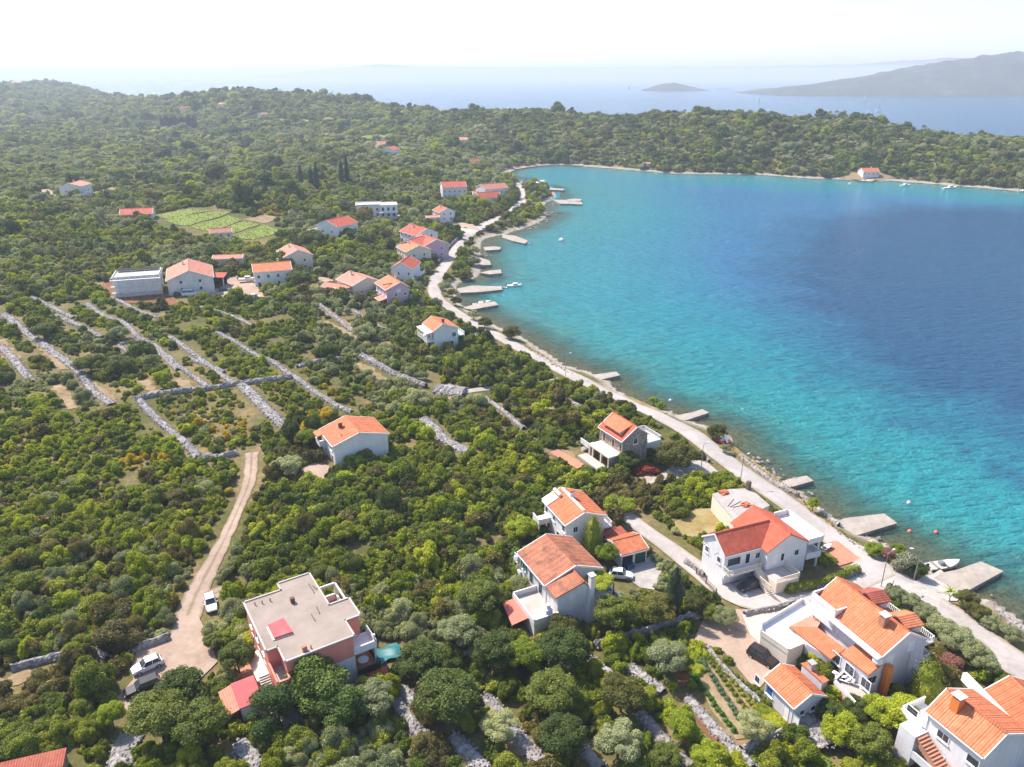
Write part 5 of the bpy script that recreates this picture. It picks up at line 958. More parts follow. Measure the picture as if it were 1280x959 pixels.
# ------------------------------------------------------------------ dry stone walls and rubble
def stone_wall(pts, width, h_, label, group=None, name='dry_stone_wall', keep=True, rub=.5, mat='rubble'):
    P = resample([at(x, y) for x, y in pts], .6); n_ = len(P); d = np.gradient(P, axis=0); d /= np.linalg.norm(d, axis=1)[:, None]+1e-9; nn = np.stack([-d[:, 1], d[:, 0]], -1)
    r = np.random.default_rng(int(abs(P[0, 0])*10)); prof = [(-.5, -.4), (-.38, .62), (-.15, .95), (.15, 1.), (.38, .65), (.5, -.4)]
    zb = Hv(P[:, 0], P[:, 1]); vs = []; fs = []
    for i in range(n_):
        for a, b in prof:
            q = P[i]+nn[i]*width*a*r.uniform(.85, 1.15); vs.append((q[0], q[1], zb[i]+(h_*b if b > 0 else -.5)*r.uniform(.75, 1.15)))
    for i in range(n_-1):
        for k in range(5): fs.append((i*6+k, i*6+k+1, i*6+7+k, i*6+6+k))
    m = MB(); m.add(vs, fs)
    L_ = n_*.6; k = int(min(2600, L_*width*rub*9))
    for _ in range(k):
        i = r.integers(0, n_); a = r.uniform(-.62, .62); q = P[i]+nn[i]*width*a+d[i]*r.uniform(-.4, .4); s = r.uniform(.14, .34); z = zb[i]+h_*max(0, 1-(abs(a)*1.7)**2)*.9+.05
        pts_ = [(q[0]+s*x*r.uniform(.6, 1.1), q[1]+s*y*r.uniform(.6, 1.1), z+s*zz*r.uniform(.5, .9)) for x, y, zz in ((1,.2,0),(-.2,1,0),(-1,-.2,.1),(.2,-1,0),(.1,.1,.8),(0,0,-.5))]
        m.add(pts_, [(0,1,4),(1,2,4),(2,3,4),(3,0,4),(1,0,5),(2,1,5),(3,2,5),(0,3,5)])
    c = P.mean(0); o = m.build(name, M[mat], fix=False); tag(o, label, 'wall', group)
    if keep: keep_line(P, width*.5+(.35 if pts[0][1] > 560 else 1.0))
    return o
WL = [([(105,474),(120,492),(140,506)], 2.2,.5,'lower end of the long broad strip by the ochre paths'), ([(219,455),(240,470),(262,486)], 1.6,.7,'wall joining the crumbling wall to the long cross wall'), ([(240,442),(268,462),(292,480)], 1.6,.7,'straight wall running down to the corner of the broom plot'), ([(330,450),(300,432),(272,416)], 1.5,.8,'upper end of the wall that leads to the lone white house'), ([(186,428),(205,447),(222,463)], 1.6,.6,'wall running down from the small curved end'), ([(40,372),(68,386),(92,398)], 1.8,.6,'faint upper strip at the left, above the short wall'), ([(140,372),(165,385),(200,398)], 1.5,.6,'faint wall just below the building shell'), ([(250,385),(290,396),(320,412)], 1.4,.7,'faint wall in the scrub below the long low house'),([(0,432),(16,448),(39,478)], 2.4,.5,'broken pale stone strip at the left edge beside an ochre path'), ([(4,393),(34,417),(94,461),(105,474)], 2.6,.6,'long broad stone strip running down the left plots'),
 ([(70,395),(100,408),(128,423)], 2.0,.8,'short stone wall behind the round dark bush at left'), ([(109,380),(131,396),(154,404),(174,423),(197,436),(219,455)], 1.9,.7,'long crumbling wall between the left plots and the building shell'),
 ([(150,432),(163,428),(186,426)], 1.2,.7,'small curved wall end beside a silvery tree'), ([(148,433),(155,437),(163,443)], 1.6,.6,'stub of pale stones under the small curved wall'), ([(212,421),(226,431),(240,442)], 1.8,.7,'short wall left of the bright green thicket'),
 ([(236,448),(262,458),(280,466)], 1.4,.6,'stones along the olive row right of the bright thicket'), ([(169,501),(242,489),(301,481),(365,473)], 1.5,1.2,'long wall crossing the plots above the yellow broom'), ([(175,503),(197,526),(220,546),(239,563),(248,574)], 2.0,1.1,'broad wall on the left side of the broom plot'),
 ([(248,575),(270,574),(296,568)], 1.5,1.2,'wall on the near side of the broom plot, by the head of the track'), ([(301,481),(318,497),(332,512),(357,535)], 2.9,.7,'broad pale stone strip on the right side of the broom plot'), ([(330,450),(345,456),(375,477),(415,505),(440,517)], 1.6,.9,'wall running down towards the lone white house'),
 ([(372,460),(400,452),(427,449)], 1.5,.9,'wall at the top of the plot behind the lone white house'), ([(452,446),(472,457),(495,470),(532,485)], 2.0,1.3,'thick wall beside the ochre clearing'), ([(530,525),(545,540),(557,552),(587,567)], 3.0,.8,'wide pale stone strip right of the lone white house'),
 ([(607,499),(630,516),(655,537)], 1.3,.9,'thin wall through the scrub above the stone house'), ([(695,494),(712,503),(727,511)], 1.2,.9,'short thin wall near the coast road bend'), ([(400,382),(425,402),(454,424)], 1.6,1.0,'wall along the ochre lane above the white balcony house'), ([(441,388),(460,402),(482,413)], 1.8,.7,'loose stones between the olive trees by the lavender house'),
 ([(607,872),(640,912),(675,953)], 2.1,.6,'broad rubble strip at the bottom, second from the left'), ([(495,878),(515,905),(532,925)], 1.9,.6,'rubble strip at the bottom under the silvery olive'), ([(697,906),(722,930),(750,962)], 1.9,.6,'rubble strip at the bottom middle between olive trees'), ([(799,893),(828,925),(862,962)], 2.0,.7,'broad grey rubble strip left of the red soil plot'),
 ([(859,874),(895,915),(940,962)], 1.7,.8,'broad stone wall along the red soil plot'), ([(566,922),(585,942),(606,962)], 2.2,.6,'rubble strip at the bottom, third from the left'), ([(739,826),(752,836),(763,844)], 2.0,.6,'patch of stones below the white terrace house'), ([(787,835),(808,850),(829,866)], 1.8,.6,'tumbled wall beside the olive above the red soil plot'),
 ([(926,941),(960,926),(996,911)], 1.0,1.2,'straight garden wall at the foot of the vegetable rows'), ([(742,810),(780,800),(817,790),(850,778),(881,768)], 1.1,1.3,'grey garden wall between the terrace house and the sandy yard'), ([(15,838),(60,826),(109,815),(135,826)], 1.2,1.0,'grey wall in the scrub left of the parked cars'),
 ([(165,815),(190,806),(212,798)], 1.2,1.1,'wall behind the white parked car'), ([(150,962),(155,940),(163,920)], 3.4,.5,'pale stone heap under the small lime tree'), ([(884,812),(905,838),(925,858),(950,880)], .8,.8,'kerb of loose rocks between sandy yard and vegetables'), ([(300,930),(312,945),(322,962)], 2.4,.6,'stony strip under the red-roofed shed'),
 ([(500,860),(512,872),(520,880)], 2.0,.5,'stony bank right of the silvery olive'), ([(548,330),(560,312),(572,300)], .9,1.6,'tall roadside wall beside the pink-walled pair'), ([(480,238),(515,236),(532,237)], 1.4,1.6,'far grey wall at the top of the green field'), ([(874,566),(880,572),(886,578)], .6,.9,'low white gate wall beside the road'),
 ([(60,228),(85,224),(108,222)], 1.2,1.2,'far wall above the pale house in the olives'), ([(880,722),(868,712),(856,704)], .8,1.1,'low wall along the lane beside the big white house'), ([(1000,753),(970,762),(945,766),(930,770)], .9,.9,'low boundary wall between the lane and the flat terrace'), ([(1075,716),(1045,728),(1010,738),(985,742)], .8,1.0,'pale retaining wall under the long clipped hedge')]
for pts, w_, h_, lb in WL: stone_wall(pts, w_, h_, lb, 'dry stone walls and rubble strips')
for pts, w_, lb in (([(545,488),(562,490),(580,492)], 7, 'heap of pale rubble at the start of the stony path'), ([(1000,903),(1018,918),(1034,940)], 5.5, 'spill of pale rubble behind the garden house')): stone_wall(pts, w_, 1.2, lb, 'dry stone walls and rubble strips', 'rubble_heap', rub=.7)
for i, (y_, x0_, x1_) in enumerate(((196, 985, 1050), (199.5, 980, 1054), (203, 990, 1056), (206, 992, 1058))): stone_wall([(x0_, y_+1), ((x0_+x1_)/2, y_), (x1_, y_+.8)], .9, 1.1, ('topmost', 'second', 'third', 'lowest')[i]+' terrace wall on the far shore left of the orange-roofed house', 'terraces on the far shore', 'terrace_wall', False, mat='stone')
# sea wall and shore rocks
stone_wall([(924,571),(950,592),(976,610),(998,621)], 1.0, .9, 'grey stone sea wall below the road, left of the long pier', None, 'sea_wall'); stone_wall([(1005,624),(1028,643),(1048,658)], 1.0, .8, 'pale sea wall just before the longest pier', None, 'sea_wall')
stone_wall([(1250,768),(1290,800),(1340,838)], 1.2, .9, 'sea wall at the right edge below the road bushes', None, 'sea_wall')
sr = MB(); r_ = np.random.default_rng(5)
for (x_, y_, n_, sg) in ((655,283,26,5), (672,275,26,4), (684,266,18,3), (690,255,10,3), (700,238,8,3), (1190,755,30,2), (1200,745,22,2), (985,612,34,2.2), (955,593,40,2.2), (935,580,30,2.), (1085,678,24,2), (1110,690,20,2), (690,452,18,2.2), (720,464,20,2.2), (605,318,20,2.5), (1240,768,20,2), (900,222,12,12), (1000,224,14,12), (1150,230,16,10), (760,212,10,10), (1240,237,10,10)):
    c = at_z(x_, y_, .1)
    for _ in range(n_):
        s = r_.uniform(.25, .9)*(1.6 if y_ < 300 else 1); q = c[:2]+r_.normal(size=2)*sg
        sr.add([(q[0]+s*a*r_.uniform(.6, 1.1), q[1]+s*b*r_.uniform(.6, 1.1), .05+s*e*r_.uniform(.4, .8)) for a, b, e in ((1,.2,0),(-.2,1,0),(-1,-.2,.1),(.2,-1,0),(.1,.1,.8),(0,0,-.5))], [(0,1,4),(1,2,4),(2,3,4),(3,0,4),(1,0,5),(2,1,5),(3,2,5),(0,3,5)])
tag(sr.build('shore_rocks', M['rock'], fix=False), 'brown and grey rocks strewn along the waterline', 'rocks', kind='stuff')

# ------------------------------------------------------------------ piers
def pier(pts, label, top=.75, mat='pierstone', name='pier'):
    P = [at_z(x, y, top) for x, y in pts]; c = np.mean(P, axis=0); Bp = Bld(name, label, 'pier', c, 0, 0.); q = [(p[0]-c[0], p[1]-c[1]) for p in P]
    Bp.part('deck', MB().prism([(a*1.01, b*1.01) for a, b in q], top-.16, top), M[mat]); Bp.part('footing', MB().prism([(a*.985, b*.985) for a, b in q], -2.5, top-.161), M['rock']); keep_poly(P); return Bp
PIERS = [([(1038,657),(1055,648),(1105,642),(1121,654),(1064,671),(1050,668)], 'longest pale pier, beside the lane junction'), ([(974,604),(985,599),(1008,594.5),(1017,601),(986,609.5)], 'short pale pier with rocks on its near side'), ([(844,520),(866,515),(878,511.5),(886,516),(857,525.5),(847,525)], 'narrow grey pier opposite the stone house'),
 ([(738,472),(745,468),(770,464.5),(775,469),(745,476)], 'flat pier nearest the bend above the stone house'), ([(1160,727),(1178,716),(1197,712),(1226,702),(1254,714),(1210,738),(1182,737)], 'broad broken quay with a boat moored beside it'), ([(578,385),(598,379),(618,377),(623,381),(590,387)], 'pier with two small boats tied to it'), ([(571,361),(590,357),(625,358),(628,362),(600,365),(575,366)], 'long low jetty with a dark dinghy at its tip'),
 ([(600,341),(612,338),(626,337),(627,341.5),(612,343)], 'bright square pier below the roadside bushes'), ([(597,332),(600,322),(612,326),(614,331)], 'small quay just beyond the bright square pier'), ([(604,309),(617,308),(626,309),(625,312),(607,313)], 'tiny jetty in the inner bay'), ([(628,293),(645,295),(660,301),(656,304.5),(640,301),(628,297)], 'angled pier near the rocky point with a boat at its end'), ([(690,249.5),(705,250),(727,252.5),(728,255.5),(700,254.5)], 'pale double jetty beyond the rocky point'),
 ([(708,249.5),(718,248.3),(727,249),(726,251.2),(712,251.5)], 'dark slab jetty just behind the pale double one'), ([(682,234),(695,235.5),(706,236),(704,238),(686,237)], 'farthest low jetty of the left shore'), ([(1072,226),(1082,224.2),(1094,224.5),(1090,226.8)], 'small quay in front of the far orange-roofed house'), ([(668,461),(675,459),(682,461),(676,464)], 'square white landing stage on the bend')]
for pts, lb in PIERS: pier(pts, lb, .75 if pts[0][1] > 400 else .9)

# ------------------------------------------------------------------ boats
def boat(label, px, py, L, deg, kind='open', hull='boat', name='boat', z=None, cat='boat'):
    p = at_z(px, py, .2) if z is None else np.array((*at(px, py)[:2], z)); b = Bld(name, label, cat, p, R(deg), (0. if z is None else p[2])); h = .16*L; w_ = .19*L
    st = [(-.5, .86, .0), (-.3, 1., .0), (0, 1., .0), (.25, .8, .03), (.42, .42, .06), (.5, .04, .09)]; vs = []; fs = []
    for x, k, up_ in st: vs += [(x*L, -w_*k, h*.55+up_*L), (x*L*.97, -w_*k*.62, -.25), (x*L*.97, w_*k*.62, -.25), (x*L, w_*k, h*.55+up_*L)]
    for i in range(5):
        for k in range(3): fs.append((i*4+k, i*4+k+1, i*4+5+k, i*4+4+k))
    fs += [(0, 1, 2, 3), (23, 22, 21, 20)]; b.part('hull', MB().add(vs, fs), M[hull])
    d = MB(); dv = [(x*L*.96, s*w_*k*.9, h*.55+up_*L-.06) for x, k, up_ in st for s in (-1, 1)]; d.add(dv, [(2*i, 2*i+2, 2*i+3, 2*i+1) for i in range(5)]); b.part('deck', d, M['boat' if hull != 'boat' else 'cream'])
    if kind == 'cabin':
        b.part('cabin', MB().prism([(-.1*L, -w_*.6), (.2*L, -w_*.5), (.2*L, w_*.5), (-.1*L, w_*.6)], h*.55, h*1.35), M['boat']); b.part('windscreen', MB().prism([(-.06*L, -w_*.615), (.205*L, -w_*.515), (.205*L, w_*.515), (-.06*L, w_*.615)], h*.95, h*1.2), M['glass'])
    elif kind == 'canopy':
        b.part('canopy', MB().box((-.05*L, 0, h*1.9), (.34*L, w_*1.5, .08)), M['blue']); [b.part('canopy_post', MB().tube((x*L, s*w_*.65, h*.5), (x*L, s*w_*.65, h*1.9), .04, 5), M['steel']) for x in (-.2, .1) for s in (-1, 1)]
    else:
        for x in (-.28, .02): b.part('thwart', MB().box((x*L, 0, h*.6), (.09*L, w_*1.7, .06)), M['wood'])
        b.part('console', MB().box((-.08*L, 0, h*.85), (.14*L, w_*.6, h*.6)), M['steel'])
    b.part('outboard_motor', MB().box((-.52*L, 0, h*.7), (.07*L, .3, .7)), M['black']); return b
boat('white motor boat moored beside the broad broken quay', 1179, 707, 6.2, 12); boat('white motor boat drifting off the low jetties', 643, 357.5, 6.4, 5, 'cabin'); boat('small motor boat with a blue canopy out in the inner bay', 701, 300, 5.6, 80, 'canopy')
boat('small white boat tied to the pier, nearer the shore', 597, 380, 4.4, 20); boat('small white boat tied to the pier, nearer the tip', 606, 377.5, 5.0, 10); boat('dark red dinghy at the tip of the long low jetty', 616, 359.5, 4.6, 170, hull='redboat'); boat('white rowing boat beside the dark red dinghy', 628, 359.5, 4.2, 170); boat('white boat at the end of the angled pier', 659, 304.5, 4.6, 140)
boat('white boat moored at the far left of the far shore', 1062, 230, 5.5, 70, 'cabin'); boat('white cabin boat moored off the far shore, between two others', 1131, 232, 8., 10, 'cabin'); boat('long white motor boat moored off the far shore, rightmost but one', 1187, 235.5, 10.5, 5, 'cabin'); boat('white boat cut by the right edge off the far shore', 1279, 239, 6, 0, 'cabin'); boat('low white boat pulled along the far quay', 1082, 226.5, 9, 4)
p = at(902, 553); pb = Bld('pedal_boat', 'red and white pedal boat pulled up on the verge under the round bush', 'pedal boat', p, R(120), p[2]); [pb.part('float', MB().prism([(-1.6, s*.6-.3), (1.3, s*.6-.3), (1.8, s*.6), (1.3, s*.6+.3), (-1.6, s*.6+.3)], .1, .6), M['redboat']) for s in (-1, 1)]; pb.part('seat', MB().box((-.3, 0, .75), (.7, 1.3, .3)).box((-.6, 0, 1.2), (.15, 1.3, .7)), M['white']); pb.part('slide', MB().slab([(-.7, -.3, 2.3), (-.7, .3, 2.3), (-1.8, .3, .7), (-1.8, -.3, .7)], .08).box((-.7, 0, 1.5), (.1, .5, 1.5)), M['boat']); pb.keep([(-3, -3), (3, -3), (3, 3), (-3, 3)])
p = at(1030, 688); boat('red and white dinghy lying on the terrace beside the big white house', 1030, 688, 3.6, 30, hull='redboat', z=p[2]+.35, name='dinghy')
def sailboat(label, px, py, L, deg):
    p = at_z(px, py, 0); b = Bld('sailing_boat', label, 'sailing boat', p, R(deg), 0); w_ = .15*L; b.part('hull', MB().prism([(-.5*L, -w_*.7), (.1*L, -w_), (.5*L, 0), (.1*L, w_), (-.5*L, w_*.7)], -.4, 1.1), M['boat'])
    b.part('mast', MB().tube((.05*L, 0, 1), (.05*L, 0, 1.35*L), .09), M['steel']); b.part('mainsail', MB().add([(.04*L, .05, 2.2), (-.45*L, .5, 2.4), (.04*L, .05, 1.32*L), (.04*L, -.05, 2.2), (-.45*L, .4, 2.4), (.04*L, -.05, 1.32*L)], [(0,1,2),(5,4,3),(0,2,5,3),(1,0,3,4),(2,1,4,5)]), M['boat']); b.part('jib', MB().add([(.07*L, 0, 1.1*L), (.48*L, .1, 1.4), (.08*L, .5, 1.9), (.07*L, -.05, 1.1*L), (.48*L, .05, 1.4), (.08*L, .42, 1.9)], [(0,1,2),(5,4,3),(0,2,5,3),(1,0,3,4),(2,1,4,5)]), M['boat'])
sailboat('white sailing boat beyond the headland, nearer of two', 1098, 139, 15, 20); sailboat('white sailing boat beyond the headland, farther of two', 1080, 127, 15, 160); sailboat('faint sailing boat left of the low islet', 786, 111.5, 19, 30); sailboat('faint sailing boat near the island shore, off the left end of the long hill', 949, 127.5, 9, 0)
for px_, py_, lb in ((1136, 629, 'pale mooring buoy off the short pier with rocks'), (1137, 665, 'pink mooring buoy off the end of the longest pier'), (1170, 666, 'small pink mooring buoy, farther out than the others'), (838, 501, 'white mooring buoy in clear water near the narrow grey pier')):
    p = at_z(px_, py_, 0); bm = bmesh.new(); bmesh.ops.create_uvsphere(bm, u_segments=12, v_segments=8, radius=.42); me = bpy.data.meshes.new('buoy'); bm.to_mesh(me); bm.free(); me.materials.append(M['awning' if 'pink' in lb else 'white'])
    rt = empty('mooring_buoy', (p[0], p[1], 0)); tag(rt, lb, 'buoy'); o = bpy.data.objects.new('float', me); COL.objects.link(o); o.parent = rt; o.location.z = .1; MB().tube((0, 0, .45), (0, 0, .8), .05).build('ring', M['steel'], rt)

# ------------------------------------------------------------------ cars
def car(label, px, py, deg, paint, kind='hatch', name='car', h0=0., cat='car'):
    p = at(px, py); keep_poly([(p[0]-2.6, p[1]-4.6), (p[0]+2.6, p[1]-4.6), (p[0]+2.6, p[1]+2.2), (p[0]-2.6, p[1]+2.2)]); b = Bld(name, label, cat, p, R(deg), p[2]+.14+h0)
    L, W, Hh = dict(hatch=(4.0, 1.7, 1.48), wagon=(4.6, 1.78, 1.5), suv=(4.5, 1.85, 1.72), van=(5.2, 2.0, 2.2))[kind]; hb = Hh*.58
    st = dict(hatch=[(-.5,.42,.55,.88), (-.46,.25,.98,.97), (-.1,.2,1.,1.), (.18,.2,.98,1.), (.40,.22,.84,.95), (.5,.32,.60,.80)], wagon=[(-.5,.42,.6,.88), (-.47,.25,.98,.97), (-.1,.2,1.,1.), (.18,.2,.98,1.), (.42,.22,.82,.95), (.5,.32,.58,.8)],
              suv=[(-.5,.4,.7,.9), (-.48,.25,1.,.97), (-.1,.22,1.,1.), (.18,.22,.98,1.), (.44,.25,.88,.96), (.5,.35,.66,.84)], van=[(-.5,.3,.9,.95), (-.49,.22,1.,.98), (-.1,.2,1.,1.), (.25,.2,.98,1.), (.42,.22,.80,.96), (.5,.3,.55,.85)])[kind]
    vs = []; fs = []
    for x, zb, zt, k in st:
        w_ = W/2*k; zl, zh = zb*.9, zt*hb; vs += [(x*L, -w_*.93, zl), (x*L, -w_, (zl+zh)/2), (x*L, -w_*.9, zh), (x*L, w_*.9, zh), (x*L, w_, (zl+zh)/2), (x*L, w_*.93, zl)]
    for i in range(5):
        for k in range(6): fs.append((i*6+k, i*6+(k+1)%6, i*6+6+(k+1)%6, i*6+6+k))
    fs += [tuple(range(5, -1, -1)), tuple(range(30, 36))]; o = MB().add(vs, fs).build('body', M[paint], b.root)
    rear, front = dict(hatch=(-.44, .2), wagon=(-.46, .18), suv=(-.46, .18), van=(-.48, .28))[kind]; r2, f2 = dict(hatch=(-.34, .04), wagon=(-.40, .03), suv=(-.42, .04), van=(-.46, .16))[kind]
    w1, w2 = W*.44, W*.36; z1, z2 = hb*.97, Hh
    g = MB().add([(rear*L, -w1, z1), (front*L, -w1, z1), (front*L, w1, z1), (rear*L, w1, z1), (r2*L, -w2, z2-.05), (f2*L, -w2, z2-.05), (f2*L, w2, z2-.05), (r2*L, w2, z2-.05)], [(3,2,1,0),(4,5,6,7),(0,1,5,4),(1,2,6,5),(2,3,7,6),(3,0,4,7)]); b.part('window', g, M['glass'])
    rf = MB().prism([(r2*L-.03, -w2-.02), (f2*L+.05, -w2-.02), (f2*L+.05, w2+.02), (r2*L-.03, w2+.02)], z2-.07, z2); b.part('roof', rf, M[paint])
    pl = MB()
    for s in (-1, 1):
        for xa, xb in ((rear, r2), (front, f2), ((rear+front)/2-.02, (r2+f2)/2-.02)): pl.tube((xa*L, s*(w1+.005), z1), (xb*L, s*(w2+.005), z2-.06), .045, 5)
    b.part('pillar', pl, M[paint])
    for x in (-.31, .31):
        for s in (-1, 1):
            wo = b.part('wheel', MB().tube((x*L, s*(W/2-.19), .18), (x*L, s*(W/2+.01), .18), .32, 14), M['rubber']); b.part('rim', MB().tube((x*L, s*(W/2), .18), (x*L, s*(W/2+.025), .18), .20, 10), M['rim'], wo)
    for s in (-1, 1): b.part('headlight', MB().box((.475*L, s*W*.32, hb*.52), (.16, .32, .16)), M['lampglass']); b.part('tail_light', MB().box((-.492*L, s*W*.38, hb*.72), (.08, .2, .26)), M['tail']); b.part('mirror', MB().box((front*L-.25, s*(W/2+.06), hb*1.02), (.14, .18, .12)), M[paint])
    return b
for nm, c_, mt in (('paint_white', (.72,.73,.74), 0), ('paint_black', (.012,.013,.016), 0), ('paint_grey', (.06,.065,.075), .3), ('paint_silver', (.42,.44,.46), .5), ('paint_blue', (.03,.06,.14), .2), ('paint_brown', (.045,.032,.03), .3)):
    M[nm] = surf(nm, c_, .25 if nm != 'paint_black' else .5, .06, 1., .6 if nm != 'paint_black' else .25, metal=mt)
car('white hatchback parked on the track beside the salmon house', 264, 758, -62, 'paint_white'); car('white car parked at the end of the sandy yard, next to the black one', 185, 836, 218, 'paint_white'); car('black car parked in the shade of the trees', 179, 863, 215, 'paint_black', 'wagon')
car('dark brown estate car parked on the sandy yard by the garden house', 953, 826, -48, 'paint_brown', 'suv'); car('dark grey estate car under the outside stair of the big white house', 937, 735, 205, 'paint_grey', 'wagon'); car('white car half hidden by the pergola wall in front of the garage', 776, 722, -10, 'paint_white'); car('blue car in the open bay of the double garage', 781, 705, -62, 'paint_blue', 'hatch')
car('white van in the yard of the long low white house', 238, 370, 10, 'paint_white', 'van', 'van', cat='van'); car('blue car parked beside the open car port', 281, 364, 20, 'paint_blue'); car('white car at the edge of the red earth yard', 319, 373, 5, 'paint_white'); car('white car beside the track junction under the bushes', 606, 288, 30, 'paint_white'); car('silver car parked at the lane above the junction', 572, 285, 15, 'paint_silver')
boat('white boat standing on a trailer in the yard', 309, 353, 6.5, 5, 'cabin', z=at(309, 353)[2]+1.0, name='boat_on_trailer')
# inflatable turquoise pool toy / boat on the yard
p = at(979, 824); o = MB(); [o.tube((1.0*math.cos(a), .7*math.sin(a), .25), (1.0*math.cos(a+.55), .7*math.sin(a+.55), .25), .24, 8) for a in np.arange(0, 6.28, .5)]; ob = o.build('paddling_pool', M['tarp'], smooth=True); ob.location = p; tag(ob, 'turquoise inflatable paddling pool on the concrete yard', 'paddling pool')
# ------------------------------------------------------------------ street furniture
def post(label, px, py, h_, arm=1.2, ang=0., name='street_lamp'):
    p = at(px, py); b = Bld(name, label, 'lamp post' if 'lamp' in name else 'pole', p, ang, p[2]); b.part('pole', MB().tube((0, 0, -.3), (0, 0, h_), .09, 8, .05), M['steel'])
    if 'lamp' in name: b.part('arm', MB().tube((0, 0, h_-.05), (arm, 0, h_+.25), .04, 6), M['steel']); b.part('lamp_head', MB().box((arm+.25, 0, h_+.24), (.6, .22, .12)), M['tank'])
    else:
        b.part('cross_arm', MB().box((0, 0, h_-.5), (1.4, .1, .1)), M['wood']); [b.part('insulator', MB().tube((x, 0, h_-.45), (x, 0, h_-.2), .05), M['white']) for x in (-.6, 0, .6)]
    return b
post('street lamp on the land side of the road by the old ruin', 925, 606, 6.5, ang=.6); post('street lamp at the lane junction beside the big orange roof', 1101, 734, 6.5, ang=.6); post('street lamp on the bend by the landing stage', 707, 471, 6.5, ang=.6); post('street lamp near the paved yard gate', 876, 588, 6, ang=.6); post('street lamp by the slipway', 1142, 726, 6, ang=3.)
p = at(1102, 735); jb = Bld('junction_box', 'rusty meter box with pipes at the foot of the junction lamp', 'meter box', (p[0]+.9, p[1]-.5), .4, p[2]); jb.part('cabinet', MB().box((0, 0, .6), (.8, .5, 1.2)), M['iron']); jb.part('pipe', MB().tube((.7, 0, -.2), (.7, 0, 1.6), .07).tube((.7, 0, 1.6), (1.4, .3, 1.9), .06), M['steel'])
def fence(name, label, a, b, h_, mat, gap=.25, cat='fence'):
    A_ = at(*a); B_ = at(*b); L_ = np.linalg.norm((B_-A_)[:2]); f = Bld(name, label, cat, A_, math.atan2(B_[1]-A_[1], B_[0]-A_[0]), min(A_[2], B_[2])); r = MB()
    for z_ in (.15, h_*.55, h_): r.box((L_/2, 0, z_), (L_, .05, .05))
    f.part('rail', r, M[mat]); r = MB()
    for i in range(int(L_/gap)): r.box((i*gap, 0, h_/2), (.03, .03, h_))
    f.part('bar', r, M[mat]); [f.part('post', MB().box((x, 0, h_/2), (.14, .14, h_+.2)), M[mat]) for x in (0, L_/2, L_)]; return f
fence('iron_gate', 'rusty iron railing along the lane beside the big white house', (870, 718), (895, 744), 1.2, 'iron'); fence('iron_gate', 'open iron gate of the paved yard below the stone house', (866, 566), (878, 577), 1.5, 'iron')
fence('wire_fence', 'leaning wooden stake fence between the dirt yard and the pines', (236, 868), (246, 886), 1.1, 'wood', .4)
# umbrellas on the far little beach
for i, (x_, y_) in enumerate(((664, 231), (671, 232), (678, 230.5))):
    p = at(x_, y_); b = Bld('parasol', ('blue and white beach parasol nearest the road', 'middle beach parasol of three', 'beach parasol nearest the water')[i], 'parasol', p, 0, max(p[2], .4)); b.part('pole', MB().tube((0, 0, 0), (0, 0, 2.6), .05), M['steel']); n_ = 10; b.part('canopy', MB().add([(0, 0, 3.0)]+[(2.2*math.cos(6.283*k/n_), 2.2*math.sin(6.283*k/n_), 2.2) for k in range(n_)]+[(0, 0, 2.85)], [(0, 1+k, 1+(k+1)%n_) for k in range(n_)]+[(n_+1, 1+(k+1)%n_, 1+k) for k in range(n_)]), M['blue' if i == 0 else 'white'])
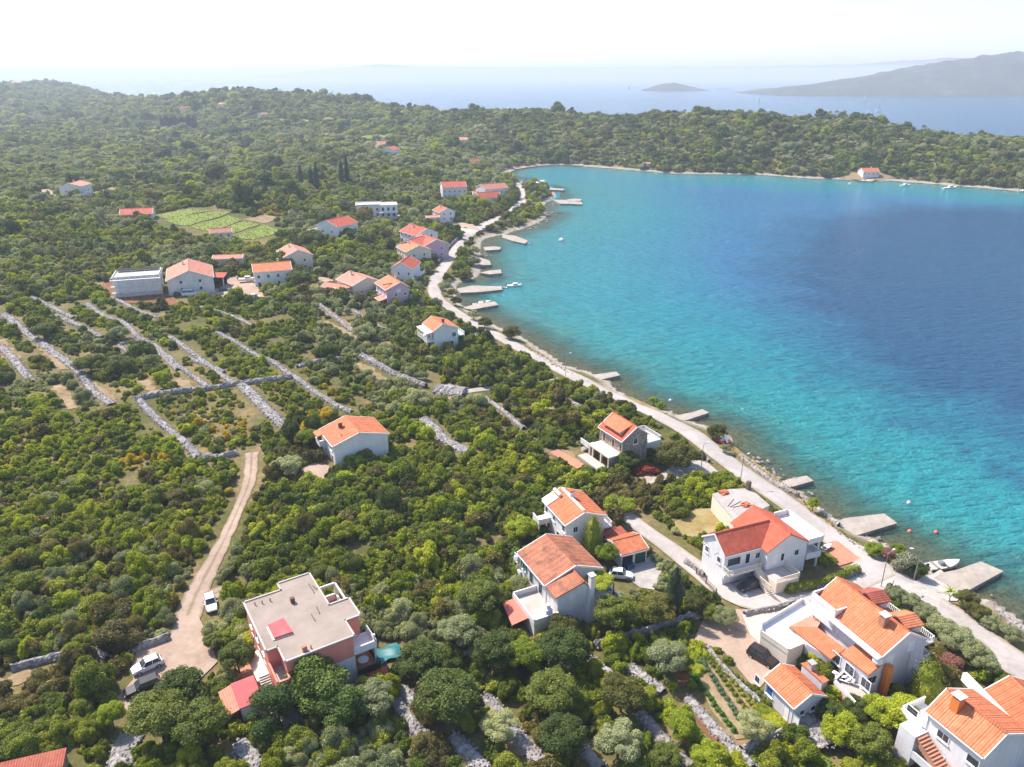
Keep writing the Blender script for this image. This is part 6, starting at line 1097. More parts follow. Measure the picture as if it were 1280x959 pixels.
# brushwood pile and hedge handled with the plants
# ------------------------------------------------------------------ list of planted and free-standing trees: px, py of the foot, kind, height, crown radius, label
TREES = [
 (398,884,'pine',7.5,4.3,'broad pine right in front of the salmon house'), (350,905,'pine',6,3.4,'dark pine below the red-roofed shed'), (430,908,'pine',6,3.4,'dark pine between the broad pine and the silvery olive'), (468,893,'olive',5,3.1,'silvery olive tree at the corner of the salmon house'),
 (143,912,'lime',4.2,1.9,'small lime green tree with a bare trunk, below the black car'), (232,890,'oak',6.5,3.4,'spreading tree at the edge of the dirt yard'), (205,925,'oak',7,3.8,'largest dark tree at the bottom, left of the red-roofed shed'), (258,935,'oak',6.5,3.5,'leafy tree at the bottom, just under the stake fence'), (300,842,'oak',5,2.6,'dark green tree between the dirt yard and the salmon house'),
 (283,806,'vine',2.6,2.3,'bright vine arbour left of the salmon house, nearest the yard'), (300,790,'vine',2.8,2.5,'bright vine arbour along the side wall of the salmon house'), (301,768,'vine',2.4,1.8,'bright vine arbour behind the white hatchback'), (268,810,'oak',2.4,1.5,'round bush on the yard edge beside the vines'), (318,806,'vine',2.6,1.6,'small vine against the side wall of the salmon house'), (346,886,'vine',1.6,1.8,'low vine on the bank behind the red-roofed shed'),
 (767,792,'oak',6.8,3.4,'dense round dark tree below the pergola terrace'), (841,772,'cypress',9.5,1.9,'dark pointed conifer beside the sandy drive'), (740,694,'thuja',8,2.0,'tall yellowish conifer against the house with the solar heater'), (757,708,'lime',4.6,2.1,'round lime green tree in front of the garage'), (652,676,'lime',5,3.2,'lime green tree left of the house with the solar heater'),
 (772,640,'vine',4,3.6,'bright green arbour beside the lane end'), (820,783,'yellow',5.5,3.2,'yellow-green tree beside the pointed conifer'), (832,846,'olive',6,3.2,'olive tree at the top of the red soil plot'), (703,800,'yellow',4.6,2.4,'yellow-green tree against the gable with the tall chimney'), (870,768,'yellow',3.6,2.2,'bush with yellow-green leaves behind the grey garden wall'), (905,782,'olive',3.2,2.2,'olive bush between lane and sandy yard'), (887,776,'oak',2.8,1.8,'dark bush at the end of the grey garden wall'),
 (940,925,'olive',4.2,2.5,'olive tree at the foot of the vegetable rows'), (560,900,'oak',7,4.3,'largest green tree at the bottom, right of the salmon house'), (530,850,'oak',6,3.6,'green tree just right of the turquoise tarpaulin'), (625,925,'olive',4.2,2.6,'silvery olive between two rubble strips'), (690,893,'oak',6.2,3.6,'broad dark tree left of the yellow-green one'), (702,945,'oak',5.4,3.2,'leafy tree at the bottom edge in the middle'), (772,948,'olive',5.4,3.4,'large silvery olive at the bottom edge'), (776,890,'yellow',5.6,3.3,'yellow-green tree above the large silvery olive'),
 (850,925,'lime',4.2,2.5,'bright bush between two rubble strips, upper one'), (885,962,'lime',4,2.5,'bright bush between two rubble strips, at the bottom edge'), (832,965,'oak',4,2.2,'dark bush left of the bottom rubble strips'), (656,842,'lime',5.4,3.2,'lime green tree under the red awning'), (703,838,'oak',6.4,3.8,'big dark tree under the white terrace house'), (618,838,'oak',5.8,3.4,'dark tree left of the red awning'), (572,812,'olive',5.4,3.2,'grey-green tree right of the turquoise tarpaulin'), (600,770,'oak',6,3.6,'dark tree uphill from the red awning'),
 (1152,884,'thuja',7.5,2.4,'dark feathery tree between the two big orange roofs'), (1118,915,'lime',5.4,3.4,'leafy tree left of the outside stair in the corner'), (1050,930,'lime',4.2,2.8,'leafy bush behind the garden house'), (1085,945,'oak',4.4,2.8,'dark bush at the bottom, left of the corner house'), (1035,905,'oak',3.4,1.9,'small dark bush beside the garden house gable'), (1070,898,'oak',3.2,2.2,'bush under the patio with loungers'), (1095,905,'lime',4.2,2.4,'bright bush under the patio steps'), (1018,838,'lime',2.6,1.8,'round garden bush between garden house and big lilac house'), (1030,845,'oak',2.8,2.0,'dark garden bush beside the stepped lower roof'),
 (1122,757,'olive',3.2,1.7,'first silvery roadside bush beside the big orange roof'), (1138,766,'olive',3.4,1.8,'second silvery roadside bush beside the big orange roof'), (1156,782,'olive',3.8,2.1,'silvery bush beside the dormers'), (1172,800,'olive',4.2,2.4,'silvery bush behind the dormer end'), (1192,818,'olive',4.8,2.9,'largest silvery bush between the road and the big orange roof'), (1216,834,'olive',4.2,2.5,'silvery bush just above the pink oleander'), (1228,845,'olive',3.6,2.0,'last silvery bush before the corner house'), (1188,840,'oleander',2.8,1.8,'bright pink oleander beside the silvery bushes'),
 (1092,694,'lime',2.6,2.0,'green shore bush nearest the longest pier'), (1110,702,'oleander',2.6,1.6,'reddish oleander on the shore'), (1120,696,'lime',2.6,1.5,'small green shore bush behind the oleanders'), (1130,714,'pale',3.4,2.7,'large pale-flowered oleander on the shore'), (1146,722,'oak',2.8,1.7,'dark bush at the edge of the slipway'), (1186,752,'palm',2.4,1.2,'small palm beside the broken quay'), (1206,762,'yellow',3.4,2.3,'yellow-green tamarisk behind the broken quay'), (1222,774,'yellow',2.6,1.8,'low yellow-green bush on the sea wall'), (1240,786,'olive',2.4,1.9,'low grey bush on the sea wall'), (1262,800,'olive',2.4,1.8,'low grey bush nearest the right edge of the sea wall'),
 (896,549,'yellow',3.8,2.7,'round bush on the shore above the pedal boat'), (906,566,'olive',2.2,1.5,'small grey bush below the pedal boat'), (1015,640,'lime',3.2,1.3,'small lone tree on the verge before the longest pier'), (817,506,'lime',2.2,1.5,'green bush beside the narrow grey pier, left of a pair'), (826,512,'lime',2.2,1.5,'green bush beside the narrow grey pier, right of a pair'),
 (845,584,'yellow',6,4.6,'broad flowering tree beside the stone house'), (785,586,'oak',4,2.6,'dark tree under the stone gable'), (738,562,'oak',3.4,2.2,'dark bush left of the stone house patio'), (640,424,'yellow',4.6,3.4,'round shore tree at the bend of the coast road'), (606,410,'yellow',4,3.0,'tamarisk on the shore, right of the bridge-like bend'), (592,400,'olive',3.6,2.4,'grey shore bush before the pier with two boats'), (570,382,'yellow',3.6,2.6,'shore bush behind the pier with two boats'), (565,371,'yellow',3.4,2.4,'shore bush beside the long low jetty'), (582,349,'yellow',4,3.6,'rounded tree between the road and the bright square pier'), (590,331,'olive',4.6,4.2,'broad grey tree above the bright square pier'), (592,318,'olive',4.4,3.6,'grey tree by the small quay'), (586,309,'oak',3.6,2.8,'dark bush along the inner road'), (624,284,'oak',3.4,2.6,'dark bush on the rocky point'), (640,278,'oak',3.6,3,'green bush on the rocky point'), (655,271,'lime',3.6,3.2,'bright bush on the rocky point'), (664,264,'oak',3.8,3.2,'thick bush behind the rocky point'), (676,247,'olive',4,4,'broad grey bush beside the pale double jetty'), (684,243,'olive',3.4,3,'grey bush at the root of the pale double jetty'), (661,243,'lime',3,3,'bright bush beside the inner road bend'),
 (272,229,'oak',15,7.5,'very large dark tree in the plain above the vineyard'), (236,193,'oak',15,9,'broad dark tree below the row of cypresses'), (220,178,'pine',15,6.5,'dark pine in front of the row of cypresses'), (335,243,'pine',14,7,'dark pine left of the pair of cypresses'), (365,250,'pine',13,7,'dark pine above the flat-roofed villa'), (57,424,'oak',5.4,3.8,'round dark tree standing on the left plots'), (115,466,'oak',5.4,4.4,'wide dark clump in the left plots, left half'), (150,468,'oak',5.4,4.4,'wide dark clump in the left plots, right half'), (150,425,'olive',4.6,3.6,'silvery round tree in the left plots'), (520,508,'olive',5,4.4,'grey-green oval tree beside the rubble heap'), (455,424,'olive',5,4.2,'silvery tree below the ochre lane'), (360,596,'olive',5,3.6,'olive tree left of the lone white house'), (385,560,'lime',4.4,3,'bright tree behind the lone white house corner'), (375,360,'oak',7,5,'dark tree beside the white house with the orange roof'), (410,280,'oak',8,6,'dark tree behind the white three-level house'),(392,310,'oak',9,6.5,'large dark tree left of the round terrace'),
]
for i, x in enumerate(np.linspace(203, 246, 17)): TREES.append((x, 163+rng.uniform(-1.5, 1.5), 'cypress', rng.uniform(17, 24), 3.2, 'dark cypress in the long row on the left plain'))
for x, y, h_ in ((390, 238, 15), (397, 241, 19), (377, 236, 16), (428, 232, 17), (435, 231, 19)): TREES.append((x, y, 'cypress', h_, 2.4, 'cypress standing behind the flat-roofed villa'))
for x, y in [(828,142),(836,141),(846,139),(856,139),(866,140),(842,146),(875,140),(885,139),(872,146),(895,142),(905,143),(800,146),(785,148),(815,145)]: TREES.append((x, y+rng.uniform(0, 2), 'pine', rng.uniform(5, 7.5), 4.6, 'pine on the crest of the headland, in the left group'))
for x, y in [(1022,143),(1030,142),(1038,141),(1046,140),(1056,141),(1066,143),(1074,146),(1050,147),(1035,148)]: TREES.append((x, y+rng.uniform(0, 2), 'pine', rng.uniform(4.5, 7), 4.4, 'pine on the crest of the headland, in the right group'))
for x, y in [(1098,152),(1106,154),(1112,157),(1155,160)]: TREES.append((x, y, 'pine', rng.uniform(4, 6), 4, 'pine on the falling right crest of the headland'))
for x, y in [(378,114),(386,113),(394,113),(415,115),(440,119),(452,121),(462,123),(350,112),(238,116),(230,116)]: TREES.append((x, y+rng.uniform(0, 1), 'pine', rng.uniform(5, 8), 6, 'pine on the round hill left of the open sea'))
for x, y, *_r in TREES:
    p_ = at(x, y); keep_line([p_, p_+np.array((.1, 0, 0))], _r[2]*.45)
HEDGE = [at(984, 741), at(1010, 737), at(1040, 728), at(1071, 716)]; keep_line(HEDGE, 1.2)
p = at(806, 590); PILE = p; keep_line([p, p+np.array((.1, 0, 0))], 4)
# ------------------------------------------------------------------ vegetation
def leaf_mesh(name, seed, blobs, nleaf, ls, mat, core=.72, up=-.45, jitter=.6, floor=0.):
    r = np.random.default_rng(seed); B = np.array(blobs, float); wgt = B[:, 3]**2; wgt /= wgt.sum()
    k = int(nleaf*1.7); bi = r.choice(len(B), k, p=wgt)
    d = r.normal(size=(k, 3)); d /= np.linalg.norm(d, axis=1)[:, None]
    d[:, 2] = np.where(d[:, 2] < up, -d[:, 2], d[:, 2])
    rad = .82+.26*r.random(k)**1.5+.28*(r.random(k) < .10)*r.random(k)
    p = B[bi, :3]+d*(B[bi, 3]*rad)[:, None]
    ins = np.zeros(k, bool)
    for b in B: ins |= (np.linalg.norm(p-b[:3], axis=1) < b[3]*.78)
    p = p[~ins][:nleaf]; d = d[~ins][:nleaf]; k = len(p)
    nrm = d+r.normal(size=(k, 3))*jitter; nrm /= np.linalg.norm(nrm, axis=1)[:, None]
    a = np.cross(nrm, r.normal(size=(k, 3))); a /= np.linalg.norm(a, axis=1)[:, None]; b_ = np.cross(nrm, a)
    s = ls*(.55+.9*r.random(k))[:, None]; q = .55+.35*r.random(k)[:, None]
    bend = nrm*s*.25
    V = np.stack([p-a*s, p-b_*s*q+bend, p+a*s, p+b_*s*q+bend], 1).reshape(-1, 3)
    if floor is not None: V[:, 2] = np.maximum(V[:, 2], .01)
    mb = MB(); mb.v = [tuple(x) for x in V.tolist()]; mb.f = [(4*i, 4*i+1, 4*i+2, 4*i+3) for i in range(k)]
    if core:  # solid inner blobs added to block light and sight through the crown
        for x, y, z, rr in blobs:
            bm = bmesh.new(); bmesh.ops.create_icosphere(bm, subdivisions=1, radius=rr*core)
            mb.add([(x+v.co.x*r.uniform(.9, 1.1), y+v.co.y*r.uniform(.9, 1.1), z+v.co.z if floor is None else max(z+v.co.z, 0.)) for v in bm.verts], [tuple(v.index for v in f.verts) for f in bm.faces]); bm.free()
    me = bpy.data.meshes.new(name); me.from_pydata(mb.v, [], mb.f); me.materials.append(mat); return me
def dome(seed, n=12, rx=1., h=1., rmin=.26, rmax=.48):
    r = random.Random(seed); out = []
    for i in range(n):
        a = r.uniform(0, 6.28); q = math.sqrt(r.random())*.72*rx; zz = h*(.25+.55*r.random()*(1-.55*(q/rx)**2))
        out.append((q*math.cos(a), q*math.sin(a), zz, r.uniform(rmin, rmax)*(1 if q < .4 else .85)))
    return out
def ball(seed, n=16, c=1.0, R_=.62, squash=.9, rmin=.24, rmax=.42):
    r = random.Random(seed); out = [(0, 0, c, R_*.75)]
    for i in range(n):
        z = r.uniform(-.75, 1); a = r.uniform(0, 6.28); s = math.sqrt(max(0, 1-z*z))
        out.append((R_*s*math.cos(a), R_*s*math.sin(a), c+R_*squash*z, r.uniform(rmin, rmax)))
    return out
def spire(seed, h=4., r0=.55, n=12, tip=.12):
    r = random.Random(seed); out = []
    for i in range(n):
        t = i/(n-1); rr = r0*(math.sin(math.pi*min(1, .22+t*.8))**.7)*(1-t*.35)+tip*t
        a = r.uniform(0, 6.28); out.append((.25*rr*math.cos(a), .25*rr*math.sin(a), .35+t*h*.92, max(rr*r.uniform(.75, 1.), .12)))
    return out
def layered(seed, h=1.6, n=22):
    """open pine crown: clumps on limbs"""
    r = random.Random(seed); out = []
    for i in range(n):
        t = r.random(); rad = (1.05-.7*t)*r.uniform(.35, 1.); a = r.uniform(0, 6.28)
        out.append((rad*math.cos(a), rad*math.sin(a), .35+t*h, r.uniform(.2, .36)))
    return out
LEAFM = dict(dark=M['l_dark'], mid=M['l_mid'], bright=M['l_bright'], olive=M['l_olive'], brown=M['l_brown'], broom=M['l_broom'], pine=M['l_pine'])
PROTO = bpy.data.collections.new('shrub_crowns'); KIND = {}; cnt = 0
def proto(kind, me):
    global cnt
    o = bpy.data.objects.new('shrub_crown%03d' % cnt, me); PROTO.objects.link(o); KIND.setdefault(kind, []).append(cnt); cnt += 1
for kd, nn_ in (('dark', 5), ('mid', 6), ('bright', 4), ('olive', 4), ('brown', 3)):
    for i in range(nn_):
        s = hash(kd) % 1 + i*13+len(kd)*101
        bl = dome(s, 10+i, 1., 1.05) if i % 3 else ball(s, 13, .75, .55, .85)
        proto(kd, leaf_mesh('shrub_crown', s, bl, 1150, .085 if kd != 'olive' else .07, LEAFM[kd]))
for i in range(2): proto('broom', leaf_mesh('broom_crown', 500+i, dome(500+i, 8, .9, .9), 800, .09, LEAFM['broom'], core=.5))
for i in range(3): proto('pine', leaf_mesh('pine_crown', 600+i, layered(600+i), 900, .10, LEAFM['pine'], core=.6))
for i in range(2): proto('cyp', leaf_mesh('cypress_crown', 650+i, spire(650+i), 800, .14, M['l_cyp'], core=.8))

def scatter(name, P, idx, scl, label, cat):
    me = bpy.data.meshes.new(name); me.from_pydata(P.tolist(), [], [])
    a = me.attributes.new('pick', 'INT', 'POINT'); a.data.foreach_set('value', idx.astype(np.int32))
    a = me.attributes.new('size', 'FLOAT_VECTOR', 'POINT'); a.data.foreach_set('vector', scl.astype(np.float32).reshape(-1))
    rot = np.zeros((len(P), 3), np.float32); rot[:, 2] = rng.uniform(0, 6.28, len(P)); rot[:, :2] = rng.normal(size=(len(P), 2))*.22
    a = me.attributes.new('turn', 'FLOAT_VECTOR', 'POINT'); a.data.foreach_set('vector', rot.reshape(-1))
    o = bpy.data.objects.new(name, me); COL.objects.link(o); tag(o, label, cat, kind='stuff')
    ng = bpy.data.node_groups.new(name, 'GeometryNodeTree')
    ng.interface.new_socket('Geometry', in_out='INPUT', socket_type='NodeSocketGeometry'); ng.interface.new_socket('Geometry', in_out='OUTPUT', socket_type='NodeSocketGeometry')
    nd = ng.nodes.new; gi = nd('NodeGroupInput'); go = nd('NodeGroupOutput'); ip = nd('GeometryNodeInstanceOnPoints'); ci = nd('GeometryNodeCollectionInfo')
    ci.inputs['Collection'].default_value = PROTO; ci.inputs['Separate Children'].default_value = True; ci.inputs['Reset Children'].default_value = True
    ip.inputs['Pick Instance'].default_value = True; L = ng.links.new
    L(gi.outputs[0], ip.inputs['Points']); L(ci.outputs[0], ip.inputs['Instance'])
    for nm, dt, sk in (('pick', 'INT', 'Instance Index'), ('turn', 'FLOAT_VECTOR', 'Rotation'), ('size', 'FLOAT_VECTOR', 'Scale')):
        na = nd('GeometryNodeInputNamedAttribute'); na.data_type = dt; na.inputs['Name'].default_value = nm; L(na.outputs[0], ip.inputs[sk])
    L(ip.outputs[0], go.inputs[0]); md = o.modifiers.new('scatter', 'NODES'); md.node_group = ng
    return o
def px_of(x, y, z):
    d = np.stack([x, y, z-CAMH], -1); dep = d[..., 1]*cp-d[..., 2]*sp; up = d[..., 1]*sp+d[..., 2]*cp
    return 640+F*d[..., 0]/dep, 479.5-F*up/dep, dep
def excluded(x, y, grow=0.):
    ex = np.zeros(x.shape, bool)
    for k, p, r in KEEP:
        q = np.array(p); lo = q.min(0)-r-grow; hi = q.max(0)+r+grow
        m = (x > lo[0]) & (x < hi[0]) & (y > lo[1]) & (y < hi[1])
        if not m.any(): continue
        if k == 'poly': e = in_poly(x[m], y[m], p) | ((dist_line(x[m], y[m], p, True) < grow) if grow else False)
        else: e = dist_line(x[m], y[m], p) < r+grow
        ex[m] |= e
    return ex
keep_poly([at(x, y) for x, y in ((178,268),(262,258),(365,286),(330,312),(270,300),(195,286))])
# candidate points: jittered rows whose spacing grows with distance
X = []; Y = []; S = []
yy = 50.
while yy < 3000:
    s = min(max(1.4, 1.4+(yy-120)*.0031), 5.2); wid = yy*1.0+20; k = int(2*wid/s)
    X.append(np.linspace(-wid, wid, k)+rng.uniform(-.5, .5, k)*s); Y.append(np.full(k, yy)+rng.uniform(-.5, .5, k)*s); S.append(np.full(k, s)); yy += s*.86
X = np.concatenate(X); Y = np.concatenate(Y); S = np.concatenate(S)
Z = Hv(X, Y); dsv = dist_line(X, Y, shore_w); bay = in_poly(X, Y, bay_w)
px, py, dep = px_of(X, Y, Z)
ok = (~bay) & (Z > .35) & (dsv > np.where((Y > 560) | ((Y > 260) & (px < 720)), 3.2, 6.5)) & (px > -90) & (px < 1390) & (py < 1060)
ok &= ~((py > 330) & (px > 560) & (dist_line(X, Y, road_w) < 4.6)) & (np.hypot(X/np.maximum(Y, 1), 0) < 2)
X, Y, Z, S, px, py = (q[ok] for q in (X, Y, Z, S, px, py))
# seaward side of the road is kept for the planted bushes
gap = snoise(X, Y, 22, 21); gap2 = snoise(X, Y, 7, 22)
thin = np.where((py > 350) & (px < 480) & (py < 520), .42, np.where(py < 350, .62, .72))
e = excluded(X, Y, .35) | ((gap+gap2*.5) > thin+.35*(py > 560))
land_side = ~((px > 560) & (py > 240) & (dist_line(X, Y, shore_w) < 16) & (Y < 700) & (px > np.interp(py, [213, 255, 283, 360, 394, 451, 524, 629, 720, 836], [650, 651, 600, 545, 576, 679, 831, 984, 1111, 1280])))
land_side |= (py < 425) & (py > 235) & (dsv[ok] > 3.5) & (rng.random(len(X)) < .6)
k = ~e & land_side
X, Y, Z, S, px, py = (q[k] for q in (X, Y, Z, S, px, py))
n1 = snoise(X, Y, 60, 31); n2 = snoise(X, Y, 18, 32); n3 = snoise(X, Y, 90, 33); rr = rng.random(len(X))
kind = np.full(len(X), 'mid', dtype=object)
kind[(n1+n2*.6+rr*.9) > .95] = 'dark'; kind[(n2*.7-n1*.6+rr*1.1) > 1.0] = 'bright'
def region(poly, probs):
    m = in_poly(px, py, poly); q = rng.random(len(X)); acc = 0
    for kd, p in probs:
        kind[m & (q >= acc) & (q < acc+p)] = kd; acc += p
kind[(n3-.3*n2+rr*.6) > .85] = 'olive'
brn = (snoise(X, Y, 40, 35)+rr*.5) > .9; kind[brn] = 'brown'
region([(-100,525),(170,510),(290,590),(290,620),(100,630),(-100,640)], [('bright', .55), ('mid', .2), ('broom', .03), ('brown', .06)])
region([(-100,600),(290,600),(250,760),(100,830),(-100,850)], [('brown', .20), ('mid', .30), ('olive', .10), ('bright', .12)])
region([(300,600),(660,600),(640,800),(300,730)], [('mid', .35), ('dark', .22), ('bright', .18), ('brown', .14)])
region([(480,420),(690,460),(640,480),(560,480),(470,440)], [('mid', .5), ('dark', .2), ('brown', .15)])
region([(600,490),(760,490),(760,540),(620,560)], [('brown', .28), ('mid', .4), ('bright', .18)])
region([(400,330),(480,330),(500,420),(440,460),(390,400)], [('olive', .62), ('dark', .12)])
region([(-50,195),(90,195),(170,250),(100,262),(-50,250)], [('olive', .55)])
region([(430,170),(650,170),(650,230),(430,230)], [('olive', .5), ('bright', .08)])
region([(-50,300),(200,300),(200,350),(-50,360)], [('bright', .18), ('olive', .15), ('brown', .2)])
region([(185,505),(330,485),(345,540),(270,565)], [('broom', .24), ('bright', .3), ('olive', .15)])
region([(370,470),(470,455),(500,520),(420,520)], [('broom', .10), ('olive', .3)])
region([(560,120),(1300,120),(1300,240),(640,215)], [('brown', .14), ('olive', .12), ('mid', .3), ('dark', .36)])
for bx, by, br in [(290,540,30),(262,530,16),(330,512,14),(172,581,24),(205,573,14),(400,522,16),(412,502,18),(425,418,10),(335,268,18),(350,268,12),(380,472,14),(445,305,14),(152,402,9),(205,411,9),(60,400,8),(450,690,14),(418,685,10),(215,600,10),(380,540,20),(285,640,7),(700,175,12),(350,177,10),(160,410,10)]:
    m = np.hypot(px-bx, (py-by)*2.2) < br; kind[m & (rng.random(len(X)) < .55)] = 'broom'
far_m = py < 235
q_ = rng.random(len(X)); vl = snoise(X, Y, 70, 37)
kind[far_m & (vl > .25) & (q_ < .55)] = 'olive'; kind[far_m & (vl < -.3) & (q_ < .45)] = 'bright'; kind[far_m & (snoise(X, Y, 110, 36)+q_*.4 > .95)] = 'dark'
kind[far_m & ((snoise(X, Y, 60, 38)+q_*.3) > 1.0)] = 'pine'; kind[(py > 235) & (py < 400) & (px < 560) & (vl > .1) & (q_ < .3)] = 'olive'; kind[(py > 235) & (py < 480) & (q_ > .965)] = 'dark'
for k_ in ('dark', 'mid', 'bright', 'olive', 'brown', 'broom', 'pine'): pass
idx = np.zeros(len(X), int)
for kd in KIND:
    m = kind == kd; idx[m] = rng.choice(KIND[kd], m.sum())
sc_ = S*np.clip(rng.lognormal(-.42, .32, len(X)), .3, 1.25)*(1+.35*np.maximum(0, n2))
big = rng.random(len(X)) < .06; sc_[big] *= 1.45
sc_[kind == 'broom'] *= .72; sc_[kind == 'pine'] *= .8; sc_[(py < 480) & (kind == 'dark') & (rng.random(len(X)) < .25)] *= 1.7
lp = (py > 380) & (py < 520) & (px < 480); sc_[lp] *= .8
lowr = in_poly(px, py, [(-100,515),(175,505),(300,480),(360,470),(360,560),(290,590),(100,640),(-100,640)]); sc_[lowr] *= .78
taller = in_poly(px, py, [(300,600),(640,590),(690,640),(640,960),(300,960),(0,960),(0,640),(260,640)]); sc_[taller] *= 1.16
hgt = rng.uniform(.85, 1.35, len(X)); hgt[kind == 'pine'] *= 1.1; hgt[Y > 620] *= .75
P = np.stack([X, Y, Z-.15], -1); scl = np.stack([sc_, sc_*rng.uniform(.65, 1.4, len(X)), sc_*hgt], -1)
# the shrubs that show largest are things of their own, the rest is one mass
HP = {}
for kd, lf, n_ in (('dark', .055, 3), ('mid', .055, 4), ('bright', .06, 3), ('olive', .045, 3), ('brown', .05, 2), ('broom', .05, 2)):
    for i in range(n_):
        s = 900+i*7+len(kd)*31; bl = dome(s, 13+i*2, 1., 1.05) if i % 2 == 0 else ball(s, 15, .75, .55, .85)
        HP.setdefault(kd, []).append(leaf_mesh('shrub', s, bl, 5200, lf*.80, LEAFM[kd]))
pxx, pyy, dep = px_of(X, Y, Z+sc_*.8); size = sc_/dep
vis = (pxx > -15) & (pxx < 1295) & (pyy < 975)
near_ids = []
for kinds, cap in ((('dark', 'mid', 'bright', 'brown'), 300), (('olive',), 110), (('broom',), 70)):
    m = np.where(vis & np.isin(kind, kinds))[0]; near_ids += list(m[np.argsort(-size[m])][:cap])
LOOK = dict(dark='dark green bush', mid='leafy green bush', bright='bright yellow-green bush', olive='silvery grey-green bush', brown='brownish green bush', broom='bush covered in yellow broom flowers')
def zone(x, y):
    if y > 800: return 'at the bottom left below the stone wall' if x < 235 else 'around the salmon house and its shed' if x < 545 else 'between the rubble strips at the bottom' if x < 870 else 'around the gardens at the lower right'
    if y > 570: return 'in the thicket left of the dirt track' if x < 300 else 'in the thicket between the track and the terrace houses' if x < 640 else 'between the houses on the shore side'
    return 'in the walled plots at left' if x < 470 else 'in the scrub towards the coast road'
used = {}
for i in near_ids:
    kd = kind[i]; o = bpy.data.objects.new('broom_shrub' if kd == 'broom' else 'olive_shrub' if kd == 'olive' else 'shrub', HP[kd][int(rng.integers(len(HP[kd])))]); COL.objects.link(o)
    o.location = P[i]; o.scale = scl[i]; o.rotation_euler = (rng.normal()*.08, rng.normal()*.08, rng.uniform(0, 6.28)); zn = zone(pxx[i], pyy[i])
    tag(o, LOOK[kd]+' '+zn, 'shrub', LOOK[kd].replace('bush', 'bushes')+' '+zn)
rest = np.ones(len(X), bool); rest[near_ids] = False
print('SCRUB', len(X))
scatter('maquis_scrub', P[rest], idx[rest], scl[rest], 'dense evergreen maquis scrub covering the hillside plots', 'scrub')
# ------------------------------------------------------------------ trees
TK = {}
def tk(kind_, mat, make, n_=3, leaves=10500, ls=.033, core=.66, jit=.6):
    for i in range(n_): TK.setdefault(kind_, []).append(leaf_mesh('crown', 1500+i*17+len(kind_), make(1500+i*17+len(kind_)), leaves, ls, mat, core=core, jitter=jit, up=-.8, floor=None))
tk('oak', M['l_oak'], lambda s: ball(s, 34, .0, .68, .85, .14, .36)); tk('olive', M['l_olive'], lambda s: ball(s, 32, .0, .68, .8, .13, .32), ls=.028, core=.55)
tk('lime', M['l_bright'], lambda s: ball(s, 30, .0, .68, .85, .14, .34)); tk('yellow', leaf_mat('leaves_yellowgreen', [(.05,.06,.012), (.13,.135,.022), (.22,.21,.04)]), lambda s: ball(s, 32, .0, .68, .8, .13, .32), core=.55)
tk('pine', M['l_pine'], lambda s: [(x, y, (z-1.1)*.75, r) for x, y, z, r in layered(s, 1.5, 30)], ls=.034, core=.5, leaves=11000); tk('vine', M['l_bright'], lambda s: [(x, y, z*.6-.3, r) for x, y, z, r in dome(s, 20, 1.1, .9, .2, .34)], core=.4)
tk('cypress', M['l_cyp'], lambda s: [(x, y, z/2.2-.95, r) for x, y, z, r in spire(s, 4, .8, 12)], n_=2, leaves=3000, core=.8); tk('thuja', M['l_mid'], lambda s: [(x, y, z/2.2-.95, r*1.15) for x, y, z, r in spire(s, 4, .9, 13)], n_=2, leaves=3600, core=.8)
tk('oleander', M['l_pinkfl'], lambda s: ball(s, 16, .0, .6, .8), n_=2, leaves=7000, ls=.034); tk('pale', M['l_whitefl'], lambda s: ball(s, 18, .0, .62, .8), n_=1, ls=.032)
def palm_mesh():
    m = MB(); r = random.Random(3)
    for k in range(26):
        a = r.uniform(0, 6.28); e = r.uniform(-.1, 1.1); prev = Vector((0, 0, 0)); d = Vector((math.cos(a)*math.cos(e), math.sin(a)*math.cos(e), math.sin(e)))
        for s in range(5):
            q = prev+d*.26; d = (d+Vector((0, 0, -.22))).normalized(); w_ = .11*(1-s/6); u_ = Vector((-math.sin(a), math.cos(a), 0))*w_; m.add([prev-u_, prev+u_, q+u_*.8, q-u_*.8], [(0, 1, 2, 3)]); prev = q
    me = bpy.data.meshes.new('crown'); me.from_pydata(m.v, [], m.f); me.materials.append(M['l_bright']); return me
TK['palm'] = [palm_mesh()]
def trunk_mesh(seed, bare):
    r = random.Random(seed); m = MB(); m.tube((0, 0, -.3), (.02, .02, bare), .06, 7, .042)
    for k in range(5): a = 1.26*k+r.uniform(-.3, .3); m.tube((.02, .02, bare-.03), (.42*math.cos(a), .42*math.sin(a), bare+.42+r.uniform(-.1, .15)), .035, 5, .012)
    me = bpy.data.meshes.new('trunk'); me.from_pydata(m.v, [], m.f); me.materials.append(M['bark']); return me
TR = [trunk_mesh(i, .5) for i in range(3)]
NAMES = dict(oak='broadleaf_tree', olive='olive_tree', lime='broadleaf_tree', yellow='broadleaf_tree', pine='pine_tree', vine='vine_arbour', cypress='cypress_tree', thuja='conifer_tree', oleander='oleander_shrub', pale='oleander_shrub', palm='palm_tree')
from collections import Counter
rep = Counter(t[5] for t in TREES)
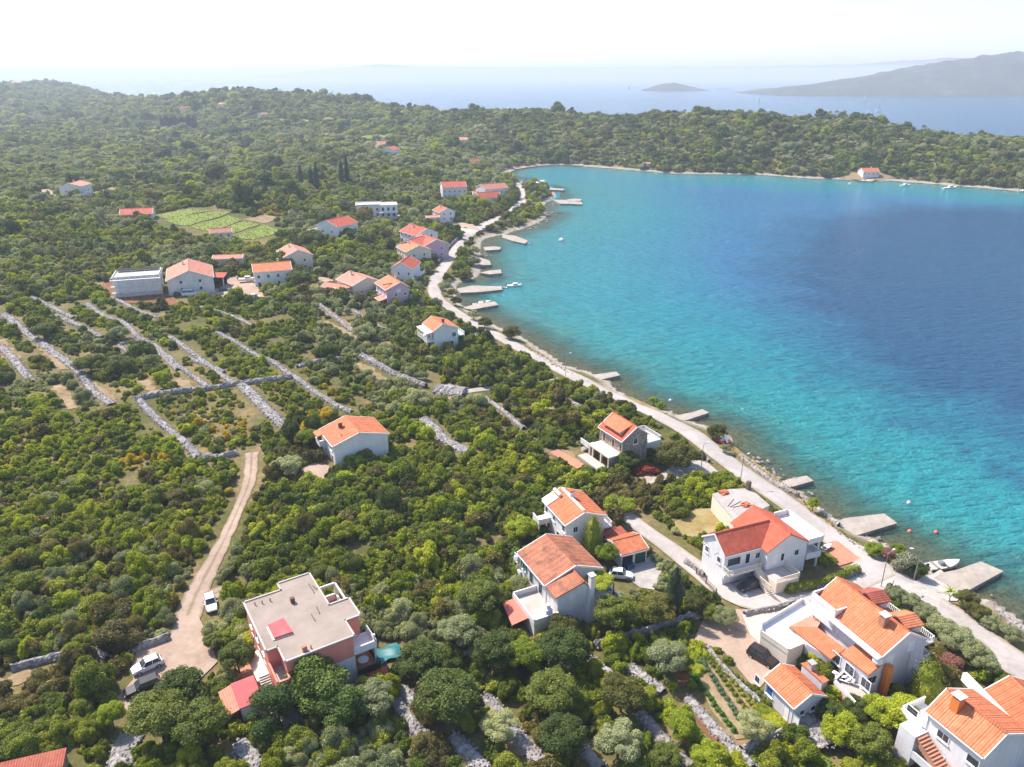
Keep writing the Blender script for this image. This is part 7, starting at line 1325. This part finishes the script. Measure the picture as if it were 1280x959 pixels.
for x, y, kd, h_, r_, lb in TREES:
    p = at(x, y); rt = empty(NAMES[kd], (p[0], p[1], p[2]), rng.uniform(0, 6.28)); tag(rt, lb, 'tree' if kd not in ('vine', 'oleander', 'pale') else 'shrub', lb.replace('dark cypress', 'dark cypresses').replace('pine on', 'pines on').replace('cypress standing', 'cypresses standing') if rep[lb] > 1 else None)
    c = bpy.data.objects.new('crown', TK[kd][int(rng.integers(len(TK[kd])))]); COL.objects.link(c); c.parent = rt
    half = h_*.5 if kd in ('cypress', 'thuja') else max(h_*.36, r_*.62)
    c.location = (0, 0, h_-half*(1. if kd != 'palm' else .4)); c.scale = (r_, r_, half)
    t_ = bpy.data.objects.new('trunk', TR[int(rng.integers(3))]); COL.objects.link(t_); t_.parent = rt; t_.scale = (r_*.8+.4, r_*.8+.4, h_*.8)
# hedge, brush pile
def strip_leaves(name, P_, w_, h_, mat, n_, ls, seed, z0=0.):
    Q = resample(P_, .4); r = np.random.default_rng(seed); bl = []
    for q in Q[::2]: bl += [(q[0]+r.normal()*.1, q[1]+r.normal()*.1, H(*q)+z0+h_*t, w_*.62) for t in (.25, .65)]
    c = Q.mean(0); z_ = H(*c); me = leaf_mesh(name, seed, [(a-c[0], b-c[1], z-z_, rr) for a, b, z, rr in bl], n_, ls, mat, up=-1., floor=None)
    o = bpy.data.objects.new(name, me); COL.objects.link(o); o.location = (c[0], c[1], z_); return o
tag(strip_leaves('hedge', HEDGE, 1.1, 1.5, M['l_mid'], 6000, .10, 77), 'long clipped green hedge beside the lane, right of the big white house', 'hedge')
me = leaf_mesh('brush_pile', 78, dome(78, 14, 1.2, .8), 2200, .07, M['redrust'], core=.7); o = bpy.data.objects.new('brush_pile', me); COL.objects.link(o); o.location = PILE; o.scale = (3.2, 2.2, 1.5); tag(o, 'heap of dry rust-red branches beside the paved yard', 'brush pile')
q = np.array(C_PERG); o = bpy.data.objects.new('climbing_vine', TK['vine'][0]); COL.objects.link(o); o.location = (q[0], q[1], C_.zg+5.1); o.scale = (2.9, 2.9, 1.3); tag(o, 'bright vine growing over the pergola of the terrace house', 'vine')
# vegetable rows
ROWS = [((876,826),(925,900),'l_vegg'), ((883,822),(935,893),'l_mid'), ((890,822),(945,888),'l_mid'), ((897,828),(952,884),'l_mid'), ((905,834),(962,882),'l_mid'), ((868,848),(918,916),'l_veg')]
ROWL = ['blue-green cabbage row, second from the red soil', 'third vegetable row from the red soil', 'middle vegetable row of the garden', 'vegetable row second from the sandy yard', 'vegetable row nearest the sandy yard', 'bright green vegetable row along the red soil']
for i, (a, b, mt) in enumerate(ROWS):
    tag(strip_leaves('vegetable_row', [at(*a), at((a[0]+b[0])/2, (a[1]+b[1])/2), at(*b)], .62, .35, M[mt], 2200, .075, 90+i, .1), ROWL[i], 'vegetables', 'vegetable rows in the garden')
for i, (x, y, r_, lb) in enumerate(((862, 828, 1.9, 'big-leaved green patch at the upper end of the garden'), (872, 818, 1.7, 'dark green leafy patch at the corner of the garden'), (868, 838, 1.6, 'bright leafy patch at the top of the red soil'), (965, 905, 2.0, 'bright green leafy patch at the lower end of the garden'), (955, 893, 1.6, 'low green patch under the garden house wall'))):
    p = at(x, y); o = bpy.data.objects.new('vegetable_patch', TK['lime'][i % 3]); COL.objects.link(o); o.location = (p[0], p[1], p[2]+.3); o.scale = (r_, r_, .7); tag(o, lb, 'vegetables')
# meadow grass and vine leaves: nobody could count them
def tufts(name, polys, per, ls, mat, label, cat, h_=.35, seed=4):
    r = np.random.default_rng(seed); m = MB()
    for pp in polys:
        Pw = np.array([at(*q)[:2] for q in pp]); lo, hi = Pw.min(0), Pw.max(0); n_ = int((hi-lo).prod()*per); q = lo+(hi-lo)*r.random((n_, 2)); q = q[in_poly(q[:, 0], q[:, 1], Pw)]; zz = Hv(q[:, 0], q[:, 1])
        for (x, y), z in zip(q, zz):
            a = r.uniform(0, 6.28); s = ls*r.uniform(.6, 1.4); hh = h_*r.uniform(.5, 1.4); dx, dy = s*math.cos(a), s*math.sin(a); ex, ey = r.normal(size=2)*.2*h_
            m.add([(x-dx, y-dy, z+.05), (x+dx, y+dy, z+.05), (x+dx*.6+ex, y+dy*.6+ey, z+hh), (x-dx*.6+ex, y-dy*.6+ey, z+hh)], [(0, 1, 2, 3)])
    o = m.build(name, mat, fix=False); tag(o, label, cat, kind='stuff')
tufts('meadow_grass', [[(935,948),(993,914),(1030,940),(1050,970),(930,970)]], 14, .16, M['l_bright'], 'tall grass in the meadow at the foot of the garden', 'grass')
tufts('verge_grass', [[(910,548),(925,566),(955,588),(985,608),(1000,616),(995,622),(965,604),(930,579),(905,560)], [(998,622),(1018,634),(1050,656),(1038,659),(1012,641)], [(640,423),(680,445),(720,470),(712,468),(668,443)], [(1050,662),(1090,690),(1080,690),(1045,668)]], 3, .16, M['l_brown'], 'dry tufts along the road verge and in the empty plot', 'grass', seed=5)
tufts('vineyard_leaves', [[(185,270),(235,262),(262,264),(215,275)], [(205,276),(262,266),(290,265),(235,283)], [(236,285),(285,270),(303,276),(262,290)], [(262,291),(303,278),(325,281),(285,294)], [(292,296),(330,281),(353,289),(318,300)]], 1.3, .26, M['l_bright'], 'young green vines in the small vineyard', 'vines', .5, 6)
